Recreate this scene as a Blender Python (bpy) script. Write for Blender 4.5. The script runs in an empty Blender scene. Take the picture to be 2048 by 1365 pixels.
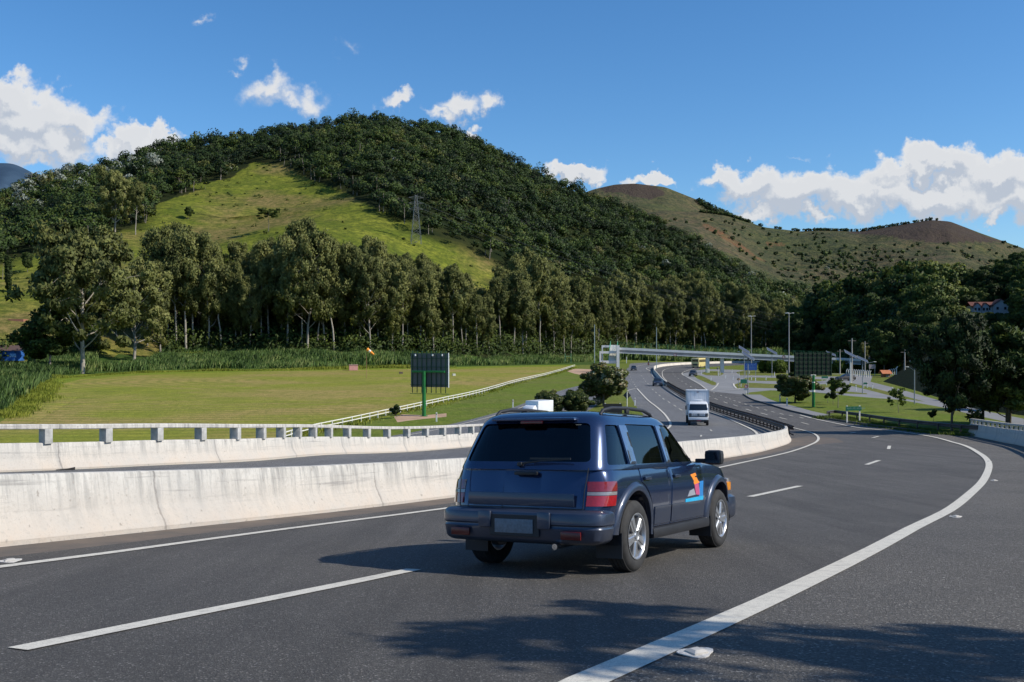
import bpy, bmesh, math, random
import numpy as np
from mathutils import Vector, Matrix, Euler
from mathutils.geometry import delaunay_2d_cdt
R = math.radians
rng = np.random.default_rng(7)
random.seed(7)
scene = bpy.context.scene
COL = scene.collection
F = 1991.0; CX = 1024.0; CY = 690.0      # focal length and horizon of the survey photograph, used to plan the terrain

# ---------------------------------------------------------------- objects
def tag(o, label=None, cat=None, group=None, kind=None):
    if label: o['label'] = label
    if cat: o['category'] = cat
    if group: o['group'] = group
    if kind: o['kind'] = kind
    return o
def empty(name, loc=(0, 0, 0), rz=0, label=None, cat=None, group=None, mat=None):
    o = bpy.data.objects.new(name, None); COL.objects.link(o)
    if mat is not None: o.matrix_world = mat
    else:
        o.location = loc; o.rotation_euler = (0, 0, rz)
    return tag(o, label, cat, group)
def copy_tree(o, parent=None):
    c = o.copy(); COL.objects.link(c); c.parent = parent
    for ch in list(o.children):
        copy_tree(ch, c)
    return c
def link(name, me, mat=None, parent=None, smooth=False):
    o = bpy.data.objects.new(name, me); COL.objects.link(o)
    if mat is not None: me.materials.append(mat)
    if parent is not None: o.parent = parent
    if smooth:
        me.polygons.foreach_set('use_smooth', [True] * len(me.polygons))
    return o
def np_mesh(name, V, Fq, tint=None, smooth=False, nrm=None):
    """V (n,3), Fq (m,k) arrays, k = 3 or 4"""
    me = bpy.data.meshes.new(name)
    V = np.asarray(V, dtype=np.float32); Fq = np.asarray(Fq, dtype=np.int32)
    k = Fq.shape[1]
    me.vertices.add(len(V)); me.vertices.foreach_set('co', V.ravel())
    me.loops.add(Fq.size); me.loops.foreach_set('vertex_index', Fq.ravel())
    me.polygons.add(len(Fq))
    me.polygons.foreach_set('loop_start', np.arange(0, Fq.size, k, dtype=np.int32))
    me.polygons.foreach_set('loop_total', np.full(len(Fq), k, dtype=np.int32))
    if smooth: me.polygons.foreach_set('use_smooth', np.ones(len(Fq), dtype=bool))
    if nrm is not None:
        a = me.attributes.new('nrm', 'FLOAT_VECTOR', 'FACE'); a.data.foreach_set('vector', np.asarray(nrm, dtype=np.float32).ravel())
    if tint is not None:
        a = me.attributes.new('tint', 'FLOAT', 'FACE' if len(tint) == len(Fq) else 'POINT'); a.data.foreach_set('value', np.asarray(tint, dtype=np.float32))
    me.update(); me.validate()
    return me

class MB:
    def __init__(s): s.v = []; s.f = []; s.uv = None
    def add(s, vs, fs):
        n = len(s.v); s.v += [tuple(p) for p in vs]; s.f += [tuple(i + n for i in f) for f in fs]; return s
    def box(s, c, d, rz=0, M=None, bev=0):
        x, y, z = d[0] / 2, d[1] / 2, d[2] / 2
        if bev > 0:
            b = min(bev, x * .9, y * .9, z * .9)
            bm = bmesh.new(); bmesh.ops.create_cube(bm, size=1)
            for v in bm.verts: v.co = Vector((v.co.x * d[0], v.co.y * d[1], v.co.z * d[2]))
            bmesh.ops.bevel(bm, geom=list(bm.edges), offset=b, segments=2, affect='EDGES', profile=.6)
            vs = [v.co.copy() for v in bm.verts]; fs = [[v.index for v in f.verts] for f in bm.faces]; bm.free()
        else:
            vs = [Vector(p) for p in ((-x, -y, -z), (x, -y, -z), (x, y, -z), (-x, y, -z), (-x, -y, z), (x, -y, z), (x, y, z), (-x, y, z))]
            fs = [(0, 3, 2, 1), (4, 5, 6, 7), (0, 1, 5, 4), (1, 2, 6, 5), (2, 3, 7, 6), (3, 0, 4, 7)]
        if rz: m = Matrix.Rotation(rz, 3, 'Z'); vs = [m @ p for p in vs]
        vs = [p + Vector(c) for p in vs]
        if M is not None: vs = [M @ p for p in vs]
        return s.add(vs, fs)
    def cyl(s, p0, p1, r0, r1=None, n=10, cap=True):
        r1 = r0 if r1 is None else r1
        return s.tube([p0, p1], [r0, r1], n, cap)
    def tube(s, path, rad, n=8, cap=True):
        path = [Vector(p) for p in path]
        if not hasattr(rad, '__len__'): rad = [rad] * len(path)
        vs = []; fs = []; up = None
        for i, p in enumerate(path):
            t = (path[min(i + 1, len(path) - 1)] - path[max(i - 1, 0)]).normalized()
            if up is None:
                up = Vector((1, 0, 0)) if abs(t.x) < .8 else Vector((0, 1, 0))
            a = t.cross(up).normalized(); up = a.cross(t).normalized()
            for k in range(n):
                an = 2 * math.pi * k / n
                vs.append(p + (a * math.cos(an) + up * math.sin(an)) * rad[i])
        for i in range(len(path) - 1):
            for k in range(n):
                k2 = (k + 1) % n
                fs.append((i * n + k, i * n + k2, (i + 1) * n + k2, (i + 1) * n + k))
        if cap:
            fs.append(tuple(range(n))[::-1]); fs.append(tuple((len(path) - 1) * n + k for k in range(n)))
        return s.add(vs, fs)
    def prism(s, poly, d, M=None):
        """poly list of 3D points (planar), extruded by vector d"""
        n = len(poly); d = Vector(d); A = [Vector(p) for p in poly]; B = [p + d for p in A]
        vs = A + B
        if M is not None: vs = [M @ p for p in vs]
        fs = [tuple(range(n))[::-1], tuple(range(n, 2 * n))] + [(i, (i + 1) % n, (i + 1) % n + n, i + n) for i in range(n)]
        return s.add(vs, fs)
    def lathe(s, prof, c, axis, n=32, closed=False):
        """prof: list of (radius, along) about axis through c"""
        axis = Vector(axis).normalized(); u = Vector((0, 0, 1)) if abs(axis.z) < .9 else Vector((1, 0, 0))
        a = axis.cross(u).normalized(); b = a.cross(axis); c = Vector(c)
        vs = []; fs = []; m = len(prof)
        for r, h in prof:
            for k in range(n):
                t = 2 * math.pi * k / n
                vs.append(c + axis * h + (a * math.cos(t) + b * math.sin(t)) * r)
        for i in range(m if closed else m - 1):
            j = (i + 1) % m
            for k in range(n):
                k2 = (k + 1) % n; fs.append((i * n + k, j * n + k, j * n + k2, i * n + k2))
        return s.add(vs, fs)
    def rings(s, rings, cap0=True, cap1=True):
        n = len(rings[0]); vs = [p for r in rings for p in r]; fs = []
        for i in range(len(rings) - 1):
            for k in range(n):
                k2 = (k + 1) % n; fs.append((i * n + k, i * n + k2, (i + 1) * n + k2, (i + 1) * n + k))
        if cap0: fs.append(tuple(range(n))[::-1])
        if cap1: fs.append(tuple((len(rings) - 1) * n + k for k in range(n)))
        return s.add(vs, fs)
    def mesh(s, name, fix=True):
        me = bpy.data.meshes.new(name); me.from_pydata([tuple(p) for p in s.v], [], s.f)
        if fix:
            bm = bmesh.new(); bm.from_mesh(me); bmesh.ops.recalc_face_normals(bm, faces=bm.faces); bm.to_mesh(me); bm.free()
        me.update(); return me
    def build(s, name, mat, parent=None, smooth=False, angle=None, fix=True):
        me = s.mesh(name, fix)
        o = link(name, me, mat, parent, smooth)
        if angle is not None:
            me.polygons.foreach_set('use_smooth', [True] * len(me.polygons))
            me.set_sharp_from_angle(angle=R(angle))
        return o

# ---------------------------------------------------------------- materials
class NT:
    def __init__(s, name):
        s.m = bpy.data.materials.new(name); s.m.use_nodes = True
        s.t = s.m.node_tree; s.t.nodes.clear(); s.out = s.t.nodes.new('ShaderNodeOutputMaterial')
    def n(s, typ, **kw):
        nd = s.t.nodes.new('ShaderNode' + typ)
        for k, v in kw.items():
            if k == 'inp':
                for kk, vv in v.items(): s.set(nd, kk, vv)
            else: setattr(nd, k, v)
        return nd
    def set(s, nd, key, v):
        i = nd.inputs[key]
        if isinstance(v, bpy.types.NodeSocket): s.t.links.new(v, i)
        else: i.default_value = v
    def pos(s): return s.n('NewGeometry').outputs['Position']
    def obj(s): return s.n('TexCoord').outputs['Object']
    def map(s, v, sc=(1, 1, 1), rot=(0, 0, 0), loc=(0, 0, 0)):
        return s.n('Mapping', inp={'Vector': v, 'Scale': sc, 'Rotation': rot, 'Location': loc}).outputs[0]
    def noise(s, v, scale, detail=4, rough=.55, dist=0):
        return s.n('TexNoise', inp={'Vector': v, 'Scale': scale, 'Detail': detail, 'Roughness': rough, 'Distortion': dist}).outputs['Fac']
    def ramp(s, f, stops, interp='LINEAR'):
        nd = s.n('ValToRGB', inp={'Fac': f}); cr = nd.color_ramp; cr.interpolation = interp
        while len(cr.elements) > 1: cr.elements.remove(cr.elements[-1])
        for i, (p, c) in enumerate(stops):
            e = cr.elements[0] if i == 0 else cr.elements.new(p)
            e.position = p
            if not hasattr(c, '__len__'): c = (c, c, c)
            e.color = (*c[:3], 1)
        return nd.outputs['Color']
    def mix(s, f, a, b, mode='MIX'):
        nd = s.n('Mix', data_type='RGBA', blend_type=mode)
        s.set(nd, 0, f)
        for k, v in ((6, a), (7, b)):
            if not isinstance(v, bpy.types.NodeSocket) and hasattr(v, '__len__'): v = (*v[:3], 1)
            elif not isinstance(v, bpy.types.NodeSocket): v = (v, v, v, 1)
            s.set(nd, k, v)
        return nd.outputs[2]
    def math(s, op, a, b=0, c=0, clamp=False):
        nd = s.n('Math', operation=op, use_clamp=clamp); s.set(nd, 0, a); s.set(nd, 1, b); s.set(nd, 2, c); return nd.outputs[0]
    def mr(s, v, a, b, c=0., d=1.):
        return s.n('MapRange', inp={'Value': v, 'From Min': a, 'From Max': b, 'To Min': c, 'To Max': d}).outputs[0]
    def sep(s, v): return s.n('SeparateXYZ', inp={'Vector': v}).outputs
    def attr(s, name): return s.n('Attribute', attribute_name=name)
    def bump(s, h, strength, dist=.01):
        return s.n('Bump', inp={'Height': h, 'Strength': strength, 'Distance': dist}).outputs[0]
    def bsdf(s, color, rough=.6, metal=0, spec=.5, normal=None, **kw):
        nd = s.n('BsdfPrincipled')
        if not isinstance(color, bpy.types.NodeSocket): color = (*color[:3], 1)
        s.set(nd, 'Base Color', color); s.set(nd, 'Roughness', rough); s.set(nd, 'Metallic', metal); s.set(nd, 'Specular IOR Level', spec)
        if normal is not None: s.set(nd, 'Normal', normal)
        for k, v in kw.items(): s.set(nd, k.replace('_', ' '), v)
        s.t.links.new(nd.outputs[0], s.out.inputs[0]); return s.m
def simple(name, color, rough=.6, metal=0, spec=.5, var=.12, scale=6, bump=0, **kw):
    t = NT(name); p = t.obj()
    nz = t.noise(p, scale, 5)
    c = t.mix(t.mr(nz, .3, .7), tuple(x * (1 - var) for x in color), tuple(min(1, x * (1 + var)) for x in color))
    nb = t.bump(t.noise(p, scale * 8, 3), bump, .02) if bump else None
    return t.bsdf(c, rough, metal, spec, nb, **kw)

# ---------------------------------------------------------------- terrain heights (camera eye at the origin, looking along +Y)
def ss(a, b, x): t = np.clip((x - a) / (b - a), 0, 1); return t * t * (3 - 2 * t)
DY = [-60, -20, -8, 0, 5, 9, 12, 18, 27, 37, 47, 60, 73, 85, 97, 110, 140, 5000]
DZ = [1.25, 1.25, 1.28, 1.38, 1.68, 2.12, 2.42, 3.0, 3.75, 4.4, 5.1, 5.9, 6.5, 6.93, 7.22, 7.36, 7.4, 7.4]
_yy = np.linspace(-60, 200, 2601); _zz = np.interp(_yy, DY, DZ)
_k = np.hanning(41); _k /= _k.sum(); _zs = np.convolve(np.pad(_zz, 20, 'edge'), _k, 'valid')
def drop(Y): return np.interp(Y, _yy, _zs)
PXT = np.array([-900, -300, 0, 130, 250, 400, 550, 700, 760, 880, 1000, 1130, 1240, 1360, 1500, 1600, 1700, 1780, 1860, 1950, 2048, 2300, 2900], float)
YR_ = np.array([470, 440, 412, 352, 325, 292, 266, 240, 236, 263, 322, 380, 422, 488, 550, 612, 645, 622, 590, 580, 568, 500, 440], float)   # ridge ground
RD = np.array([600, 650, 700, 730, 760, 800, 830, 850, 850, 870, 880, 880, 880, 860, 800, 720, 560, 500, 450, 420, 400, 380, 380], float)
BD = np.array([240, 240, 250, 265, 285, 300, 300, 305, 310, 325, 350, 395, 458, 482, 486, 474, 440, 400, 330, 260, 230, 200, 200], float)
BZ = np.array([-4.5, -4.5, -4.5, -4.2, -3.5, -3.3, -3.3, -3.3, -3.5, -4.5, -5.3, -5.5, -5, -4, -3.5, -4.5, -6, -6.5, -6.5, -6.5, -5, -3, -3], float)
def seg_side(X, Y, pts):
    """signed distance to a polyline (positive = left of its direction)"""
    best = np.full(np.shape(X), 1e9); sg = np.zeros(np.shape(X))
    for (x0, y0), (x1, y1) in zip(pts[:-1], pts[1:]):
        dx, dy = x1 - x0, y1 - y0; L2 = dx * dx + dy * dy
        t = np.clip(((X - x0) * dx + (Y - y0) * dy) / L2, 0, 1)
        ex, ey = X - (x0 + t * dx), Y - (y0 + t * dy)
        d = np.hypot(ex, ey); c = dx * ey - dy * ex
        m = d < best; best = np.where(m, d, best); sg = np.where(m, np.sign(c), sg)
    return best * sg
EDGE = [(-38, -28), (-27, -4), (-18.9, 13), (-13.2, 24.8), (-10.1, 32.3), (-3.1, 54.5), (2, 68), (7, 80), (10.5, 92), (12.6, 104), (14, 125), (16.5, 150), (24, 215), (40, 300), (60, 380)]
TOE = [(150, 420), (112, 290), (92, 240), (74.5, 200), (65, 160), (57.5, 131), (53, 115), (52, 95), (54, 75), (52, 60), (40, 35), (32, 10), (30, -60)]
def vnoise(X, Y, s, seed=0):
    """smooth value noise"""
    x = X / s + seed * 17.3; y = Y / s + seed * 9.1
    xi = np.floor(x).astype(np.int64); yi = np.floor(y).astype(np.int64); fx = x - xi; fy = y - yi
    fx = fx * fx * (3 - 2 * fx); fy = fy * fy * (3 - 2 * fy)
    def h(i, j):
        n = (i * 374761393 + j * 668265263 + seed * 974711) & 0x7fffffff
        n = ((n ^ (n >> 13)) * 1274126177) & 0x7fffffff
        return ((n ^ (n >> 16)) & 0xffff) / 65535.0
    return (h(xi, yi) * (1 - fx) + h(xi + 1, yi) * fx) * (1 - fy) + (h(xi, yi + 1) * (1 - fx) + h(xi + 1, yi + 1) * fx) * fy
def H(X, Y):
    X = np.asarray(X, float); Y = np.asarray(Y, float)
    base = -drop(Y)
    base = base + .38 * ss(-4, -11, X) * ss(62, 34, Y) * ss(2, 20, Y)
    d = seg_side(X, Y, EDGE)
    L = -np.interp(Y, [-60, 60, 100, 130, 200, 5000], [8.3, 8.3, 7.85, 7.5, 7.4, 7.4])
    w = ss(.9, 1.2 + np.maximum((base - L) * 1.9, .6), d)
    z = base * (1 - w) + L * w
    Yc = np.maximum(Y, 60)
    px = CX + F * X / Yc
    bd = np.interp(px, PXT, BD); bz = np.interp(px, PXT, BZ); rd = np.interp(px, PXT, RD); ry = np.interp(px, PXT, YR_)
    rz = (CY - ry) / F * rd
    zf = np.minimum(-6.9, bz)
    lf = ss(1240, 1100, px)
    z = z + lf * ss(130, 1, (bd - 45) - Y) * (zf + 7.4) * (Y > 100)
    z = z + (bz - z) * ss(bd - 42, bd, Y) * (Y > 100)
    t = (Y - bd) / (rd - bd)
    up = bz + (rz - bz) * t + (vnoise(X, Y, 90, 1) - .5) * 16 * np.clip(t * 3, 0, 1) + (vnoise(X, Y, 38, 2) - .5) * 5 * np.clip(t * 4, 0, 1)
    dn = rz + (vnoise(X, Y, 90, 1) - .5) * 16 + (vnoise(X, Y, 38, 2) - .5) * 5 - (Y - rd) * .45
    z = np.where(Y > bd, np.where(Y > rd, dn, up), z)
    s = seg_side(X, Y, TOE)
    s = np.maximum(s, 0) * ss(440, 330, Y) * ss(20, 60, Y + 2 * 0)
    z = z + .6 * np.minimum(s, 13) + .03 * np.clip(s - 13, 0, 80)
    return z
def h1(x, y): return float(H(np.array([x]), np.array([y]))[0])
_Ys = np.concatenate([np.arange(2, 60, .1), np.arange(60, 200, .25), np.arange(200, 1000, 1.0)])
def P(px, py, lift=0.0):
    """ground point seen at survey pixel (px, py)"""
    k = (px - CX) / F; m = -(py - CY) / F
    g = H(_Ys * k, _Ys) - _Ys * m
    i = int(np.argmax(g > 0))
    if g[i] <= 0: i = len(_Ys) - 1
    a, b = _Ys[max(i - 1, 0)], _Ys[i]
    for _ in range(24):
        c = (a + b) / 2
        if h1(c * k, c) - c * m > 0: b = c
        else: a = c
    return Vector((b * k, b, h1(b * k, b) + lift))
def PY(px, py, Y): return Vector(((px - CX) / F * Y, Y, -(py - CY) / F * Y))
def G(x, y, lift=0.0): return Vector((x, y, h1(x, y) + lift))
def smooth_poly(pts, step=1.0):
    """Catmull-Rom through 2D points, resampled at about step"""
    pts = [np.array(p[:2], float) for p in pts]
    q = [2 * pts[0] - pts[1]] + pts + [2 * pts[-1] - pts[-2]]
    out = []
    for i in range(1, len(q) - 2):
        n = max(1, int(np.linalg.norm(q[i + 1] - q[i]) / step))
        # centripetal-ish
        for k in range(n):
            t = k / n
            p0, p1, p2, p3 = q[i - 1], q[i], q[i + 1], q[i + 2]
            l1, l2, l3 = max(np.linalg.norm(p1 - p0), 1e-6), max(np.linalg.norm(p2 - p1), 1e-6), max(np.linalg.norm(p3 - p2), 1e-6)
            m1 = ((p1 - p0) / l1 * l2 / (l1 + l2) + (p2 - p1) / l2 * l1 / (l1 + l2)) * l2
            m2 = ((p2 - p1) / l2 * l3 / (l2 + l3) + (p3 - p2) / l3 * l2 / (l2 + l3)) * l2
            h00 = 2 * t**3 - 3 * t**2 + 1; h10 = t**3 - 2 * t**2 + t; h01 = -2 * t**3 + 3 * t**2; h11 = t**3 - t**2
            out.append(h00 * p1 + h10 * m1 + h01 * p2 + h11 * m2)
    out.append(pts[-1]); return [tuple(p) for p in out]
def offset_line(pts, d):
    """offset 2D polyline to its left by d"""
    a = np.array(pts); t = np.gradient(a, axis=0); t /= np.linalg.norm(t, axis=1)[:, None] + 1e-9
    return [tuple(p) for p in a + np.stack([-t[:, 1], t[:, 0]], 1) * d]
def pxl(*pp): return [tuple(P(x, y)[:2]) for x, y in pp]
def inside(X, Y, poly):
    r = np.zeros(X.shape, bool); n = len(poly); j = n - 1
    for i in range(n):
        xi, yi = poly[i]; xj, yj = poly[j]
        c = ((yi > Y) != (yj > Y)) & (X < (xj - xi) * (Y - yi) / (yj - yi + 1e-12) + xi)
        r ^= c; j = i
    return r
# ================================================================ materials of the ground
def m_asphalt(name, base, brown, coarse, patch=.5):
    t = NT(name); p = t.pos()
    fine = t.n('TexVoronoi', inp={'Vector': p, 'Scale': 95 / coarse}); f = fine.outputs['Color']
    fr = t.sep(f)[0]
    grit = t.ramp(fr, [(0, .38), (.35, .75), (.75, 1.1), (.93, 1.6), (.975, 3.2), (1, 4.2)])
    n1 = t.noise(p, 260 / coarse, 2, .7)
    big = t.noise(p, .35, 5, .6)
    # wheel polish bands and long streaks along the driving direction
    st = t.noise(t.map(p, (1.6, .12, 1), (0, 0, R(29))), 1, 5, .65)
    c = t.mix(t.mr(big, .3, .7), tuple(x * .86 for x in base), brown)
    c = t.mix(t.mr(st, .42, .68, 0, patch), c, tuple(x * .58 for x in base))
    st2 = t.noise(t.map(p, (2.6, .05, 1), (0, 0, R(27)), (5, 2, 0)), 1, 4, .6); c = t.mix(t.mr(st2, .5, .72, 0, .5), c, tuple(x * 1.45 for x in base))
    c = t.mix(.8, c, grit, 'MULTIPLY')
    c = t.mix(t.mr(n1, .3, .75, 0, .35), c, tuple(x * 1.7 for x in base))
    h = t.math('ADD', t.math('MULTIPLY', fine.outputs['Distance'], .8), n1)
    return t.bsdf(c, .82, 0, .35, t.bump(h, .9, .012 * coarse))
ASPH = m_asphalt('asphalt_dark', (.090, .084, .077), (.118, .109, .097), .9, .7)
ASPH_R = m_asphalt('asphalt_rough', (.115, .107, .096), (.15, .138, .12), 1.25, .12)
ASPH_F = m_asphalt('asphalt_pale', (.125, .124, .125), (.155, .153, .15), 1.0, .3)
def m_conc_road():
    t = NT('pale_paving'); p = t.pos()
    n = t.noise(p, .12, 6, .6); st = t.noise(t.map(p, (.9, .08, 1)), 1, 4)
    c = t.mix(t.mr(n, .3, .7), (.19, .186, .18), (.25, .245, .236)); c = t.mix(t.mr(st, .45, .75, 0, .6), c, (.17, .17, .175))
    return t.bsdf(c, .85)
PALE = m_conc_road()
def m_dust():
    t = NT('gutter_dust'); p = t.pos()
    n = t.noise(p, 1.1, 6, .65); f = t.noise(p, 60, 3, .7)
    c = t.mix(t.mr(n, .35, .65), (.085, .078, .072), (.16, .125, .098)); c = t.mix(t.mr(f, .3, .8, 0, .4), c, (.21, .18, .15))
    return t.bsdf(c, .95, 0, .2, t.bump(f, .4, .01))
DUST = m_dust()
def m_grass(name, a, b, brown, k=1.0, amt=.55, streak=0.5):
    t = NT(name); p = t.pos()
    n1 = t.noise(p, .035 * k, 5, .6, .6); n2 = t.noise(p, .22 * k, 6, .7); n3 = t.noise(p, 2.2, 4, .7)
    st = t.noise(t.map(p, (.05, .55, 1), (0, 0, R(-14)), (3, 0, 0)), 1, 6, .7, 1.2)
    c = t.mix(t.mr(n2, .32, .68), a, b)
    c = t.mix(t.mr(t.math('ADD', t.math('MULTIPLY', n1, .6), t.math('MULTIPLY', st, .4)), .45, .56, 0, amt), c, brown)
    c = t.mix(t.mr(st, .4, .7, 0, streak), c, tuple(x * .72 for x in a))
    if name == 'mown_field':
        wv = t.n('TexWave', wave_type='RINGS', inp={'Vector': t.map(p, (1, 1, 0), (0, 0, 0), (35, -205, 0)), 'Scale': .11, 'Distortion': 3.5, 'Detail': 3, 'Detail Scale': .6}); wv.rings_direction = 'Z'
        c = t.mix(t.math('MULTIPLY', t.mr(wv.outputs['Fac'], .45, .95), .38), c, (.12, .15, .025))
    n4 = t.noise(t.map(p, (1, .45, 1)), .9, 5, .75); c = t.mix(t.mr(n4, .4, .66, 0, .6), c, tuple(x * .62 for x in a)); c = t.mix(t.mr(n4, .36, .2, 0, .7), c, tuple(min(1, x * 1.25) for x in b))
    c = t.mix(t.mr(n3, .25, .8, .0, .55), c, tuple(x * .45 for x in a))
    h = t.math('ADD', n3, n2)
    return t.bsdf(c, .95, 0, .1, t.bump(h, .8, .25))
FIELD = m_grass('mown_field', (.24, .27, .035), (.38, .36, .055), (.50, .33, .14), 1.0, 1.0, .55)
VERGE = m_grass('verge_grass', (.13, .19, .022), (.21, .24, .04), (.24, .19, .08), 2.0, .5, .35)
LAWN = m_grass('lawn_grass', (.145, .185, .03), (.21, .225, .05), (.27, .215, .085), 2.4, .6, .35)
FRINGE = m_grass('tall_yellow_grass', (.18, .24, .02), (.27, .31, .035), (.25, .24, .07), 2.0, .3, .2)
RANK = m_grass('rank_grass', (.05, .10, .018), (.09, .15, .022), (.09, .09, .03), 2.0, .4, .5)
DIRT = simple('bare_dirt', (.42, .27, .17), .95, var=.2, scale=.6)
EMBANK = m_grass('embankment', (.018, .028, .008), (.028, .040, .011), (.030, .030, .014), 2.0, .6, .4)
FOREST_FLOOR = simple('woodland_floor', (.018, .028, .010), 1.0, var=.4, scale=.05)

# ================================================================ plan lines (world metres)
def ext(a, pts, b=()): return list(a) + [tuple(p[:2]) for p in pts] + list(b)
MED_NEAR = ext([(-22, -18), (-16.6, -7.5), (-10.8, 3.2)], pxl((0, 1095), (380, 1055), (870, 1000), (1400, 925), (1550, 897), (1583, 882)))   # right foot of near barrier
MED_RAIL = ext([], pxl((1583, 882), (1545, 861), (1500, 845.5), (1417, 818), (1366, 793), (1331, 771)))
MED_FAR = ext([], pxl((1331, 771), (1316, 755), (1308, 742)), [(46, 318), (55, 350), (70, 380), (90, 402), (118, 416), (160, 424)])
MEDIAN = smooth_poly(MED_NEAR + MED_RAIL[1:] + MED_FAR[1:], 1.5)
RLINE = smooth_poly(ext([(-20.5, -33), (-12.3, -18), (-6.8, -8), (-2.45, -.3)],
    pxl((1170, 1365), (1420, 1255), (1600, 1172), (1750, 1098), (1824, 1058), (1893, 1024), (1944, 985), (1973, 950), (1978, 930), (1959, 908), (1907, 886), (1855, 873), (1803, 865), (1722, 857), (1683, 850), (1644, 842), (1600, 831))), 1.2)
LLINE = smooth_poly(ext([(-21, -18.6), (-15.2, -8), (-9.9, 1.6)],
    pxl((0, 1135), (400, 1082), (890, 1018), (1420, 940), (1560, 910), (1618, 892), (1637, 878), (1624, 867), (1588, 857)),
    [tuple(P(1366, 784.5)[:2]), tuple(P(1336, 765)[:2]), tuple(P(1325, 752)[:2]), (51, 318), (60, 346), (74, 373), (93, 394), (120, 408), (160, 416)]), 1.5)
FB = smooth_poly(ext([(-36, -27), (-26.3, -6), (-19.6, 10)], pxl((0, 945), (200, 937), (430, 926.5), (700, 908.5), (930, 895.5)), [(2.2, 67), (6.0, 77), (8.6, 84.5)]), 1.3)
print('FB', [tuple(round(a, 1) for a in p[:2]) for p in FB[::6]])
BR = smooth_poly([(32.3, 70.5), (28.4, 55.5), (23.9, 44), (18.5, 32.5), (12.5, 20.5), (7.5, 9.5), (2.8, .5), (-3, -10), (-14, -30)], 1.3)
CURB = smooth_poly(pxl((1485, 789.5), (1511, 803), (1542.5, 812), (1574, 821.6), (1613, 831), (1652, 839.5), (1683, 844), (1730, 851), (1800, 860), (1880, 868), (1955, 874)), 1.5)
OEDGE = ext([(9.4, 88), (12.2, 97)], pxl((1286, 832), (1277, 820), (1269, 807), (1261, 793), (1252, 757)), [(31.5, 268), (34.5, 300), (38.5, 328), (44, 372), (48.5, 398), (59, 417), (82, 432), (115, 440), (160, 446)])
RFAR = [(160, 402), (125, 393), (98, 378), (80, 357), (70, 340), (62, 324), (56.5, 300)]
OLEFT = smooth_poly([p for p in FB if p[1] < 84] + OEDGE[1:], 1.5)
main_poly = MEDIAN + [(160, 402)] + smooth_poly(RFAR, 3)[1:] + pxl((1363, 748), (1374, 756), (1399, 770), (1421, 783)) + CURB + BR
opp_poly = OLEFT + list(reversed(MEDIAN))
shoulder_poly = [p for p in RLINE if p[1] < 80] + [(31.5, 76)] + BR
gut = offset_line(MEDIAN, -.75)
near_i = [i for i, p in enumerate(MEDIAN) if p[1] < 66]
gutter_poly = [MEDIAN[i] for i in near_i] + [(20.4, 68.5), (21.4, 66), (20.2, 60.5)] + [gut[i] for i in reversed(near_i) if MEDIAN[i][1] < 55]
E1 = smooth_poly([(25, 232), (17, 200), (9.2, 168), (3.5, 139), (-.3, 119), (-5.6, 100), (-9.3, 90), (-14.5, 80), (-23, 66), (-36, 48), (-50, 30)], 3)
E2 = offset_line(E1, 9.6)
exit_poly = E1 + list(reversed(E2))
gore = [(25, 232), (9.2, 168), (16, 150), (22, 190)]
ic_poly = pxl((1363, 748), (1378, 742), (1415, 739), (1470, 740), (1560, 745), (1640, 748), (1700, 748), (1745, 752), (1741, 764), (1800, 779), (1884, 803), (1960, 820), (2048, 838), (2048, 852), (1960, 833), (1884, 815), (1800, 800), (1706, 793), (1630, 785), (1542, 781), (1500, 785), (1485, 790), (1421, 783), (1399, 770), (1374, 756))
rconc_poly = CURB + list(reversed([tuple(p) for p in offset_line(CURB, 2.6)]))
islands = [pxl(*q) for q in (
    [(1391, 749), (1405, 753), (1433, 766), (1431, 771), (1425, 771), (1395, 758), (1386, 751)],
    [(1402, 747), (1415, 742.5), (1440, 743), (1448, 748), (1440, 752), (1412, 751)],
    [(1472, 745), (1490, 741), (1560, 744), (1620, 748), (1690, 749), (1700, 753), (1640, 754), (1560, 752), (1480, 751)],
    [(1486, 757), (1500, 755), (1600, 757), (1660, 760), (1640, 763), (1560, 763), (1500, 762)],
    [(1468, 770), (1480, 765), (1540, 768), (1620, 770), (1690, 767), (1672, 775), (1600, 778), (1540, 777), (1500, 776), (1480, 777), (1471, 777)],
    [(1700, 766), (1745, 776), (1800, 790), (1850, 804), (1800, 797), (1735, 780), (1697, 771)],
    [(1660, 783), (1700, 784), (1733, 787), (1735, 789), (1700, 788), (1660, 786)])]
field_poly = pxl((0, 845), (60, 806), (98, 775), (165, 758), (330, 748), (520, 744), (640, 742), (800, 739), (1000, 736), (1135, 733), (1150, 736), (1100, 751), (1037, 768), (912, 803), (794, 830), (694, 853), (600, 874)) + [(-24, 76), (-40, 60), (-120, 50), (-120, 100)]
fringe_poly = pxl((0, 850), (40, 812), (78, 778), (100, 756), (165, 749), (330, 741.5), (640, 737), (900, 734.5), (1150, 729.5), (1158, 736)) + pxl((1130, 742), (1000, 745), (520, 760), (165, 790), (60, 850))
dirt_poly = pxl((1128, 741), (1150, 738), (1185, 739), (1215, 741), (1225, 748), (1190, 755), (1150, 748))
pad_poly = pxl((788, 834), (800, 829), (850, 831), (893, 827), (893, 834), (850, 838), (815, 842), (795, 845))
toe_poly = TOE[:8] + [(75, 70), (250, 200), (300, 420)]

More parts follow.
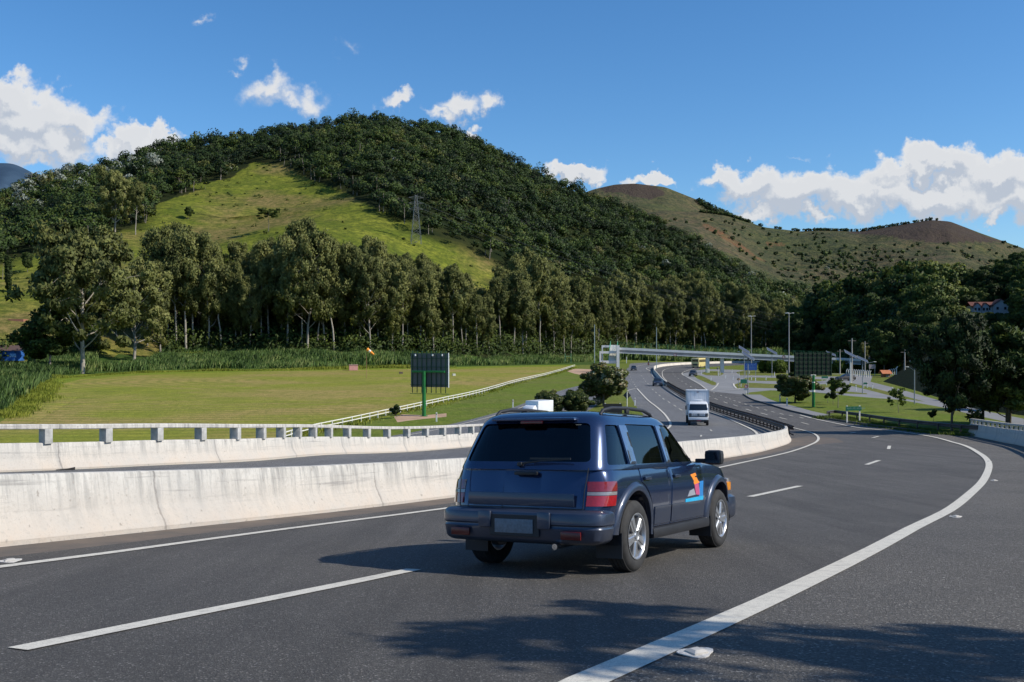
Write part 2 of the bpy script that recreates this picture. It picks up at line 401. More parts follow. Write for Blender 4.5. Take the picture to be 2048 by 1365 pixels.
REG = [('island', islands, LAWN), ('gutter', [gutter_poly], DUST), ('shoulder', [shoulder_poly], ASPH_R), ('concrete', [rconc_poly], PALE), ('road', [main_poly], ASPH),
       ('opposite', [opp_poly], ASPH_F), ('exit', [exit_poly, gore], ASPH_F), ('paving', [ic_poly], PALE), ('pad', [dirt_poly, pad_poly], DIRT),
       ('field', [field_poly], FIELD), ('fringe', [fringe_poly], FRINGE), ('slope', [toe_poly], EMBANK)]
def make_ground():
    pts = []; edges = []
    def poly(pp, closed=True):
        n = len(pts); pts.extend([(float(a[0]), float(a[1])) for a in pp]); m = len(pp)
        edges.extend([(n + i, n + (i + 1) % m) for i in range(m if closed else m - 1)])
    for _, pl, _m in REG:
        for q in pl: poly(q)
    poly(EDGE, False); poly(offset_line(smooth_poly(EDGE, 2.5), .9), False); poly(offset_line(smooth_poly(EDGE, 2.5), 5.5), False)
    poly(smooth_poly(TOE, 4), False)
    y = -40.0
    while y < 520:
        st = max(.9, .03 * max(y, 0)) if y > -6 else 3
        hw = 75 + max(y, 0) * .95
        xn = 18 + max(y, 0) * .62
        x = -hw
        while x < hw:
            pts.append((x + random.uniform(-.2, .2) * st, y + random.uniform(-.2, .2) * st)); x += st * (1 if abs(x) < xn else 3.2)
        y += st
    V, E, Fc, _, _, _ = delaunay_2d_cdt([Vector(p) for p in pts], edges, [], 0, 1e-4)
    V = np.array([(v.x, v.y) for v in V]); T = np.array([f for f in Fc if len(f) == 3])
    Z = H(V[:, 0], V[:, 1])
    c = V[T].mean(1)
    lab = np.full(len(T), -1)
    for i in reversed(range(len(REG))):
        for q in REG[i][1]:
            lab[inside(c[:, 0], c[:, 1], q)] = i
    # hillside and woodland floor beyond the meadow line
    px = CX + F * c[:, 0] / np.maximum(c[:, 1], 60); bd = np.interp(px, PXT, BD)
    out = {}
    rank = (lab == -1) & (c[:, 1] > bd - 62) & (px < 1245)
    lab[rank] = 100
    hill = ((lab == -1) | (lab == 100)) & (c[:, 1] > bd)
    lab[hill] = 101
    V3 = np.column_stack([V, Z])
    a, b, d = V3[T[:, 0]], V3[T[:, 1]], V3[T[:, 2]]
    flip = np.cross(b - a, d - a)[:, 2] < 0
    T[flip] = T[flip][:, ::-1]
    names = {'island': 'traffic_island_grass', 'gutter': 'road_gutter', 'shoulder': 'road_shoulder', 'concrete': 'paved_shoulder', 'road': 'highway_road', 'opposite': 'highway_road_opposite',
             'exit': 'exit_road', 'paving': 'interchange_road', 'pad': 'dirt_path', 'field': 'field', 'fringe': 'field_edge', 'slope': 'roadside_slope'}
    for L in np.unique(lab):
        t = T[lab == L]; u, inv = np.unique(t, return_inverse=True)
        me = np_mesh('ground', V3[u], inv.reshape(t.shape), smooth=True)
        if L == -1: nm, mt = 'grass_ground', VERGE
        elif L == 100: nm, mt = 'rough_ground', RANK
        elif L == 101: nm, mt = 'hill_foot', None
        else: nm, mt = names[REG[L][0]], REG[L][2]
        o = link(nm, me, mt if mt else HILLMAT); tag(o, kind='structure')
        if L == 101: hill_attr(me)

# meadow outline on the hillside, as seen in the survey
MEADOW = [(-400, 620), (-200, 560), (0, 540), (60, 512), (130, 500), (200, 482), (262, 462), (300, 436), (330, 402), (400, 372), (450, 350), (510, 326), (560, 333), (600, 348), (650, 372), (700, 392), (740, 412), (800, 446), (860, 484), (930, 507), (1000, 528), (1030, 545), (1010, 600), (960, 660), (500, 760), (-400, 760)]
def meadow_mask(X, Y, Z):
    px = CX + F * X / np.maximum(Y, 1); py = CY - F * Z / np.maximum(Y, 1)
    j = (vnoise(X, Y, 25, 5) - .5) * 24
    return inside(px + j, py + j * .7, MEADOW)
def hill_attr(me):
    n = len(me.vertices); co = np.empty(n * 3, np.float32); me.vertices.foreach_get('co', co); co = co.reshape(-1, 3)
    m = meadow_mask(co[:, 0], co[:, 1], co[:, 2]).astype(np.float32)
    a = me.attributes.new('meadow', 'FLOAT', 'POINT'); a.data.foreach_set('value', m)
def m_hill():
    t = NT('hillside'); p = t.pos(); f = t.attr('meadow').outputs['Fac']
    n1 = t.noise(p, .012, 6, .6); n2 = t.noise(p, .06, 6, .65); n3 = t.noise(p, .35, 5, .75)
    st = t.noise(t.map(p, (.25, .25, 1.6)), .3, 4)
    g = t.mix(t.mr(n2, .35, .65), (.12, .15, .018), (.25, .255, .035))
    g = t.mix(t.mr(n1, .48, .6, 0, .8), g, (.27, .18, .08))
    g = t.mix(t.mr(n3, .40, .62, 0, .85), g, (.05, .07, .014)); n5 = t.noise(p, .13, 6, .75); g = t.mix(t.mr(n5, .5, .66, 0, .6), g, (.075, .095, .018)); g = t.mix(t.mr(n5, .4, .28, 0, .6), g, (.32, .27, .08))
    g = t.mix(t.mr(st, .5, .7, 0, .35), g, (.07, .085, .015))
    fl = t.mix(t.mr(n2, .4, .6), (.014, .022, .008), (.03, .035, .012))
    return t.bsdf(t.mix(f, fl, g), 1, 0, .05, t.bump(n3, .7, 1.2))
HILLMAT = m_hill()
def make_hill():
    pxs = np.arange(-700, 1900, 5.0)
    nt = 120
    px = pxs[:, None].repeat(nt, 1)
    t = np.linspace(0, 1, nt)[None, :]
    Y0 = 505.0
    rd = np.interp(pxs, PXT, RD)[:, None]
    Y1 = np.maximum(rd + 220, 700)
    Y = Y0 + (Y1 - Y0) * t
    X = (px - CX) / F * Y
    Z = H(X, Y) ; Z[:, 0] -= .3
    V = np.stack([X, Y, Z], -1).reshape(-1, 3)
    i, j = np.meshgrid(np.arange(len(pxs) - 1), np.arange(nt - 1), indexing='ij')
    a = (i * nt + j).ravel(); Fq = np.stack([a, a + nt, a + nt + 1, a + 1], 1)
    me = np_mesh('hill', V, Fq, smooth=True); hill_attr(me)
    tag(link('hill', me, HILLMAT), kind='structure')

# distant bare hills
def ridge_hill(name, ridge, Yr, Yb, zb, mat, Yback, bump=14, seed=3, step=5):
    rp = np.array(ridge, float); pxs = np.arange(rp[0, 0], rp[-1, 0] + 1, step)
    ry = np.interp(pxs, rp[:, 0], rp[:, 1]); k = np.hanning(9); k /= k.sum(); ry = np.convolve(np.pad(ry, 4, 'edge'), k, 'valid')
    nt = 110; t = np.linspace(0, 1.25, nt)[None, :]
    Y = Yb + (Yr - Yb) * t; px = pxs[:, None]
    X = (px - CX) / F * Y; zr = ((CY - ry) / F * Yr)[:, None]
    env = np.sin(np.clip(t, 0, 1) * math.pi)
    up = zb + (zr - zb) * (np.clip(t, 0, 1) ** .92)
    Z = up + env * ((vnoise(X, Y, 160, seed) - .5) * bump * 2 + (vnoise(X, Y, 60, seed + 1) - .5) * bump * .9 + (vnoise(X, Y, 25, seed + 2) - .5) * bump * .25)
    Z = np.where(t > 1, zr - (t - 1) * (Yr - Yb) * .5, Z)
    V = np.stack([X, Y + 0 * X, Z], -1).reshape(-1, 3)
    i, j = np.meshgrid(np.arange(len(pxs) - 1), np.arange(nt - 1), indexing='ij')
    a = (i * nt + j).ravel(); Fq = np.stack([a, a + nt, a + nt + 1, a + 1], 1)
    me = np_mesh(name, V, Fq, smooth=True)
    return tag(link(name, me, mat), kind='structure'), me
def world_of(px, py, Yr, Yb, zb, ridge):     # point on a ridge_hill at a survey pixel
    rp = np.array(ridge, float); ry = np.interp(px, rp[:, 0], rp[:, 1]); zr = (CY - ry) / F * Yr
    m = (CY - py) / F
    for t in np.linspace(0, 1, 400):
        Y = Yb + (Yr - Yb) * t; z = zb + (zr - zb) * t ** .92
        if z >= m * Y: break
    return Vector(((px - CX) / F * Y, Y, m * Y))
HB = [(1050, 560), (1150, 470), (1250, 432), (1330, 421), (1400, 424), (1450, 430), (1530, 455), (1600, 463), (1640, 461), (1720, 463), (1800, 450), (1860, 440), (1900, 443), (1960, 466), (2048, 497), (2150, 535), (2300, 590)]
HC = [(1000, 480), (1100, 420), (1150, 392), (1190, 378), (1230, 369), (1270, 367), (1330, 374), (1400, 402), (1460, 430), (1510, 448), (1560, 480), (1650, 560)]
HD = [(-400, 345), (-200, 332), (-60, 330), (0, 326), (28, 327), (65, 345), (120, 385), (200, 440), (300, 500)]
def m_bare():
    t = NT('bare_hill'); p = t.pos(); s = t.sep(p)
    n1 = t.noise(p, .006, 6, .6); n2 = t.noise(p, .03, 6, .7); n3 = t.noise(p, .13, 5, .75)
    c = t.mix(t.mr(n1, .38, .62), (.085, .088, .028), (.15, .105, .055))
    c = t.mix(t.mr(n2, .45, .7, 0, .55), c, (.155, .15, .04))
    c = t.mix(t.mr(n3, .46, .6, 0, .85), c, (.030, .046, .014))
    gl = t.noise(t.map(p, (.03, .03, .004)), 1, 6, .7); c = t.mix(t.mr(gl, .5, .62, 0, .6), c, (.05, .055, .022))
    # dark burnt flank under the rounded summit
    b = t.attr('burnt').outputs['Fac']; c = t.mix(t.math('MULTIPLY', b, t.mr(n3, .2, .6, .7, 1)), c, (.066, .044, .030))
    r = t.attr('scar').outputs['Fac']; c = t.mix(t.math('MULTIPLY', r, t.mr(n3, .4, .6, 0, .8)), c, (.26, .105, .045))
    c = t.mix(.045, c, (.20, .27, .36))  # distance haze, mixed into the hill colour
    return t.bsdf(c, 1, 0, .05, t.bump(t.math('ADD', n3, gl), .9, 6))
def mask_attr(me, name, polys, jit=6):
    n = len(me.vertices); co = np.empty(n * 3, np.float32); me.vertices.foreach_get('co', co); co = co.reshape(-1, 3).astype(float)
    px = CX + F * co[:, 0] / co[:, 1]; py = CY - F * co[:, 2] / co[:, 1]; j = (vnoise(co[:, 0], co[:, 1], 40, 8) - .5) * jit
    m = np.zeros(n, bool)
    for q in polys: m |= inside(px + j, py + j, q)
    a = me.attributes.new(name, 'FLOAT', 'POINT'); a.data.foreach_set('value', m.astype(np.float32))
def make_back_hills():
    BM = m_bare()
    _, me = ridge_hill('bare_hill', HB, 1500, 760, -10, BM, 0, 20, 3, 3)
    mask_attr(me, 'burnt', [[(1690, 468), (1740, 455), (1800, 446), (1862, 436), (1905, 440), (1955, 466), (2010, 484), (1960, 485), (1890, 489), (1840, 484), (1780, 474)]])
    mask_attr(me, 'scar', [[(1402, 448), (1414, 448), (1440, 462), (1478, 486), (1512, 512), (1540, 528), (1520, 522), (1486, 502), (1440, 474), (1412, 458)], [(1530, 486), (1560, 485), (1575, 492), (1540, 494)]], 3)
    _, me = ridge_hill('bare_peak', HC, 2100, 1500, 60, BM, 0, 12, 11, 3)
    mask_attr(me, 'burnt', [[(1195, 372), (1290, 368), (1330, 385), (1300, 400), (1250, 392), (1210, 385)]], 12)
    mask_attr(me, 'scar', [[(0, 0), (1, 0), (0, 1)]])
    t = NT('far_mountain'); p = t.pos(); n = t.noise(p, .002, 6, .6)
    FM = t.bsdf(t.mix(t.mr(n, .35, .65), (.035, .062, .10), (.055, .09, .135)), 1, 0, 0)  # blue of the distant haze is painted into the mountain colour
    ridge_hill('far_mountain', HD, 6500, 4500, 200, FM, 0, 60, 6, 6)

# ================================================================ road markings
def m_paint():
    t = NT('road_paint'); p = t.pos(); n = t.noise(p, 7, 6, .8); f = t.noise(p, 90, 3, .8)
    k = t.math('MAXIMUM', t.mr(n, .5, .7, 0, .7), t.mr(f, .52, .68, 0, .85))
    return t.bsdf(t.mix(k, (.64, .60, .51), (.22, .21, .19)), .8, 0, .3)
PAINT = m_paint()
def ribbon(mb, line, w, lift=None, resamp=1.0):
    L = smooth_poly(line, resamp) if len(line) > 2 else [tuple(np.array(line[0]) * (1 - t) + np.array(line[1]) * t) for t in np.linspace(0, 1, max(2, int(np.hypot(line[1][0] - line[0][0], line[1][1] - line[0][1])) + 1))]
    a, b = np.array(offset_line(L, w / 2)), np.array(offset_line(L, -w / 2))
    n = len(L); Q = np.vstack([a, b]); Z = H(Q[:, 0], Q[:, 1]); Y = np.maximum(Q[:, 1], 0)
    Z = Z + (lift if lift is not None else .006 + .00022 * Y + .012 * ss(25, 60, Y))
    mb.add(np.column_stack([Q, Z]), [(i, i + 1, n + i + 1, n + i) for i in range(n - 1)])
def pdash(mb, cen, L, w, tang):
    """dashes with a given length, centred on survey pixels, running along a plan line"""
    tl = np.array(tang)
    for q in cen:
        c = P(*q); i = int(np.argmin(np.hypot(tl[:, 0] - c.x, tl[:, 1] - c.y))); i = min(max(i, 1), len(tl) - 2)
        d = tl[i + 1] - tl[i - 1]; d = d / np.linalg.norm(d)
        ribbon(mb, [(c.x - d[0] * L / 2, c.y - d[1] * L / 2), (c.x + d[0] * L / 2, c.y + d[1] * L / 2)], w)
def make_markings():
    def out(mb, name):
        o = mb.build(name, PAINT, fix=False); tag(o, kind='structure')
    m = MB(); ribbon(m, RLINE, .22, None, 1); out(m, 'road_edge_line')
    m = MB(); ribbon(m, LLINE, .16, None, 1); out(m, 'road_edge_line')
    m = MB()
    for a, b in (((35, 1300), (828, 1140)), ((1500, 994.5), (1600, 973)), ((1733, 930.5), (1758, 922)), ((1777, 899.5), (1779, 893)), ((1745, 877), (1757, 874)), ((1700, 868), (1711, 866))):
        ribbon(m, [tuple(P(*a)[:2]), tuple(P(*b)[:2])], .17)
    p0 = np.array(P(35, 1300)[:2]); d = np.array(P(828, 1140)[:2]) - p0; d /= np.linalg.norm(d)
    ribbon(m, [tuple(p0 - d * 8), tuple(p0 - d * 12)], .17)
    pdash(m, [(1610, 848), (1566, 838), (1528, 829), (1497, 821), (1471, 812), (1451, 806), (1432, 799), (1418, 793.5), (1392, 779.5), (1381.5, 774.5), (1372, 769), (1364, 763.5), (1356.6, 758), (1350, 753.6), (1346, 749), (1345, 745)], 3.2, .14, MEDIAN)
    pdash(m, [(1603, 836.5), (1582, 832.5), (1563, 829), (1546, 825), (1531, 821), (1515.5, 817), (1502, 813), (1491, 809.5), (1479, 805.6), (1469, 802.5), (1460, 799), (1452, 796), (1442, 792), (1428, 786.5)], 1.6, .13, MEDIAN)
    pdash(m, [(1280, 743), (1283, 752.5), (1287, 758), (1291, 763.5), (1296, 769), (1305.5, 780), (1312, 786), (1319, 792), (1327, 799), (1338, 805.5), (1349.5, 812.5), (1361, 820), (1385, 831), (1400, 843)], 3.0, .14, MEDIAN)
    pdash(m, [(1258, 745.5), (1259, 750), (1261, 755), (1263, 759.5), (1266, 765), (1269, 770), (1271.5, 774)], 1.8, .2, MEDIAN)
    pdash(m, [(1422, 862), (1402, 873)], 2.2, .12, MEDIAN)
    out(m, 'lane_markings')
    m = MB(); ribbon(m, pxl((1274, 778), (1284, 789), (1299, 804), (1316, 817), (1328, 828), (1337, 840), (1341, 848), (1338, 856)) + [(11.5, 76), (7.5, 66)], .2, None, 2)
    ribbon(m, pxl((1271, 778), (1262, 780), (1254, 783)), .18, None, 1)
    ribbon(m, offset_line([p for p in E1 if 60 < p[1] < 150], 1.1), .14, None, 3)
    out(m, 'road_edge_line')
    m = MB(); ribbon(m, [(160, 419), (118, 411), (90, 397), (68, 374), (51.5, 347), (43, 316)] + pxl((1303, 745), (1304, 750), (1313, 761), (1327, 773), (1346, 786.5), (1366, 799.5), (1391, 811), (1417, 823.5), (1441, 832), (1466, 842.5), (1485, 851), (1500, 858), (1513, 867), (1515, 872)), .2, None, 2)
    ribbon(m, [(35, 290), (39.5, 322), (46, 355), (54, 385), (66, 408), (88, 425), (120, 434)], .25, None, 3); out(m, 'road_edge_line')
    m = MB(); ribbon(m, pxl((1389, 737.5), (1375, 742), (1365, 746.5), (1364, 749), (1374, 755), (1399, 769), (1420.6, 781.5), (1432, 774), (1437, 767)), .2, None, 2)
    ribbon(m, pxl((1434, 782), (1475, 779.5), (1480, 778)), .25, None, 1); ribbon(m, pxl((1473, 778), (1468, 772), (1467, 768)), .3, None, 1); out(m, 'road_edge_line')
    # low dark kerb along the lawn
    k = MB(); L = CURB; a = np.array(offset_line(L, .12)); b = np.array(L); vs = []; n = len(L)
    za = H(a[:, 0], a[:, 1]); zb = H(b[:, 0], b[:, 1])
    rows = [np.column_stack([a, za - .05]), np.column_stack([a, za + .16]), np.column_stack([b, zb + .16]), np.column_stack([b, zb - .05])]
    k.add(np.vstack(rows), [(r * n + i, r * n + i + 1, (r + 1) * n + i + 1, (r + 1) * n + i) for r in range(3) for i in range(n - 1)])
    tag(k.build('kerb', simple('kerb_concrete', (.12, .105, .09), .9)), kind='structure')
    # raised road studs with pale glue pads
    SB = simple('stud_pad', (.60, .57, .52), .8, var=.3, scale=30, bump=.5); SR = simple('stud_body', (.5, .47, .42), .5)
    i = 0
    for q, nm in (((20, 1124), 'beside the edge line below the near barrier'), ((1393, 1309), 'on the wide shoulder at the foot of the edge line'), ((1912, 1035), 'on the shoulder where the edge line bends'), ((1988, 962), 'outside the bend of the edge line'), ((1978, 924), 'highest on the outside of the bend')):
        c = P(*q); e = empty('road_stud', c + Vector((0, 0, .001)), R(30), f'pale raised road stud {nm}', 'road stud', 'road studs beside the edge lines')
        b = MB(); vs = []; nn = 18
        for k2 in range(nn):
            an = 2 * math.pi * k2 / nn; r = .085 * (1 + .35 * math.sin(an * 3 + i) * .5); vs.append((r * math.cos(an) * 1.25, r * math.sin(an), .006))
        b.prism(vs, (0, 0, .006)); b.build('glue_pad', SB, e)
        b = MB(); b.rings([[(x * .05 * s, y * .045 * s, z) for x, y in ((-1, -1), (1, -1), (1, 1), (-1, 1))] for s, z in ((1, .012), (1, .02), (.55, .032))]); b.build('stud_body', SR, e); i += 1

# ================================================================ concrete barriers
def m_barrier():
    t = NT('painted_concrete'); uv = t.n('TexCoord').outputs['UV']; p = t.pos(); s = t.sep(uv)
    n1 = t.noise(p, 2.2, 6, .7); n2 = t.noise(p, 18, 5, .75); v = t.noise(t.map(uv, (7, .7, 1)), 1, 6, .7); big = t.noise(uv, .5, 3)
    c = t.mix(t.mr(n1, .3, .7), (.49, .46, .41), (.64, .61, .55))
    low = t.mr(s[1], 0, .75, 1, 0)      # dusty foot
    c = t.mix(t.math('MULTIPLY', low, t.mr(n1, .3, .6, .25, .75)), c, (.48, .38, .29))
    c = t.mix(t.math('MULTIPLY', t.mr(v, .47, .66, 0, .85), t.mr(s[1], .1, .8)), c, (.20, .195, .185)); vf = t.noise(t.map(uv, (22, .9, 1), (0, 0, 0), (4, 1, 0)), 1, 4, .7); c = t.mix(t.math('MULTIPLY', t.mr(vf, .58, .7, 0, .6), t.mr(s[1], .35, .85)), c, (.13, .125, .12))
    c = t.mix(t.mr(n2, .54, .7, 0, .7), c, (.38, .34, .29)); c = t.mix(t.mr(big, .45, .7, 0, .35), c, (.40, .39, .37))
    c = t.mix(t.math('MULTIPLY', t.mr(s[1], 0, .07, 1, 0), .8), c, (.12, .09, .07))
    sc = t.noise(t.map(uv, (.35, 9, 1)), 1, 5, .7); c = t.mix(t.math('MULTIPLY', t.mr(sc, .56, .66, 0, .5), t.mr(s[1], .2, .45)), c, (.20, .19, .18)); ch = t.noise(p, 9, 3, .5); c = t.mix(t.mr(ch, .68, .74, 0, .7), c, (.28, .25, .21))
    # casting joints
    j = t.math('ABSOLUTE', t.math('SUBTRACT', t.math('FRACT', t.math('DIVIDE', t.math('ADD', s[0], t.math('MULTIPLY', n1, .18)), 5.6)), .5))
    jl = t.mr(j, 0, .006, 1, 0)
    js = t.math('MULTIPLY', t.mr(j, 0, .035, 1, 0), t.mr(v, .35, .6))
    c = t.mix(t.math('MULTIPLY', js, .6), c, (.30, .29, .275)); c = t.mix(t.math('MULTIPLY', jl, .5), c, (.10, .09, .08))
    h = t.math('SUBTRACT', t.math('ADD', t.math('MULTIPLY', n1, .7), n2), t.math('MULTIPLY', jl, .7))
    return t.bsdf(c, .85, 0, .3, t.bump(h, .6, .02))
BARR = m_barrier()
def sweep(name, line, prof, mat, parent=None, zoff=0, step=None, angle=None, u0=0):
    """prof: closed list of (left offset, height); line 2D; sits on the ground under the line"""
    a = np.array(line); n = len(a); t = np.gradient(a, axis=0); t /= np.linalg.norm(t, axis=1)[:, None]; nl = np.stack([-t[:, 1], t[:, 0]], 1)
    m = len(prof); z0 = H(a[:, 0], a[:, 1]) + zoff
    V = np.zeros((n, m, 3))
    for k, (o, h) in enumerate(prof):
        V[:, k, :2] = a + nl * o; V[:, k, 2] = z0 + h
    vs = V.reshape(-1, 3); fs = []; uvs = []
    s = u0 + np.concatenate([[0], np.cumsum(np.linalg.norm(np.diff(a, axis=0), axis=1))])
    pp = np.array(prof); hv = np.abs(pp[:, 1])
    for i in range(n - 1):
        for k in range(m):
            k2 = (k + 1) % m
            fs.append((i * m + k, i * m + k2, (i + 1) * m + k2, (i + 1) * m + k))
            uvs += [(s[i], hv[k]), (s[i], hv[k2]), (s[i + 1], hv[k2]), (s[i + 1], hv[k])]
    fs.append(tuple(range(m))); fs.append(tuple((n - 1) * m + k for k in range(m))[::-1])
    uvs += [(prof[k][0], prof[k][1]) for k in range(m)] + [(prof[k][0], prof[k][1]) for k in reversed(range(m))]
    me = bpy.data.meshes.new(name); me.from_pydata([tuple(v) for v in vs], [], fs)
    ul = me.uv_layers.new(name='UVMap'); ul.data.foreach_set('uv', np.array(uvs, dtype=np.float32).ravel())
    me.update()
    o = link(name, me, mat, parent)
    me.polygons.foreach_set('use_smooth', [True] * len(me.polygons)); me.set_sharp_from_angle(angle=R(angle or 24))
    return o
NJ = [(-.30, -.25), (-.30, .06), (-.285, .09), (-.16, .32), (-.135, .40), (-.085, .79), (-.07, .82), (.07, .82), (.085, .79), (.135, .40), (.16, .32), (.285, .09), (.30, .06), (.30, -.25)]
NJH = [(x * .98, z * 1.0) for x, z in NJ]
def posts_along(line, gap, start=0.0, end=None):
    a = np.array(line); s = np.concatenate([[0], np.cumsum(np.linalg.norm(np.diff(a, axis=0), axis=1))]); out = []; u = start
    end = s[-1] if end is None else end
    while u <= end:
        i = min(np.searchsorted(s, u, 'right') - 1, len(a) - 2); f = (u - s[i]) / (s[i + 1] - s[i]); p = a[i] * (1 - f) + a[i + 1] * f; d = a[i + 1] - a[i]
        out.append((p[0], p[1], math.atan2(d[1], d[0]))); u += gap
    return out
def make_barriers():
    nb = offset_line([p for p in MEDIAN if p[1] < 66.3], .31)
    o = sweep('concrete_barrier', nb, NJ, BARR); tag(o, 'long white painted concrete median barrier curving beside the near lanes', 'barrier')
    fb = offset_line([p for p in FB if p[1] < 84], .31)
    e = empty('concrete_barrier_railing', G(*fb[0]), 0, 'stained white concrete parapet carrying a railing on stub posts at the viaduct edge', 'barrier')
    def world_child(o): o.parent = e; o.matrix_parent_inverse = e.matrix_world.inverted(); return o
    e.matrix_world = Matrix.Translation(G(*fb[0])); bpy.context.view_layer.update()
    pf = [(x, z * .88) for x, z in NJ]
    world_child(sweep('parapet', fb, pf, BARR))
    world_child(sweep('rail', fb, [(-.11, 1.08), (-.13, 1.10), (-.13, 1.19), (-.11, 1.21), (.09, 1.21), (.11, 1.19), (.11, 1.10), (.09, 1.08)], BARR, None, 0, None, 40))
    cp = simple('stub_concrete', (.42, .41, .38), .85, var=.25, scale=5, bump=.3)
    # stub posts spaced so that one stands at each place seen in the survey
    a = np.array(fb); seg = np.concatenate([[0], np.cumsum(np.linalg.norm(np.diff(a, axis=0), axis=1))])
    i0 = int(np.argmin(np.abs(CX + F * a[:, 0] / np.maximum(a[:, 1], 1) - 92) + 1e4 * (a[:, 1] < 15))); s0 = seg[i0] % 1.78
    for x, y, an in posts_along(fb, 1.78, s0):
        m = MB(); m.box((0, 0, .895), (.22, .30, .39), 0, Matrix.Translation(G(x, y)) @ Matrix.Rotation(an, 4, 'Z'), .012)
        world_child(m.build('stub_post', cp, angle=30))
    # right-hand parapet on the outside of the bend
    br = BR
    e2 = empty('concrete_barrier_railing', G(*br[0]), 0, 'shaded concrete parapet with slatted railing on the outside of the bend under the roadside trees', 'barrier')
    bpy.context.view_layer.update()
    def wc(o): o.parent = e2; o.matrix_parent_inverse = e2.matrix_world.inverted(); return o
    # end block ramps down towards the steel rail
    wc(sweep('parapet', offset_line(br, .2), NJ, BARR))
    wc(sweep('rail', offset_line(br, .2), [(-.10, 1.06), (-.10, 1.17), (.10, 1.17), (.10, 1.06)], BARR))
    for x, y, an in posts_along(offset_line(br, .2), 1.25, .3):
        m = MB(); m.box((0, 0, .96), (.16, .15, .26), 0, Matrix.Translation(G(x, y)) @ Matrix.Rotation(an, 4, 'Z')); wc(m.build('stub_post', cp))
    # concrete median further on, and its curve into the far bend
    o = sweep('concrete_barrier', [p for p in MEDIAN if p[1] > 176], NJ, simple('pale_concrete', (.60, .55, .47), .9, var=.12, scale=.4)); tag(o, 'pale concrete median barrier curving round the far bend behind the yellow bus', 'barrier')
    # steel median guardrail
    RS = simple('rusty_steel', (.075, .055, .045), .55, .6, var=.35, scale=3)
    gl = [p for p in MEDIAN if 66.5 < p[1] < 184]
    e3 = empty('steel_guardrail', G(*gl[0]), 0, 'dark double-beam steel guardrail on blocked posts along the highway median', 'guardrail'); bpy.context.view_layer.update()
    def wg(o): o.parent = e3; o.matrix_parent_inverse = e3.matrix_world.inverted(); return o
    W = [(0, .50), (.05, .53), (.05, .58), (.0, .62), (0, .66), (.05, .70), (.05, .75), (0, .79), (-.02, .79), (-.02, .50)]
    for sd in (1, -1):
        wg(sweep('guard_beam', gl, [(sd * (.27 + w * 1.0), h) for w, h in W], RS, None, 0, None, 30))
        wg(sweep('lower_beam', gl, [(sd * .26, .12), (sd * .30, .12), (sd * .30, .22), (sd * .26, .22)], RS))
    for x, y, an in posts_along(gl, 2.0, .2):
        m = MB(); M = Matrix.Translation(G(x, y)) @ Matrix.Rotation(an, 4, 'Z'); m.box((0, 0, .36), (.12, .10, .85), 0, M); m.box((0, .16, .64), (.14, .18, .24), 0, M); m.box((0, -.16, .64), (.14, .18, .24), 0, M)
        wg(m.build('post', RS))
    # roadside guardrail on the right
    rl = smooth_poly(pxl((1652, 838.5), (1668, 836), (1700, 840), (1750, 848), (1810, 857), (1870, 864.5), (1930, 871), (1958, 874)), 1.0)
    rl = offset_line(rl, -.1)
    GS = simple('weathered_steel', (.11, .10, .095), .5, .7, var=.3, scale=2)
    e4 = empty('steel_guardrail', G(*rl[0]), 0, 'weathered single-beam guardrail beside the lawn, rising from the ground at its far end', 'guardrail'); bpy.context.view_layer.update()
    def w4(o): o.parent = e4; o.matrix_parent_inverse = e4.matrix_world.inverted(); return o
    w4(sweep('guard_beam', rl, [(.02 - w, h - .02) for w, h in W], GS, None, 0, None, 30))
    for x, y, an in posts_along(rl, 3.8, .5):
        m = MB(); M = Matrix.Translation(G(x, y)) @ Matrix.Rotation(an, 4, 'Z'); m.box((0, -.10, .3), (.12, .10, .75), 0, M); w4(m.build('post', GS))
# ================================================================ vegetation
def m_leaf(name, stops, trans=.3, hue=.0, rough=.6, orv=.32):
    t = NT(name); f = t.attr('tint').outputs['Fac']; oi = t.n('ObjectInfo').outputs['Random']
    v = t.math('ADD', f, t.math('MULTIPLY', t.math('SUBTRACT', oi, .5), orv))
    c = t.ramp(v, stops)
    nv = t.n('VectorTransform', vector_type='NORMAL', convert_from='OBJECT', convert_to='WORLD', inp={'Vector': t.attr('nrm').outputs['Vector']}).outputs[0]
    g = t.n('NewGeometry').outputs['Normal']
    nn = t.n('VectorMath', operation='MULTIPLY_ADD', inp={0: nv, 1: (1.7, 1.7, 1.7), 2: g}).outputs[0]; nn = t.n('VectorMath', operation='NORMALIZE', inp={0: nn}).outputs[0]
    p = t.n('BsdfPrincipled', inp={'Base Color': c, 'Roughness': rough, 'Specular IOR Level': .2, 'Normal': nn})
    tr = t.n('BsdfTranslucent', inp={'Color': t.mix(1.0, c, (1.3, 1.35, .7), 'MULTIPLY'), 'Normal': nn})
    mx = t.n('MixShader', inp={0: trans, 1: p.outputs[0], 2: tr.outputs[0]}); t.t.links.new(mx.outputs[0], t.out.inputs[0]); return t.m
L_EUC = m_leaf('eucalyptus_leaves', [(0, (.06, .07, .02)), (.4, (.15, .165, .052)), (.75, (.25, .26, .08)), (1, (.34, .33, .12))], .4)
L_DARK = m_leaf('dark_leaves', [(0, (.018, .030, .008)), (.45, (.052, .082, .018)), (.8, (.105, .138, .025)), (1, (.16, .18, .034))], .28, orv=.5)
L_FOREST = m_leaf('hill_forest_leaves', orv=0, trans=.2, stops= [(0, (.012, .022, .008)), (.35, (.032, .056, .014)), (.6, (.062, .098, .020)), (.8, (.11, .14, .028)), (.90, (.13, .12, .04)), (.94, (.22, .25, .21)), (1, (.30, .33, .28))])
L_BRIGHT = m_leaf('bright_leaves', [(0, (.03, .05, .01)), (.5, (.09, .14, .02)), (1, (.2, .26, .04))], .35)
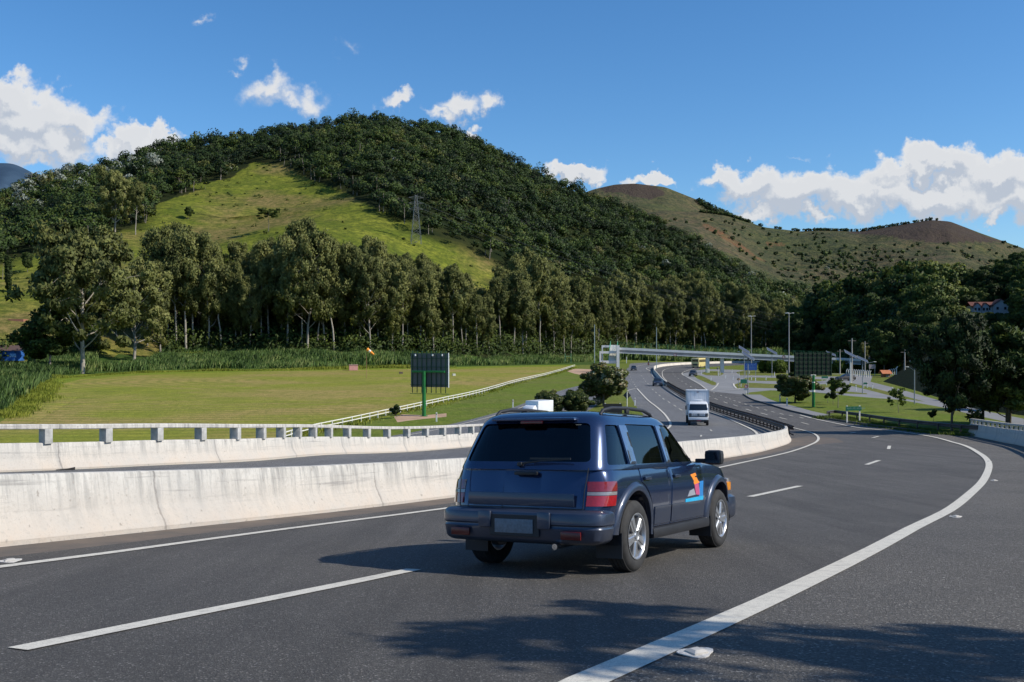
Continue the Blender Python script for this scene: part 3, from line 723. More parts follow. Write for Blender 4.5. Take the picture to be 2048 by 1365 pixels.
L_MANGO = m_leaf('glossy_leaves', [(0, (.02, .034, .010)), (.45, (.055, .08, .018)), (.8, (.12, .14, .03)), (.93, (.20, .13, .05)), (1, (.35, .36, .22))], .2, rough=.4)
L_REED = m_leaf('reed_leaves', [(0, (.035, .07, .02)), (.45, (.085, .155, .04)), (.8, (.15, .235, .06)), (1, (.27, .32, .11))], .4)
B_PALE = simple('pale_bark', (.30, .265, .215), .85, var=.35, scale=.9)
B_DARK = simple('dark_bark', (.10, .08, .06), .9, var=.35, scale=2)
B_MID = simple('grey_bark', (.2, .17, .14), .9, var=.3, scale=1.5)

def cards(C, Rr, n, size, rg, droop=0.0, aspect=1.6, tint0=.5, tvar=.25, up=.25, shell=.45):
    """leaf cards in ellipsoids centred on C (m,3) with radii Rr (m,3)"""
    m = len(C); n = np.asarray(n); n = np.full(m, n) if n.ndim == 0 else n
    idx = np.repeat(np.arange(m), n); N = len(idx)
    d = rg.normal(size=(N, 3)); d /= np.linalg.norm(d, axis=1)[:, None]
    r = (shell + (1 - shell) * rg.random(N)) ** .7
    Pc = C[idx] + d * Rr[idx] * r[:, None]
    a = rg.normal(size=(N, 3)); a[:, 2] = a[:, 2] * (1 - droop) - droop * 2.2; a /= np.linalg.norm(a, axis=1)[:, None]
    nn = d * .8 + rg.normal(size=(N, 3)) * .8 + np.array([0, 0, .35]); b = np.cross(nn, a); b /= np.linalg.norm(b, axis=1)[:, None] + 1e-9
    s = size * (0.6 + .8 * rg.random(N)); hl = (a * (s * aspect / 2)[:, None]); hw = b * (s / 2)[:, None]
    k = .35 + .3 * rg.random((N, 1))
    V = np.stack([Pc - hl, Pc + hw - hl * k * .2, Pc + hl, Pc - hw + hl * k * .3], 1).reshape(-1, 3)
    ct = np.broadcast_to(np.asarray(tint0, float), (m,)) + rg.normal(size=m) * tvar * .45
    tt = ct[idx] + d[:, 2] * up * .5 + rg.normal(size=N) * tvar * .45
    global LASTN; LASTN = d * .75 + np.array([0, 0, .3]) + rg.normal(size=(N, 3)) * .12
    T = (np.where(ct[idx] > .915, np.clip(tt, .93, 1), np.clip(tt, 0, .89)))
    Fq = np.arange(N * 4).reshape(-1, 4)
    return V, Fq, T
def skeleton(seed, h, cb, spread, nl, rise=.8, wob=.03, r0=None, fork=0, sub=3, flat=0, lean=0):
    rg = np.random.default_rng(seed); br = []; tips = []
    r0 = r0 or h * .012
    n = 9; t = np.linspace(0, 1, n); path = np.zeros((n, 3)); dr = rg.normal(size=2); dr /= np.linalg.norm(dr)
    path[:, 2] = t * h * .93; path[:, :2] = np.cumsum(rg.normal(size=(n, 2)) * wob * h * .35, axis=0) * t[:, None] + dr * lean * h * (t ** 1.3)[:, None]
    rad = r0 * (1 - t * .86); br.append((path, rad))
    at = lambda u: np.array([np.interp(u, t, path[:, k]) for k in range(3)])
    for i in range(nl):
        u = cb + (1 - cb) * ((i + rg.random() * .8) / nl) ** .9; p0 = at(min(u * .98, 1)); an = i * 2.4 + rg.random() * 1.2
        env = math.sin(math.pi * min(1, .22 + .72 * (u - cb) / (1 - cb + 1e-6))) ** .7
        ln = spread * env * (.75 + .5 * rg.random()); el = rise * (.5 + .7 * rg.random()) * (1 - flat)
        d = np.array([math.cos(an), math.sin(an), el]); d /= np.linalg.norm(d)
        q = [p0]; dd = d.copy()
        for s in range(4):
            dd = dd + rg.normal(size=3) * .16 + np.array([0, 0, .10 * (1 - flat)]); dd /= np.linalg.norm(dd); q.append(q[-1] + dd * ln / 4)
        q = np.array(q); rr = r0 * (.42 * (1 - u * .55)) * np.array([1, .8, .6, .42, .22]); br.append((q, rr))
        tips.append((q[-1], 1.0)); tips.append((q[2] * .4 + q[3] * .6, .8))
        for s in range(sub):
            v = .35 + .6 * rg.random(); j = int(v * 4); p = q[j] * (1 - (v * 4 - j)) + q[min(j + 1, 4)] * (v * 4 - j)
            e = dd * .5 + rg.normal(size=3) * .7 + np.array([0, 0, .3]); e /= np.linalg.norm(e); l2 = ln * (.25 + .3 * rg.random())
            m = p + e * l2 * .5 + rg.normal(size=3) * l2 * .06; z = p + e * l2; br.append((np.array([p, m, z]), rr[2] * np.array([.6, .42, .18]))); tips.append((z, .8))
    tips.append((path[-1] + np.array([0, 0, h * .02]), 1.0))
    return br, tips, rg
def crown_normals(V, C, h):
    c0 = C.mean(0); c0[2] -= .12 * h; q = V.reshape(-1, 4, 3).mean(1) - c0; q /= np.linalg.norm(q, axis=1)[:, None]; return LASTN * .62 + q * .55
def tree_meshes(name, seed, h, cb, spread, nl, clump, per, leaf, droop=0, aspect=1.6, bark=B_PALE, leafm=L_EUC, tsides=6, flatc=.8, minr=0.0, shell=.35, tint0=.5, **kw):
    br, tips, rg = skeleton(seed, h, cb, spread, nl, **kw)
    m = MB()
    for p, r in br:
        if r[0] > minr: m.tube(p, list(r), tsides if p is br[0][0] else max(4, tsides - 2), False)
    tm = m.mesh(name + '_trunk', False); tm.polygons.foreach_set('use_smooth', [True] * len(tm.polygons)); tm.materials.append(bark)
    C = np.array([p for p, _ in tips]); S = np.array([s for _, s in tips]) * clump * (.75 + .5 * rg.random(len(tips)))
    Rr = np.stack([S, S, S * flatc], 1)
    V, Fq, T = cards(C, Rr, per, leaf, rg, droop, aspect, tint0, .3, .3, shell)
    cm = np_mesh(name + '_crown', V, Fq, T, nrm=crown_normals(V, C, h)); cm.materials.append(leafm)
    return tm, cm
def plant(kind, name, loc, scale=1, rz=0, label=None, cat='tree', group=None, sz=None):
    e = empty(name, loc, rz, label, cat, group); e.scale = (scale, scale, sz or scale)
    for nm, me in (('trunk', kind[0]), ('crown', kind[1])):
        o = bpy.data.objects.new(nm, me); COL.objects.link(o); o.parent = e
    return e
EUC = [tree_meshes('euc', 100 + i, 30, (.16, .24, .34, .2, .42)[i % 5], (4.6, 6.4, 5.2, 7.6, 5.6)[i % 5], (22, 24, 17, 26, 15)[i % 5], (1.35, 1.5, 1.6, 1.45, 1.5)[i % 5], 88, .33, .5, 2.3, B_PALE, L_EUC, wob=.045, rise=(1.3, .9, 1.2, 1.0, 1.4)[i % 5], r0=.36, sub=6, shell=.0, flatc=1.35, lean=.03 * (i % 3)) for i in range(10)]
EUC_WIDE = [tree_meshes('eucw', 140 + i, 26, .15, 12.5, 28, 2.3, 150, .45, .5, 2.0, B_PALE, L_EUC, wob=.05, rise=.9, r0=.5, sub=4, shell=.1, lean=.06) for i in range(2)]
BROAD = [tree_meshes('broad', 200 + i, 16, .22, 6.2, 16, 2.2, 190, .50, .1, 1.5, B_MID, L_DARK, wob=.04, rise=.8, r0=.30, sub=3, shell=.45) for i in range(6)]
UMBR = [tree_meshes('umbr', 230 + i, 9, .62, 5.0, 9, 1.15, 150, .34, 0, 1.4, B_MID, L_DARK, wob=.05, rise=.35, r0=.16, sub=3, flatc=.35, shell=.3) for i in range(3)]
NEARM = [tree_meshes('feather', 250 + i, 9.5, .16, 4.6, 22, 1.05, 260, .17, .1, 2.6, B_DARK, L_DARK, tsides=9, wob=.05, rise=.6, r0=.17, sub=6, flatc=.7, shell=.1, tint0=.42) for i in range(3)]
def belt_top(px):
    return np.interp(px, [40, 100, 150, 190, 240, 290, 340, 400, 460, 500, 560, 600, 640, 690, 760, 810, 870, 930, 980, 1040, 1090, 1130, 1200, 1240, 1300, 1380, 1440, 1500, 1560, 1640],
                     [560, 500, 482, 492, 560, 540, 462, 458, 500, 498, 480, 448, 462, 482, 490, 512, 505, 560, 575, 505, 505, 548, 562, 545, 560, 562, 565, 582, 600, 605])
def Zpx(px, Y): return float(H(np.array([(px - CX) / F * Y]), np.array([Y]))[0])
def make_belt():
    rg = np.random.default_rng(5); k = 0
    glb = 'tall slender eucalyptus with pale trunk in the dense belt behind the field'
    grb = 'tall slender eucalyptus in the dense belt behind the far highway bend'
    for row in range(3):
        px = 205.0 + row * 9 if row else 300
        while px < 1640:
            bd = float(np.interp(px, PXT, BD)); Y = bd + 2 + row * 17 + rg.random() * 9
            x = px + rg.normal() * 4; X = (x - CX) / F * Y; z = h1(X, Y)
            top = float(belt_top(x)) + rg.normal() * 10 + abs(rg.normal()) * (34 if row < 2 else 18)
            h = (CY - top) / F * Y - z; h = min(max(h, 13), 46)
            gap = 590 < 0
            kd = EUC[int(rg.integers(len(EUC)))]
            right = px > 1240
            plant(kd, 'eucalyptus_tree', (X, Y, z - .2), h / 30 * .93, rg.random() * 6.28, grb if right else glb, 'tree', 'eucalyptus trees behind the highway bend' if right else 'eucalyptus trees behind the field', h / 30)
            px += (18 if row == 0 else 15) * (300 / bd) ** .6 * (.75 + .55 * rg.random()); k += 1
    # the broad old eucalyptus at the field corner, with neighbours
    for x, yb, top, w, lab in ((165, 748, 482, 1.0, 'broad spreading eucalyptus with forked white limbs above the round dark tree'), (268, 722, 548, .7, 'wide eucalyptus next to the grassy gap at the field corner')):
        g = P(x, yb); h = (CY - top) / F * g.y - g.z; plant(EUC_WIDE[int(x) % 2], 'eucalyptus_tree', g - Vector((0, 0, .2)), h / 26 * w ** .2, 1.0 + x, lab, 'tree', None, h / 26)
    g = P(100, 742); plant(BROAD[0], 'broadleaf_tree', g, 1.0, 2.0, 'round dark green tree in front of the broad eucalyptus beside the tall reeds', 'tree', None, .86)
    g = P(70, 738); plant(BROAD[3], 'broadleaf_tree', g, .5, 4.0, 'smaller dark round tree half hiding the blue wall', 'tree')
    # slim cypress
    c = tree_meshes('cypress', 301, 12, .03, .8, 34, .85, 260, .3, .0, 1.6, B_MID, L_DARK, wob=.01, rise=2.4, r0=.15, sub=1)
    g = G((17 - CX) / F * 330, 330); plant(c, 'cypress_tree', g, 1, 0, 'slim upright dark cypress on the pasture above the blue wall', 'tree')
    # distinct trees on the pasture
    def on_hill(px, py):
        return P(px, py)
    for x, yb, top, kd, s, lab in ((230, 466, 352, EUC_WIDE[1], .8, 'tall tree with pale trunk at the edge of the hillside pasture, left of its twin'), (271, 470, 362, EUC[4], .9, 'tall tree with pale trunk on the hillside pasture, right of its twin'),
                                   (537, 462, 420, UMBR[0], 1, 'flat-topped small tree alone on the bare patch of the pasture'), (410, 380, 362, UMBR[1], 1, 'low leafless-looking tree near the top of the pasture'),
                                   (376, 438, 415, BROAD[2], 1, 'small upright dark tree alone on the pasture'), (305, 415, 370, EUC[1], 1, 'pale thin tree at the forest edge above the pasture'), (360, 386, 345, UMBR[2], 1, 'pale-trunked tree where forest meets the upper pasture'),
                                   (1160, 382, 352, UMBR[0], 1.2, 'large flat-crowned tree on the ridge above the bare hills'), (1183, 386, 362, UMBR[1], 1.1, 'second flat-crowned tree on the ridge, lower down'),
                                   (5, 560, 512, UMBR[2], .9, 'thin open tree at the pasture edge on the far left'), (55, 545, 508, BROAD[1], .8, 'rounded grey-green tree low on the left pasture'), (312, 300, 282, UMBR[1], 1, 'open-crowned tree standing on the skyline above the pasture'),
                                   (652, 236, 214, UMBR[2], 1, 'flat-topped tree on the skyline just left of the summit'), (735, 236, 212, UMBR[0], .9, 'tall dark tree on the summit skyline')):
        g = on_hill(x, yb); hh = {id(EUC_WIDE[1]): 26}.get(id(kd), 30 if kd in EUC else (16 if kd in BROAD else 9)); h = (yb - top) / F * g.y
        plant(kd, 'hillside_tree', g - Vector((0, 0, .3)), h / hh * s, x, lab, 'tree', None, h / hh)
def make_right_woods():
    rg = np.random.default_rng(11)
    topf = lambda x: np.interp(x, [1580, 1650, 1700, 1750, 1800, 1850, 1880, 1910, 1950, 2000, 2048, 2200], [612, 594, 580, 562, 545, 524, 540, 572, 568, 548, 530, 510])
    lb = 'dense dark broadleaf tree in the wood behind the hedge and signs'
    ls = 'dark broadleaf tree on the shaded slope beside the house'
    for row in range(5):
        px = 1590.0 + row * 6
        while px < 2160:
            if px < 1690: Y = 415 - 12 * row
            else: Y = np.interp(px, [1690, 1780, 1860, 1960, 2160], [395, 360, 330, 290, 220]) - row * (24 if px < 1900 else 30)
            Y = Y + rg.normal() * 5; X = (px - CX) / F * Y; z = h1(X, Y)
            top = topf(px) + row * (30 if row < 3 else 26) + rg.normal() * 10 + abs(rg.normal()) * 8
            if 1885 < px < 2075: top = max(top, (624 if Y > 250 else 648) + rg.random() * 10)
            h = (CY - top) / F * Y - z
            if h > 5:
                h = min(h, 30); kd = BROAD[int(rg.integers(6))] if rg.random() < .8 else EUC[int(rg.integers(9))]
                hb = 16 if kd in BROAD else 30
                plant(kd, 'broadleaf_tree' if hb == 16 else 'eucalyptus_tree', (X, Y, z - .3), h / hb * (1.0 if hb == 16 else 1.2), rg.random() * 6, lb if px < 1900 else ls, 'tree', 'trees in the wood behind the interchange' if px < 1900 else 'trees on the shaded slope', h / hb)
            px += rg.uniform(22, 38) * (300 / Y) ** .5
def make_back_slope():
    rg = np.random.default_rng(77)
    for row in range(3):
        px = 1890.0 + row * 10
        while px < 2200:
            Y = 372 - row * 22 + rg.normal() * 4; X = (px - CX) / F * Y; z = h1(X, Y)
            top = float(np.interp(px, [1880, 1910, 1950, 2000, 2048, 2200], [548, 572, 566, 548, 528, 510])) + row * 26 + rg.normal() * 6; h = min(max((CY - top) / F * Y - z, 6), 30)
            plant(BROAD[int(rg.integers(6))], 'broadleaf_tree', (X, Y, z - .3), h / 16 * 1.05, rg.random() * 6, 'dark broadleaf tree on the ridge above the white house', 'tree', 'trees on the ridge above the house', h / 16)
            px += rg.uniform(20, 34)
def make_slope_bushes():
    rg = np.random.default_rng(91); n = 0
    for Y in np.arange(362, 205, -9.0):
        for px in np.arange(1900, 2130, 15.0):
            x = px + rg.normal() * 4; y = Y + rg.normal() * 3; X = (x - CX) / F * y; z = h1(X, y); py = CY - F * z / y
            if py > 668 or (y > 290 and y < 312 and x < 2035): continue
            h = rg.uniform(4.5, 8.5)
            if y < 305 and x < 2042: h = min(h, (CY - 622) / F * y - z - 1.2)
            if h < 2.2: continue
            plant(BROAD[int(rg.integers(6))], 'slope_tree', (X, y, z - .6), h / 14, rg.random() * 6, 'small dark tree in the thicket covering the slope round the white house', 'tree', 'thicket trees round the white house'); n += 1
    print('slope bushes', n)
def make_near_trees():
    for i, (x, y, s, k, lab) in enumerate(((31.8, 72, .60, 0, 'dark feathery roadside tree behind the guardrail, nearest the lawn'), (36.6, 73.5, .80, 1, 'dark feathery roadside tree with two trunks behind the slatted parapet'), (40.5, 74, .80, 2, 'dark feathery roadside tree at the right edge behind the parapet'))):
        plant(NEARM[k], 'roadside_tree', G(x, y), s, i * 2.1 + .5, lab, 'tree', None, .80 if i == 0 else .69)
    for i, (x, y, s, k) in enumerate(((38.8, 82, .82, 1), (46.5, 78, .95, 0), (44, 88, .85, 2))):
        plant(NEARM[k], 'roadside_tree', G(x, y), s, i * 1.3 + 2, 'dark feathery tree in the second row behind the slatted parapet', 'tree', 'second row of roadside trees', s * .82)
    # tree standing outside the parapet close to the photographer; its branches shade the near shoulder
    sh = tree_meshes('shade', 402, 7.4, .62, 2.9, 14, .40, 75, .10, .2, 2.8, B_DARK, L_DARK, wob=.03, rise=.45, r0=.13, sub=5, flatc=.5, shell=.1)
    g = G(12.0, 2.3); tr_ = plant(sh, 'roadside_tree', g, 1, R(146), 'roadside tree outside the parapet close to the near shoulder', 'tree'); tr_.scale = (1.9, 1.0, 1)
    # lawn trees
    lawn = [(1592, 806, 750, 3.1, 'mango', 'dense round-crowned bushy tree on several stems on the lawn')]
    mg = tree_meshes('mango', 411, 4.0, .22, 2.5, 34, .72, 330, .17, .1, 1.7, B_DARK, L_MANGO, wob=.03, rise=.8, r0=.13, sub=4, flatc=.8, shell=.5)
    g = P(1590, 806); plant(mg, 'lawn_tree', g, .98, 0, 'dense round-crowned bushy tree with several stems on the lawn left of the green billboard post', 'tree', None, .66)
    rt = tree_meshes('roadtree', 412, 5.4, .18, 2.7, 30, .78, 300, .17, .1, 1.7, B_DARK, L_MANGO, wob=.04, rise=.8, r0=.14, sub=4, flatc=.85, shell=.5, tint0=.55)
    g = G(11.2, 122); plant(rt, 'verge_tree', g, 1, .7, 'leafy dark tree on the verge between the exit road and the highway', 'tree', None, .80)
    for px, y, s, lab in ((1150, 113, .62, 'low spreading bush beside the verge tree'), (1100, 112, .58, 'low flowering bush behind the blue car roof'), (1068, 118, .55, 'small bush beside the white truck on the exit road')):
        plant(rt, 'verge_bush', G((px - CX) / F * y + (1.6 if px < 1080 else 0), y, -.7), s, px, lab, 'bush', None, s * .8)
    sm = tree_meshes('small', 413, 3.0, .5, 1.1, 9, .38, 130, .10, .1, 1.8, B_MID, L_BRIGHT, wob=.04, rise=.5, r0=.05, sub=3, flatc=.5)
    g = P(1676, 816); plant(sm, 'young_tree', g, 1.0, 0, 'young flat-crowned light green tree right of the green billboard post', 'tree')
    sr = tree_meshes('smallr', 414, 1.6, .5, .5, 7, .24, 130, .08, .1, 1.6, B_MID, L_DARK, wob=.02, rise=.8, r0=.03, sub=2)
    g = P(1666, 810); plant(sr, 'young_tree', g, .9, 0, 'small round-headed dark young tree beside the flat-crowned one', 'tree')
    g = P(1655, 806); plant(sr, 'young_tree', g, .7, 2, 'smallest sparse sapling left of the round-headed young tree', 'tree')
    sp = tree_meshes('sparse', 415, 2.3, .3, .95, 8, .26, 45, .10, .1, 1.8, B_MID, L_BRIGHT, wob=.05, rise=.6, r0=.035, sub=3)
    g = P(1797, 826); plant(sp, 'young_tree', g, 1.0, 0, 'sparse thin young tree alone on the lawn right of the green sign', 'tree')
    g = P(1867, 848); plant(sr, 'young_tree', g, .7, 1, 'tiny sapling on the lawn left of the dark roadside trees', 'tree')
    g = P(792, 838); plant(sr, 'verge_bush', g + Vector((0, 0, -.35)), 1.0, 1, 'small round shrub at the white fence near the billboard post', 'bush')
    # hedge
    Ys = 262; C = []
    for px in np.arange(1520, 1800, 2.5): C.append(((px - CX) / F * (Ys + 3 * math.sin(px * .1)), Ys + 3 * math.sin(px * .1)))
    C = np.array(C); z = H(C[:, 0], C[:, 1]); rg = np.random.default_rng(3)
    C3 = np.column_stack([C, z + 1.7]); Rr = np.tile([.9, 1.1, 1.7], (len(C3), 1)) * (.85 + .3 * rg.random((len(C3), 1)))
    V, Fq, T = cards(C3, Rr, 120, .35, rg, .1, 1.5, .45, .3, .5, .6)
    me = np_mesh('hedge', V, Fq, T, nrm=LASTN); tag(link('hedge', me, L_BRIGHT), 'long clipped bright green hedge in front of the dark wood behind the interchange', 'hedge')
def make_forest():
    rg = np.random.default_rng(21)
    # candidates spread evenly over the plan of the hillside
    n = 26000; px = rg.uniform(-330, 1720, n); u = rg.random(n)
    bd = np.interp(px, PXT, BD) + 34; rd = np.interp(px, PXT, RD) + 45
    Y = np.sqrt(bd ** 2 + u * (np.maximum(rd, bd + 60) ** 2 - bd ** 2)); X = (px - CX) / F * Y
    Z = H(X, Y); keep = ~meadow_mask(X, Y, Z)
    dens = np.clip(vnoise(X, Y, 45, 9) * 1.5, .45, 1); keep &= rg.random(n) < dens
    X, Y, Z, px = X[keep], Y[keep], Z[keep], px[keep]
    # keep a minimum distance so that crowns jostle but do not coincide
    cell = {}; sel = []
    for i in range(len(X)):
        c = (int(X[i] // 5.4), int(Y[i] // 5.4))
        if cell.get(c, 0) < 1: cell[c] = 1; sel.append(i)
    X, Y, Z, px = X[sel], Y[sel], Z[sel], px[sel]; m = len(X)
    py = CY - F * Z / Y
    # a thin scatter of shrubs on the pasture too
    r = 2.4 + 2.9 * rg.random(m) ** 1.8 + 2.2 * (rg.random(m) > .94); hh = r * (1.5 + .7 * rg.random(m)) + 1.5
    tint = .40 + .42 * (vnoise(X, Y, 60, 4) - .5) + .2 * (vnoise(X, Y, 22, 14) - .5) + rg.normal(size=m) * .19
    tint = np.clip(tint, .03, .84)
    rust = rg.random(m) > .985; tint[rust] = .83
    silver = inside(px, py, [(20, 340), (140, 340), (230, 350), (330, 330), (300, 370), (150, 400), (120, 440), (30, 440)]) & (rg.random(m) < .3); silver |= rg.random(m) > .9985
    r[silver] *= .75; tint[silver] = .96
    # each crown is 4 to 5 lobes
    Cs = []; Rs = []; Ts = []
    for k in range(5):
        a = rg.random(m) * 6.28; d = r * (.0 if k == 0 else .62)
        zz = Z + hh - r * (.55 if k == 0 else .85) + rg.normal(size=m) * r * .14
        Cs.append(np.column_stack([X + np.cos(a) * d, Y + np.sin(a) * d, zz])); q = r * (.66 if k == 0 else .52) * (.85 + .3 * rg.random(m)); Rs.append(np.column_stack([q, q, q * .8])); Ts.append(tint + rg.normal(size=m) * .03)
    C = np.vstack(Cs); Rr = np.vstack(Rs); T0 = np.concatenate(Ts)
    nper = np.clip((Rr[:, 0] ** 2 * 8).astype(int), 10, 80)
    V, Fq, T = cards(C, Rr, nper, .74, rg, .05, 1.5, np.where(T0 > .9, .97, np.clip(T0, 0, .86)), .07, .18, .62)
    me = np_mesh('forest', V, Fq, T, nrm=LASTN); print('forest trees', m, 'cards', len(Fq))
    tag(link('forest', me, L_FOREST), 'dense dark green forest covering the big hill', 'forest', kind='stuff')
    # pale trunks and bare branches showing along the forest margin
    mb = MB(); k = 0
    for i in rg.permutation(m)[:5000]:
        nearm = bool(meadow_mask(np.array([X[i]]), np.array([Y[i] - 22]), np.array([H(np.array([X[i]]), np.array([Y[i] - 22]))[0]]))[0])
        if (nearm and rg.random() < .45) or k < 60:
            p = np.array([X[i], Y[i] - r[i] * .7, Z[i] - .5]); q = p + np.array([rg.normal() * .6, 0, hh[i] * .95]); mb.tube([p, (p + q) / 2 + rg.normal(size=3) * .25, q], [.22, .17, .1], 4, False); k += 1
    o = mb.build('forest_trunks', B_MID, fix=False); tag(o, 'thin pale trunks along the forest edge', 'trunks', kind='stuff')
    # undergrowth under the belt
    n = 4600; px = rg.uniform(-200, 1700, n); bd = np.interp(px, PXT, BD); Y = bd + 2 + rg.random(n) * 62; X = (px - CX) / F * Y; Z = H(X, Y)
    rr = 1.1 + 2.6 * rg.random(n) ** 1.6 + (Y - bd) * .035
    keep = ~((px < 330) & (px > 195) & (Y - bd < 55)) & ~((px < 150) & (Y - bd > 7)); X, Y, Z, rr = X[keep], Y[keep], Z[keep], rr[keep]
    V, Fq, T = cards(np.column_stack([X, Y, Z + rr * .8]), np.column_stack([rr * 1.2, rr * 1.2, rr * 1.3]), 95, .55, rg, .1, 1.5, np.full(len(X), .30) + rg.random(len(X)) * .22, .15, .3, .4)
    me = np_mesh('undergrowth', V, Fq, T, nrm=LASTN); tag(link('undergrowth', me, L_DARK), 'dark shrubby undergrowth among the belt trees', 'undergrowth', kind='stuff')
    # shrubs dotted on the pasture and on the bare hills
    n = 900; px = rg.uniform(-200, 1050, n); Y = rg.uniform(330, 700, n); X = (px - CX) / F * Y; Z = H(X, Y); k = meadow_mask(X, Y, Z) & (rg.random(n) < .25 + .9 * (vnoise(X, Y, 40, 3) > .6)); X, Y, Z = X[k], Y[k], Z[k]; rr = .4 + 1.1 * rg.random(len(X)) ** 2.5
    V, Fq, T = cards(np.column_stack([X, Y, Z + rr * .5]), np.column_stack([rr * 1.4, rr * 1.4, rr * .8]), 40, .5, rg, 0, 1.4, .5, .3, .3, .4)
    me = np_mesh('shrubs', V, Fq, T, nrm=LASTN); tag(link('pasture_shrubs', me, L_DARK), 'low shrubs dotted over the hillside pasture', 'shrubs', kind='stuff')
    pts = []
    for _ in range(1700):
        x = rg.uniform(1300, 2100); y = rg.uniform(440, 600); ry = np.interp(x, [q[0] for q in HB], [q[1] for q in HB])
        if y < ry + 4: continue
        dn = 1 if (1600 < x < 1760 and 505 < y < 560) else (.45 if y > 520 else .3)
        if rg.random() < dn and not (1690 < x < 2000 and y < 488): pts.append((x, y, 2 + 3.5 * rg.random()))
    for x in np.arange(1380, 1880, 3.0):
        if (1400 < x < 1500) or rg.random() < np.interp(x, [1500, 1560, 1640, 1760, 1800, 1880], [.2, .4, .85, .8, .5, .3]): pts.append((x, np.interp(x, [q[0] for q in HB], [q[1] for q in HB]) + .5, 3 + 3.5 * rg.random()))
    C = np.array([world_of(x, y, 1500, 760, -10, HB) for x, y, _ in pts]); rr = np.array([p[2] for p in pts]) * .46
    V, Fq, T = cards(C + np.array([0, -3, 1.5]), np.column_stack([rr * 1.3, rr * 1.3, rr]), 45, 1.6, rg, 0, 1.3, .46, .4, .2, .4)
    me = np_mesh('far', V, Fq, T, nrm=LASTN); tag(link('distant_scrub', me, L_FOREST), 'scattered scrub and small trees on the bare hills', 'scrub', kind='stuff')
    pts = [(x, np.interp(x, [q[0] for q in HC], [q[1] for q in HC]) + 2 + rg.random() * 8, 4 + 4 * rg.random()) for x in np.arange(1396, 1500, 1.6)]
    C = np.array([world_of(x, y, 2100, 1500, 60, HC) for x, y, _ in pts]); rr = np.array([p[2] for p in pts])
    V, Fq, T = cards(C + np.array([0, -3, 2]), np.column_stack([rr * 1.5, rr * 1.5, rr]), 50, 2.6, rg, 0, 1.3, .28, .2, .2, .4)
    me = np_mesh('far', V, Fq, T, nrm=LASTN); tag(link('ridge_wood', me, L_FOREST), 'dark band of trees along the shoulder of the far bare peak', 'wood', kind='stuff')
def blades(name, XY, hgt, w, mat, label, cat, per=5, lean=.6, tint0=.5, rg=None):
    rg = rg or np.random.default_rng(31)
    X = np.repeat(XY[:, 0], per) + rg.normal(size=len(XY) * per) * .35; Y = np.repeat(XY[:, 1], per) + rg.normal(size=len(XY) * per) * .35; Z = H(X, Y); N = len(X)
    h = hgt * (.55 + .7 * rg.random(N)) * (.45 + 1.0 * vnoise(X, Y, 9, 12)); a = rg.random(N) * 6.28; l = rg.random(N) * lean
    B = np.column_stack([X, Y, Z - .1]); D = np.column_stack([np.cos(a) * l, np.sin(a) * l, np.ones(N)]) * h[:, None]; S = np.column_stack([np.cos(a + 1.57), np.sin(a + 1.57), np.zeros(N)]) * (w / 2)
    M = B + D * .55 + np.column_stack([-np.cos(a), -np.sin(a), np.zeros(N)]) * (h * .08)[:, None]
    V = np.stack([B - S * .6, B + S * .6, M + S, M - S, B + D * 1.0, B + D], 1)
    V = np.stack([B - S * .6, B + S * .6, M + S, B + D, M - S], 1)
    T = np.clip(tint0 + rg.normal(size=N) * .22 + .7 * (vnoise(X, Y, 5, 15) - .5), 0, 1)
    Fq = np.arange(N * 5).reshape(-1, 5)
    NR = np.column_stack([np.cos(a) * .5, np.sin(a) * .5, np.full(N, .8)]); me = np_mesh(name, V.reshape(-1, 3), Fq, T, nrm=NR)
    return tag(link(name, me, mat), label, cat, kind='stuff')
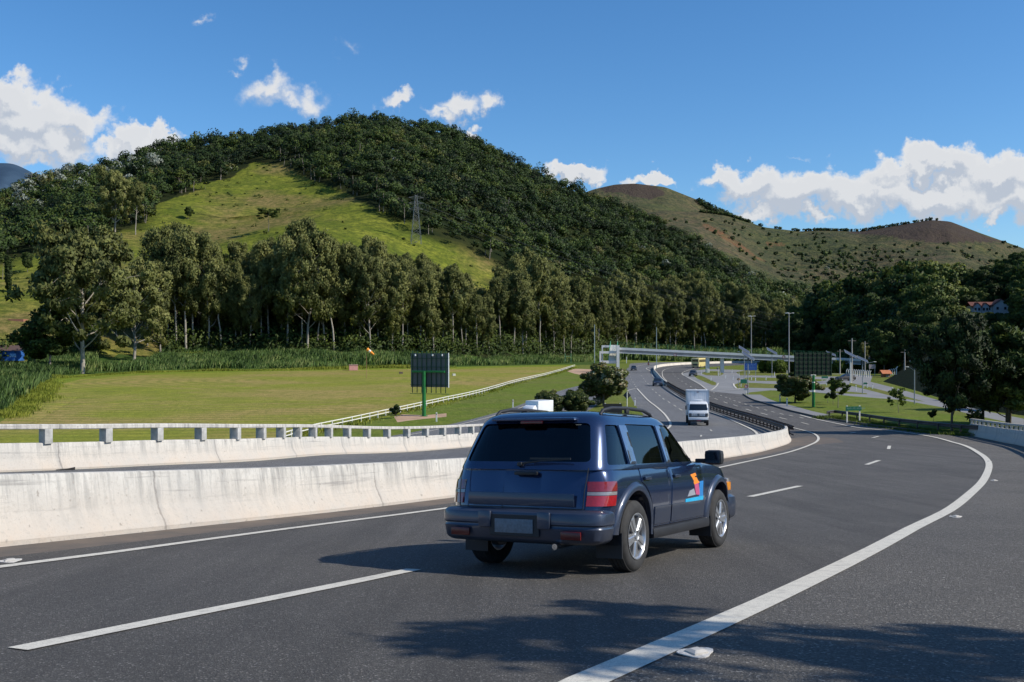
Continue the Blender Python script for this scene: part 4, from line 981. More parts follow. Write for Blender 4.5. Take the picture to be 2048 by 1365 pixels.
def make_reeds():
    rg = np.random.default_rng(41)
    n = 30000; px = rg.uniform(60, 1240, n); bd = np.interp(px, PXT, BD); Y = bd - 52 * (1 - rg.random(n) ** .8) + 6; X = (px - CX) / F * Y; Z = H(X, Y); py = CY - F * Z / Y
    lim = np.interp(px, [60, 100, 165, 330, 640, 1000, 1150, 1240], [760, 752, 748, 740, 736, 731, 727, 722]); k = py < lim; k &= ~inside(X, Y, field_poly) & ~inside(X, Y, dirt_poly)
    k &= ~inside(px, py, [(190, 700), (330, 700), (300, 722), (195, 735)]); k &= seg_side(X, Y, EDGE) > 7
    k &= rg.random(n) < np.clip(vnoise(X, Y, 11, 3) * 2.2, .15, 1)
    blades('reed_bed', np.column_stack([X[k], Y[k]])[:13000], 1.7, .2, L_REED, 'tall green reeds along the foot of the eucalyptus belt', 'reeds', 4)
    n = 9000; px = rg.uniform(-60, 135, n); py = rg.uniform(735, 850, n)
    k = py < np.interp(px, [-60, 0, 40, 78, 105, 135], [845, 825, 800, 772, 757, 748]); px, py = px[k], py[k]
    c0 = [P(a, b) for a, b in ((0, 845), (0, 735), (135, 757), (135, 735), (60, 800), (60, 737))]
    X = rg.uniform(min(c.x for c in c0) - 12, max(c.x for c in c0), 14000); Y = rg.uniform(min(c.y for c in c0) - 5, max(c.y for c in c0) + 5, 14000); Z = H(X, Y); px = CX + F * X / Y; py = CY - F * Z / Y
    k = (py < np.interp(px, [-60, 0, 40, 78, 105, 135], [845, 825, 800, 772, 757, 748])) & (py > 744) & (px > -80) & (px < 140)
    pts = np.column_stack([X, Y])[k][:3600]; print('corner reeds', len(pts))
    blades('reed_bed', pts, 1.8, .09, L_REED, 'dense tall reeds at the corner of the field beside the viaduct', 'reeds', 10)
    # reeds beyond the far bend
    n = 5000; px = rg.uniform(1235, 1600, n); Y = rg.uniform(434, 472, n); X = (px - CX) / F * Y
    blades('reed_bed', np.column_stack([X, Y]), 3.2, .4, L_REED, 'bright reeds along the outside of the far highway bend', 'reeds', 3, tint0=.62)
    # yellow grass fringe and rough tufts
    fr = pxl((20, 835), (60, 802), (88, 776), (110, 757), (165, 753), (330, 744.5), (640, 739), (900, 736)); L = smooth_poly(fr, .5); L = np.array(L)
    q = L[rg.integers(0, len(L), 2600)] + rg.normal(size=(2600, 2)) * 1.2
    YG = m_leaf('yellow_grass_blades', [(0, (.10, .14, .015)), (.5, (.24, .28, .03)), (1, (.36, .38, .06))], .35)
    blades('long_grass', q, .62, .05, YG, 'fringe of long yellow-green grass round the mown field', 'grass', 12)
    fl = np.array(FENCE); q = fl[rg.integers(0, len(fl), 2400)] + rg.normal(size=(2400, 2)) * .5
    blades('fence_grass', q, .42, .07, YG, 'long dry grass growing along the white fence', 'grass', 5)
    rl = np.array(smooth_poly(pxl((1652, 838.5), (1700, 842), (1750, 850), (1810, 859), (1880, 867), (1955, 873)), .3)); q = rl[rg.integers(0, len(rl), 3600)] + rg.normal(size=(3600, 2)) * .45 + np.array([.2, .6])
    blades('roadside_weeds', q, .32, .05, L_BRIGHT, 'weeds growing under the roadside guardrail', 'weeds', 5)
    # little dry tufts in the gutter at the foot of the near barrier
    gl = [p for p in MEDIAN if 4 < p[1] < 30]; gl = np.array(offset_line(gl, -.06)); q = gl[rg.integers(0, len(gl), 260)] + rg.normal(size=(260, 2)) * .03
    DG = simple('dry_weed', (.12, .10, .055), .9)
    N = []; 
    blades('gutter_weeds', q, .07, .012, DG, 'dry weeds rooted at the foot of the near barrier', 'weeds', 4, .9)
FENCE = smooth_poly(pxl((565, 884), (600, 872.5), (694, 851), (794, 828), (912, 801), (1037, 766), (1100, 750.5), (1150, 734.5)), 2.0)
# ================================================================ vehicles
def m_carpaint(name, col, flake=.15, rough=.28, metal=.35, coat=1.0):
    t = NT(name); p = t.obj(); n = t.noise(p, 900, 2); lw = t.n('LayerWeight', inp={'Blend': .35}).outputs['Facing']
    d = t.noise(p, 3, 5, .6)
    c = t.mix(t.mr(n, .4, .65), col, tuple(min(1, x * 1.5 + .01) for x in col)); c = t.mix(t.math('MULTIPLY', lw, .5), c, tuple(x * .55 for x in col))
    # road dust towards the sills
    z = t.sep(p)[2]; dust = t.math('MULTIPLY', t.mr(z, .25, .75, 1, 0), t.mr(d, .35, .65, .2, .8)); c = t.mix(t.math('MULTIPLY', dust, .35), c, (.16, .15, .14))
    return t.bsdf(c, rough, metal, .5, None, Coat_Weight=coat, Coat_Roughness=.06)
def m_glass(name, tint=(.16, .19, .20), refl=1.0):
    t = NT(name); tr = t.n('BsdfTransparent', inp={'Color': (*tint, 1)}); gl = t.n('BsdfGlossy', inp={'Color': (.9, .95, 1, 1), 'Roughness': .015})
    fr = t.n('Fresnel', inp={'IOR': 1.5}).outputs[0]
    mx = t.n('MixShader', inp={0: t.math('MULTIPLY', fr, refl), 1: tr.outputs[0], 2: gl.outputs[0]}); t.t.links.new(mx.outputs[0], t.out.inputs[0]); return t.m
GLASS = m_glass('car_glass'); GLASS_D = m_glass('privacy_glass', (.20, .23, .23))
BLACKGL = simple('dark_glass', (.012, .016, .02), .06, 0, .8, var=0)
RUBBER = simple('tyre_rubber', (.028, .027, .026), .85, var=.3, scale=12)
ALLOY = simple('alloy', (.62, .62, .62), .32, .85, var=.08)
TRIM = simple('black_trim', (.018, .018, .02), .55, var=.2)
UNDER = simple('underbody', (.012, .012, .012), .9)
CHROME = simple('chrome', (.75, .75, .76), .12, 1, var=.05)
REDL = simple('red_lens', (.34, .010, .010), .15, 0, .6, var=.15, scale=40, Coat_Weight=1.0)
CLEARL = simple('clear_lens', (.32, .30, .29), .12, .3, .6, var=.1, scale=30)
DREDL = simple('dark_red_lens', (.12, .01, .01), .25)
REDT = simple('smoked_red_lens', (.20, .012, .014), .15, 0, .6, var=.15, scale=40, Coat_Weight=1.0)
PILLAR_GLINT = simple('pillar_reflection', (.30, .34, .42), .12, .85, var=.1)  # silver tone painted in for sky reflected off the window pillars
SEAT = simple('seat_cloth', (.07, .075, .085), .9)

def suv():
    PB = m_carpaint('midnight_blue_paint', (.013, .028, .078), rough=.2, metal=.5)
    CL = m_carpaint('slate_blue_cladding', (.026, .037, .066), rough=.35, metal=.3, coat=.5)
    WB = 2.65; T = .75; WR = .345
    def plan(x):     # half width of the body in plan
        s = (x - 1.25) / (2.03 if x < 1.25 else 2.05); p = 30 if x < 1.25 else 14
        return .842 * max(0.0, 1 - abs(s) ** p) ** (1 / 3)
    def ztop(x):
        return float(np.interp(x, [-.8, 1.9, 2.15, 2.5, 2.9, 3.12, 3.25, 3.3], [1.03, 1.03, 1.035, 1.015, .965, .90, .82, .74]))
    prof = [(0, 0), (.80, 0), (.93, .02), (.965, .10), (.975, .22), (.985, .36), (.995, .50), (1.0, .64), (.998, .74), (.985, .83), (.965, .91), (.945, .965), (.915, .992), (.84, 1.006), (.5, 1.02), (0, 1.028)]
    z0 = .33
    def side(x, z):
        zt = ztop(x); f = (z - z0) / (zt - z0)
        return plan(x) * float(np.interp(f, [b for a, b in prof[2:13]], [a for a, b in prof[2:13]]))
    def lean(x, z):  # the tailgate leans forward above the bumper
        return (.085 * max(0, z - .62) / .4) * max(0, min(1, (.35 - x) / 1.0)) + (-.05 * max(0, .62 - z) / .3 if x < 0 else 0) * 0
    st = sorted(set([-.779, -.776, -.77, -.76, -.745, -.725, -.70, -.66, -.60, -.52] + list(np.linspace(-.4, 3.0, 46)) + [3.08, 3.15, 3.2, 3.24, 3.27, 3.285, 3.295]))
    e = empty('suv', (0, 0, 0), 0, 'dark blue SUV in the near lane with roof rails and an emblem on its door', 'car')
    m = MB(); rings = []
    for x in st:
        w = max(plan(x), .02); zt = ztop(x); ring = []
        for a, b in prof: z = z0 + b * (zt - z0); ring.append((x + lean(x, z), -a * w, z))
        for a, b in reversed(prof[1:-1]): z = z0 + b * (zt - z0); ring.append((x + lean(x, z), a * w, z))
        rings.append(ring)
    m.rings(rings)
    me = m.mesh('suv_body'); body = link('body', me, PB, e)
    def cut(o, cutters, inner=None):
        for c in cutters:
            md = o.modifiers.new('b', 'BOOLEAN'); md.operation = 'DIFFERENCE'; md.object = c; md.solver = 'EXACT'
        bpy.context.view_layer.update(); dg = bpy.context.evaluated_depsgraph_get()
        nm = bpy.data.meshes.new_from_object(o.evaluated_get(dg)); o.modifiers.clear(); o.data = nm
        for c in cutters: bpy.data.objects.remove(c, do_unlink=True)
        nm.polygons.foreach_set('use_smooth', [True] * len(nm.polygons)); nm.set_sharp_from_angle(angle=R(28))
    cs = []
    for ax in (0, WB):
        c = MB(); c.cyl((ax + .0, -1.1, WR + .03), (ax, -.42, WR + .03), .415, n=40); c.cyl((ax, 1.1, WR + .03), (ax, .42, WR + .03), .415, n=40)
        o = c.build('cut', None); o.parent = None; cs.append(o)
    cut(body, cs)
    # greenhouse with real window openings
    LV = [(1.0, -.70, 2.20, .818), (1.03, -.69, 2.16, .812), (1.10, -.652, 2.06, .79), (1.2, -.598, 1.90, .765), (1.3, -.542, 1.74, .737), (1.40, -.485, 1.59, .706), (1.46, -.445, 1.49, .682), (1.51, -.39, 1.40, .645), (1.545, -.32, 1.30, .585), (1.567, -.21, 1.14, .49), (1.578, -.05, .95, .34)]
    def gring(z, xr, xf, hw, k=1.0, n=120):
        out = []; xc = (xr + xf) / 2; a = (xf - xr) / 2
        for i in range(n):
            th = 2 * math.pi * (i + .5) / n; c, s = math.cos(th), math.sin(th)
            # squarer at the back than the front
            ex = 2 / (9 if c < 0 else 7)
            x = xc + a * math.copysign(abs(c) ** ex, c) * k; y = hw * math.copysign(abs(s) ** (2 / 8), s) * k
            # windscreen bows forward in the middle, body sides taper slightly to the front
            y *= 1 - .05 * max(0, (x - 1.2)) / 1.0
            x += .09 * (1 - (y / hw) ** 2) * (1 if c > 0 else -.45) * (1.0 if abs(c) ** ex > .8 else 0)
            out.append((x, y, z))
        return out
    def ghw(z): return float(np.interp(z, [l[0] for l in LV], [l[3] for l in LV]))
    m = MB(); m.rings([gring(*l) for l in LV] , False, True)
    g = m.build('greenhouse', PB, e); sm = g.modifiers.new('s', 'SOLIDIFY'); sm.thickness = .035; sm.offset = -1
    bpy.context.view_layer.update(); dg = bpy.context.evaluated_depsgraph_get(); g.data = bpy.data.meshes.new_from_object(g.evaluated_get(dg)); g.modifiers.clear()
    def rpoly(pts, r=.035, n=4):
        out = []; N = len(pts)
        for i in range(N):
            p0, p1, p2 = Vector(pts[i - 1]), Vector(pts[i]), Vector(pts[(i + 1) % N]); a = (p0 - p1); b = (p2 - p1)
            q0 = p1 + a.normalized() * min(r, a.length * .4); q2 = p1 + b.normalized() * min(r, b.length * .4)
            for k in range(n + 1): t = k / n; out.append(tuple(q0 * (1 - t) ** 2 + p1 * 2 * t * (1 - t) + q2 * t * t))
        return out
    WN = {'quarter_window': [(-.50, 1.045), (-.07, 1.045), (-.085, 1.43), (-.33, 1.43)], 'rear_door_window': [(.12, 1.045), (.93, 1.045), (.90, 1.445), (.11, 1.445)], 'front_door_window': [(1.08, 1.045), (2.02, 1.045), (1.90, 1.13), (1.42, 1.445), (1.05, 1.45)]}
    cs = []
    for pts in WN.values():
        q = rpoly(pts); c = MB(); c.prism([(x, -1.2, z) for x, z in q], (0, 2.4, 0)); cs.append(c.build('cut', None))
    q = rpoly([(-.665, 1.075), (.665, 1.075), (.575, 1.445), (-.575, 1.445)], .05); c = MB(); c.prism([(-1.2, y, z) for y, z in q], (1.0, 0, 0)); cs.append(c.build('cut', None))
    q = rpoly([(-.70, 1.09), (.70, 1.09), (.60, 1.475), (-.60, 1.475)], .05); c = MB(); c.prism([(1.36, y, z) for y, z in q], (1.4, 0, 0)); cs.append(c.build('cut', None))
    cut(g, cs)
    # glass follows the same skin just inside it
    zz = [1.0, 1.1, 1.2, 1.3, 1.4, 1.47]; rr = []
    for z in zz:
        l = [float(np.interp(z, [a[0] for a in LV], [a[k] for a in LV])) for k in (1, 2, 3)]; rr.append(gring(z, l[0] + .012, l[1] - .012, l[2] - .012))
    parts = {}
    for i in range(len(rr) - 1):
        for k in range(120):
            k2 = (k + 1) % 120; q = [rr[i][k], rr[i][k2], rr[i + 1][k2], rr[i + 1][k]]; cx = sum(p[0] for p in q) / 4; cy = sum(p[1] for p in q) / 4
            if abs(cy) > .60 and -.47 < cx < 1.95:
                key = ('quarter_window' if cx < .02 else 'rear_door_window' if cx < 1.0 else 'front_door_window', cy > 0)
            elif cx < 0: key = ('rear_window', 0)
            else: key = ('windscreen', 0)
            parts.setdefault(key, MB()).add(q, [(0, 1, 2, 3)])
    for (nm, s), mb in parts.items():
        bm = bmesh.new(); me = mb.mesh(nm, False); bm.from_mesh(me); bmesh.ops.remove_doubles(bm, verts=bm.verts, dist=1e-4); bm.to_mesh(me); bm.free()
        link(nm, me, GLASS_D if nm in ('rear_window', 'quarter_window') else GLASS, e, True)
    # sky and sun reflections on the side pillars are added below as bright strips
    # doors: skins a few mm proud of the body, with shut lines
    def skin(poly, off, nm, mat, sgn, thick=True, res=.05, yf=side, lean=lean):
        P2 = [Vector(p) for p in poly]; xs = [p[0] for p in poly]; zs = [p[1] for p in poly]; pts = list(P2); n = len(pts); ed = [(i, (i + 1) % n) for i in range(n)]
        x = min(xs) + res / 2
        while x < max(xs):
            z = min(zs) + res / 2
            while z < max(zs):
                if inside(np.array([x]), np.array([z]), poly)[0]: pts.append(Vector((x, z)))
                z += res
            x += res
        V, E, Fc, _, _, _ = delaunay_2d_cdt(pts, ed, [], 1, 1e-5)
        A = [(v.x + lean(v.x, v.y), sgn * (yf(v.x, v.y) + off), v.y) for v in V]; B = [(v.x + lean(v.x, v.y), sgn * (yf(v.x, v.y) - .004), v.y) for v in V]
        mb = MB(); nv = len(A); fs = [tuple(f) for f in Fc]
        # rim
        ec = {}
        for f in fs:
            for i in range(len(f)): k = (f[i], f[(i + 1) % len(f)]); ec[k] = 1
        rim = [(a, b, b + nv, a + nv) for (a, b) in ec if (b, a) not in ec]
        mb.add(A + B, fs + rim); return mb.build(nm, mat, e, angle=35)
    def arc(cx, r, a0, a1, n=14): return [(cx + r * math.cos(R(a0 + (a1 - a0) * i / n)), WR + .03 + r * math.sin(R(a0 + (a1 - a0) * i / n))) for i in range(n + 1)]
    for sg in (-1, 1):
        rd = [(.985, .40), (.985, 1.0), (.17, 1.0), (.16, .93)] + arc(0, .52, 72, 12) + [(.54, .40)]
        fd = [(1.0, .40), (2.08, .40), (2.10, .70), (2.06, 1.0), (1.0, 1.0)]
        for nm, pl, hx in (('rear_door', rd, .30), ('front_door', fd, 1.15)):
            d = skin(pl, .007, nm, PB, sg)
            hb = MB(); hb.box((hx, sg * (side(hx, .90) + .022), .90), (.17, .03, .035), 0, None, .012); hb.build('handle', CL, d, angle=40)
            s = skin([(min(p[0] for p in pl if p[1] < .5) + .01, .42), (max(p[0] for p in pl if p[1] < .5) - .01, .42), (max(p[0] for p in pl if p[1] < .5) - .01, .60), (min(p[0] for p in pl if p[1] < .5) + .01, .60)], .016, 'door_cladding', CL, sg); s.parent = d
            if sg < 0 and nm == 'front_door':
                # emblem: orange sail, pink and blue wave strokes with a pale patch
                EM = {'orange': (.85, .26, .03), 'pink': (.55, .10, .22), 'blue': (.03, .22, .55), 'cyan': (.03, .42, .70), 'pale': (.34, .36, .40)}
                for k, (cn, pl2) in enumerate((('orange', [(1.62, .90), (1.80, .915), (1.90, .80), (1.72, .785)]), ('pink', [(1.72, .785), (1.86, .80), (1.92, .66), (1.78, .67)]), ('blue', [(1.90, .815), (2.03, .82), (2.04, .60), (1.88, .61)]), ('cyan', [(1.44, .60), (2.04, .60), (2.04, .645), (1.44, .635)]), ('pale', [(1.50, .66), (1.76, .67), (1.70, .74), (1.56, .72)]))):
                    q = skin(pl2, .0085 + .0006 * k, 'emblem_' + cn, simple('emblem_' + cn, EM[cn], .35, var=.1), sg, res=.08); q.parent = d
        # wheel arch flares
        for cx, a0, a1 in ((0, 200, -8), (WB, 186, -14)):
            a0, a1 = (178 if cx == 0 else 186), (-6)
            mb = MB(); rings = []
            for i in range(29):
                an = R(a0 + (a1 - a0) * i / 28); ring = []
                for r, o in ((.412, -.02), (.412, .026), (.43, .034), (.475, .024), (.50, -.002), (.50, -.02)):
                    x = cx + r * math.cos(an); z = WR + .03 + r * math.sin(an); ring.append((x + lean(x, z), sg * (side(min(max(x, -.6), 3.05), max(z, .40)) + o), z))
                rings.append(ring)
            mb.rings(rings); mb.build('wheel_arch', CL, e, angle=50)
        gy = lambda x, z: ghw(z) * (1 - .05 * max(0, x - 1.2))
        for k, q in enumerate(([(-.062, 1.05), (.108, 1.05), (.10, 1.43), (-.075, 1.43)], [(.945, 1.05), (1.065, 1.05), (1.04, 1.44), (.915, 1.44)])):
            skin(q, .013, 'pillar_glint', PILLAR_GLINT, sg, yf=gy, lean=lambda x, z: 0)  # added bright strip, imitates a reflection on the painted pillar
        # sill
        mb = MB(); mb.box((1.33, sg * .80, .335), (1.78, .12, .11), 0, None, .03); mb.build('sill', TRIM, e, angle=40)
        # mirror
        mb = MB(); mb.box((1.98, sg * 1.0, 1.09), (.13, .21, .17), 0, None, .05); mr_ = mb.build('mirror', PB if sg > 0 else TRIM, e, angle=50)
        mb = MB(); mb.box((1.98, sg * .86, 1.05), (.06, .16, .05), 0, None, .015); mb.build('mirror_stalk', TRIM, mr_)
        mb = MB(); mb.box((1.912, sg * 1.0, 1.09), (.006, .17, .13), 0, None, .002); mb.build('mirror_glass', BLACKGL, mr_)
        # roof rail
        pts = [(-.22, sg * .575, 1.53), (-.15, sg * .575, 1.578), (.05, sg * .575, 1.605), (.45, sg * .575, 1.615), (.9, sg * .57, 1.605), (1.12, sg * .56, 1.57), (1.2, sg * .555, 1.525)]
        mb = MB(); mb.tube(pts, [.016, .019, .019, .019, .019, .019, .016], 8); mb.box((.45, sg * .575, 1.585), (.08, .03, .05), 0, None, .01); mb.build('roof_rail', TRIM, e, angle=60)
        # tail lamps wrap round the corner: red, clear band, red
        for nm, za, zb_, mt in (('tail_lamp', .665, .765, REDL), ('tail_lamp_clear', .765, .80, CLEARL), ('tail_lamp', .80, .895, REDT)):
            outl = []
            for x in (-.50, -.54, -.58, -.62, -.65, -.68, -.70, -.715, -.728, -.738):
                outl.append((x, plan(x)))
            rings = []
            for z in np.linspace(za + .002, zb_ - .002, 4):
                o_, i_ = [], []
                for x, y in outl:
                    dx, dy = (0, .014) if x > -.64 else ((-.006, .012) if x > -.70 else (-.011, .009))
                    f = float(np.interp((z - z0) / .70, [b for a, b in prof[2:13]], [a for a, b in prof[2:13]])); o_.append((x + dx + lean(x, z), sg * (y * f + dy), z)); i_.append((x - dx * 2 + .02 + lean(x, z), sg * (y * f - .03), z))
                rings.append(o_ + i_[::-1])
            mb = MB(); mb.rings(rings); mb.build(nm, mt, e, angle=40)
        # headlamp
        mb = MB(); mb.box((3.20, sg * .62, .74), (.12, .34, .15), 0, None, .03); mb.build('headlamp', CLEARL, e, angle=40)
        mb = MB(); mb.box((3.06, sg * .80, .72), (.16, .08, .11), 0, None, .02); mb.build('indicator', simple('amber_lens', (.6, .22, .02), .2), e, angle=40)
        # mud flaps
        for cx in (-.36, WB - .38):
            mb = MB(); mb.box((cx, sg * .72, .28), (.015, .26, .24)); mb.build('mud_flap', TRIM, e)
    # bumpers
    def bumper(nm, xc, a, zs, mat, hw=.845, ex=4.6):
        mb = MB(); rings = []
        for z, k in zs:
            ring = []
            for i in range(64):
                th = 2 * math.pi * (i + .5) / 64; c, s = math.cos(th), math.sin(th)
                ring.append((xc + (a - (1 - k)) * math.copysign(abs(c) ** (2 / ex), c), (hw - (1 - k)) * math.copysign(abs(s) ** (2 / ex), s), z))
            rings.append(ring)
        mb.rings(rings); return mb.build(nm, mat, e, angle=32)
    rb = bumper('rear_bumper', -.64, .245, [(.315, .93), (.335, .965), (.36, .985), (.46, 1.0), (.475, .992), (.485, .992), (.50, 1.006), (.57, 1.008), (.60, 1.0), (.625, .97), (.632, .92)], CL)
    fb = bumper('front_bumper', 3.20, .26, [(.30, .93), (.33, .975), (.36, .99), (.5, 1.0), (.58, .99), (.61, .95)], CL)
    mb = MB(); mb.box((-.893, 0, .48), (.012, .52, .20), 0, None, .004); mb.build('plate_recess', TRIM, rb)
    mb = MB(); mb.box((-.904, 0, .475), (.008, .40, .13), 0, None, .003); mb.build('number_plate', simple('plate_grey', (.16, .18, .20), .5, var=.2, scale=40), rb, angle=40)
    for y in (-.31, .31):
        mb = MB(); mb.box((-.90, y, .535), (.035, .13, .16), 0, None, .02); mb.build('overrider', CL, rb, angle=40)
    for y in (-.58, .58):
        mb = MB(); mb.box((-.896, y, .405), (.02, .20, .075), 0, None, .008); mb.build('rear_reflector', DREDL, rb, angle=40)
    # tailgate: shut lines, garnish, handle, wiper
    tg = MB(); tg.box((-.782, 0, .72), (.012, 1.12, .12), 0, None, .004); tgo = tg.build('tailgate_garnish', CL, e, angle=40)
    tgo.rotation_euler = (0, 0, 0)
    tg = MB(); tg.box((-.745, -.05, .965), (.05, .24, .035), 0, None, .012); tg.build('tailgate_handle', TRIM, e, angle=40)
    tg = MB(); tg.tube([(-.735, .02, 1.055), (-.745, -.2, 1.085), (-.735, -.48, 1.10)], [.012, .009, .007], 6); tg.box((-.742, -.30, 1.105), (.012, .42, .018)); tg.box((-.735, .02, 1.05), (.05, .05, .04), 0, None, .012); tg.build('rear_wiper', TRIM, e)
    tg = MB(); tg.box((-.47, 0, 1.485), (.14, .90, .03), 0, None, .012); tg.build('rear_spoiler', PB, e, angle=40)
    for y in (-.67, .67):
        tg = MB(); tg.tube([(-.788, y * .97, .64), (-.775, y * .985, .80), (-.735, y, .93), (-.70, y, 1.02)], .005, 5); tg.build('tailgate_seam', TRIM, e)
    tg = MB(); tg.box((-.786, 0, .642), (.01, 1.3, .008)); tg.build('tailgate_seam', TRIM, e)
    tg = MB(); tg.box((-.535, 0, 1.455), (.03, .24, .03), 0, None, .008); tg.build('brake_light', DREDL, e)
    # underside, exhaust, spare wheel carrier
    mb = MB(); mb.box((1.3, 0, .37), (3.6, 1.0, .12)); mb.cyl((0, -.7, WR), (0, .7, WR), .055); mb.cyl((WB, -.7, WR), (WB, .7, WR), .04); mb.box((-.4, 0, .36), (.5, .9, .14), 0, None, .04); mb.box((.0, 0, WR), (.26, .26, .24), 0, None, .08); mb.build('chassis', UNDER, e)
    mb = MB(); mb.cyl((-.9, -.42, .30), (.2, -.42, .31), .028); mb.build('exhaust_pipe', CHROME, e)
    # cabin
    mb = MB(); mb.box((.75, 0, .98), (2.5, 1.52, .06)); mb.box((1.9, 0, 1.03), (.35, 1.4, .12), 0, None, .04); mb.build('cabin_floor', TRIM, e)
    for x, y in ((1.05, -.36), (1.05, .36), (.18, -.38), (.18, .38)):
        mb = MB(); M = Matrix.Translation((x, y, 1.0)) @ Matrix.Rotation(R(-14), 4, 'Y'); mb.box((0, 0, .14), (.13, .46, .42), 0, M, .05); s = mb.build('seat', SEAT, e, angle=50)
        mb = MB(); mb.box((-.01, 0, .43), (.09, .25, .16), 0, M, .04); mb.cyl(M @ Vector((0, -.06, .3)), M @ Vector((0, -.06, .4)), .008); mb.cyl(M @ Vector((0, .06, .3)), M @ Vector((0, .06, .4)), .008); mb.build('headrest', SEAT, s, angle=50)
    mb = MB(); mb.lathe([(.17, 0), (.185, .012), (.17, .024), (.158, .012)], (1.62, .36, 1.10), (-.9, 0, .45), 24, True); mb.build('steering_wheel', TRIM, e)
    # wheels
    def wheel(ax, sg):
        tm = MB(); w = .205 / 2; c = (ax, sg * T, WR)
        tp = [(.215, -w + .01), (.235, -w), (.30, -w - .006), (.325, -w + .008), (.338, -w + .025)]
        for g_ in (-.06, -.02, .02, .06): tp += [(.344, g_ - .016), (.345, g_ - .012), (.345, g_ + .012), (.344, g_ + .016), (.337, g_ + .018)]
        tp = tp + [(.338, w - .025), (.325, w - .008), (.30, w + .006), (.235, w), (.215, w - .01)]
        tm.lathe(tp, c, (0, sg, 0), 48, True); t = tm.build('wheel', RUBBER, e, angle=40)
        rm = MB(); rm.lathe([(.212, -w + .02), (.212, w - .03), (.206, w - .012), (.222, w - .002), (.226, w + .004), (.216, w + .004), (.205, w - .006), (.198, w - .035), (.198, -w + .02)], c, (0, sg, 0), 48, True)
        hubp = [(0.0, w - .004), (.028, w - .004), (.034, w - .012), (.062, w - .016), (.07, w - .03), (.07, w - .08), (0, w - .08)]; rm.lathe(hubp, c, (0, sg, 0), 24)
        for k in range(5):
            a = 2 * math.pi * k / 5 + (.3 if ax else .75)
            Mx = Matrix.Translation(c) @ Matrix.Rotation(a, 4, 'Y')
            for (dx, wd) in ((0, .036),):
                q = [(-.040, .05), (.040, .05), (.052, .13), (.066, .206), (-.066, .206), (-.052, .13)]
                fr = [(x, sg * (w - .012 - .0), z) for x, z in q]; bk = [(x, sg * (w - .045), z) for x, z in q]
                n = len(q); rm.add([Mx @ Vector(p) for p in fr + bk], [tuple(range(n)), tuple(range(n, 2 * n))[::-1]] + [(i, i + n, (i + 1) % n + n, (i + 1) % n) for i in range(n)])
                rg2 = [(x * .45, sg * (w - .004), z) for x, z in q]; rm.add([Mx @ Vector(p) for p in [(-.02, sg * (w - .013), .05), (.02, sg * (w - .013), .05), (.03, sg * (w - .013), .2), (-.03, sg * (w - .013), .2), (-.012, sg * (w - .003), .06), (.012, sg * (w - .003), .06), (.02, sg * (w - .003), .195), (-.02, sg * (w - .003), .195)]], [(0, 3, 2, 1), (4, 5, 6, 7), (0, 1, 5, 4), (1, 2, 6, 5), (2, 3, 7, 6), (3, 0, 4, 7)])
        rm.build('rim', ALLOY, t, angle=35)
        bk = MB(); bk.lathe([(.0, w - .10), (.15, w - .10), (.15, w - .085), (0, w - .085)], c, (0, sg, 0), 28); bk.cyl((ax, sg * (T - .12), WR), (ax, sg * (T - .02), WR), .16, n=24); bk.build('brake_disc', simple('brake_steel', (.16, .155, .15), .5, .8), t)
        # inner arch liner
        li = MB(); rr_ = []
        for i in range(21):
            an = R(-12 + 204 * i / 20); rr_.append([(ax + .425 * math.cos(an), sg * y, WR + .03 + .425 * math.sin(an)) for y in (.40, .83)])
        vs = [p for r in rr_ for p in r]; li.add(vs, [(2 * i, 2 * i + 1, 2 * i + 3, 2 * i + 2) for i in range(20)]); li.build('arch_liner', UNDER, e, fix=False)
    for ax in (0, WB):
        for sg in (-1, 1): wheel(ax, sg)
    # stand it on the road: right wheels at the surveyed contact points
    rr0 = P(1255, 1143); rf = P(1432, 1092); f = (rf - rr0).normalized(); up = Vector((0, 0, 1))
    lf = up.cross(f).normalized(); a = rr0 + lf * .1; 
    pl = G(rr0.x + lf.x * 1.5, rr0.y + lf.y * 1.5); lf = (pl - rr0).normalized(); up = f.cross(lf).normalized(); lf = up.cross(f)
    o = rr0 + lf * T
    e.matrix_world = Matrix(((f.x, lf.x, up.x, o.x), (f.y, lf.y, up.y, o.y), (f.z, lf.z, up.z, o.z), (0, 0, 0, 1))) @ Matrix.Diagonal((1, 1, .978, 1))
    return e

def small_wheel(e, ax, y, r, w, sides=18, hub=True):
    m = MB(); m.lathe([(r * .62, -w / 2), (r * .96, -w / 2), (r, -w * .35), (r, w * .35), (r * .96, w / 2), (r * .62, w / 2)], (ax, y, r), (0, 1, 0), sides, True); t = m.build('wheel', RUBBER, e, angle=40)
    m = MB(); s = 1 if y > 0 else -1; m.lathe([(0, s * w * .42), (r * .3, s * w * .45), (r * .6, s * w * .35), (r * .64, s * w * .1)], (ax, y, r), (0, 1, 0), sides); m.build('rim', ALLOY, t)
def place(e, p, head):
    """stand a vehicle on the ground at p heading along plan vector"""
    f2 = Vector((head[0], head[1], 0)).normalized(); g0 = G(p[0], p[1]); g1 = G(p[0] + f2.x * 2, p[1] + f2.y * 2); f = (g1 - g0).normalized(); l0 = Vector((-f2.y, f2.x, 0)); g2 = G(p[0] + l0.x, p[1] + l0.y); lf = (g2 - g0).normalized(); up = f.cross(lf).normalized(); lf = up.cross(f)
    e.matrix_world = Matrix(((f.x, lf.x, up.x, g0.x), (f.y, lf.y, up.y, g0.y), (f.z, lf.z, up.z, g0.z + .01), (0, 0, 0, 1)))
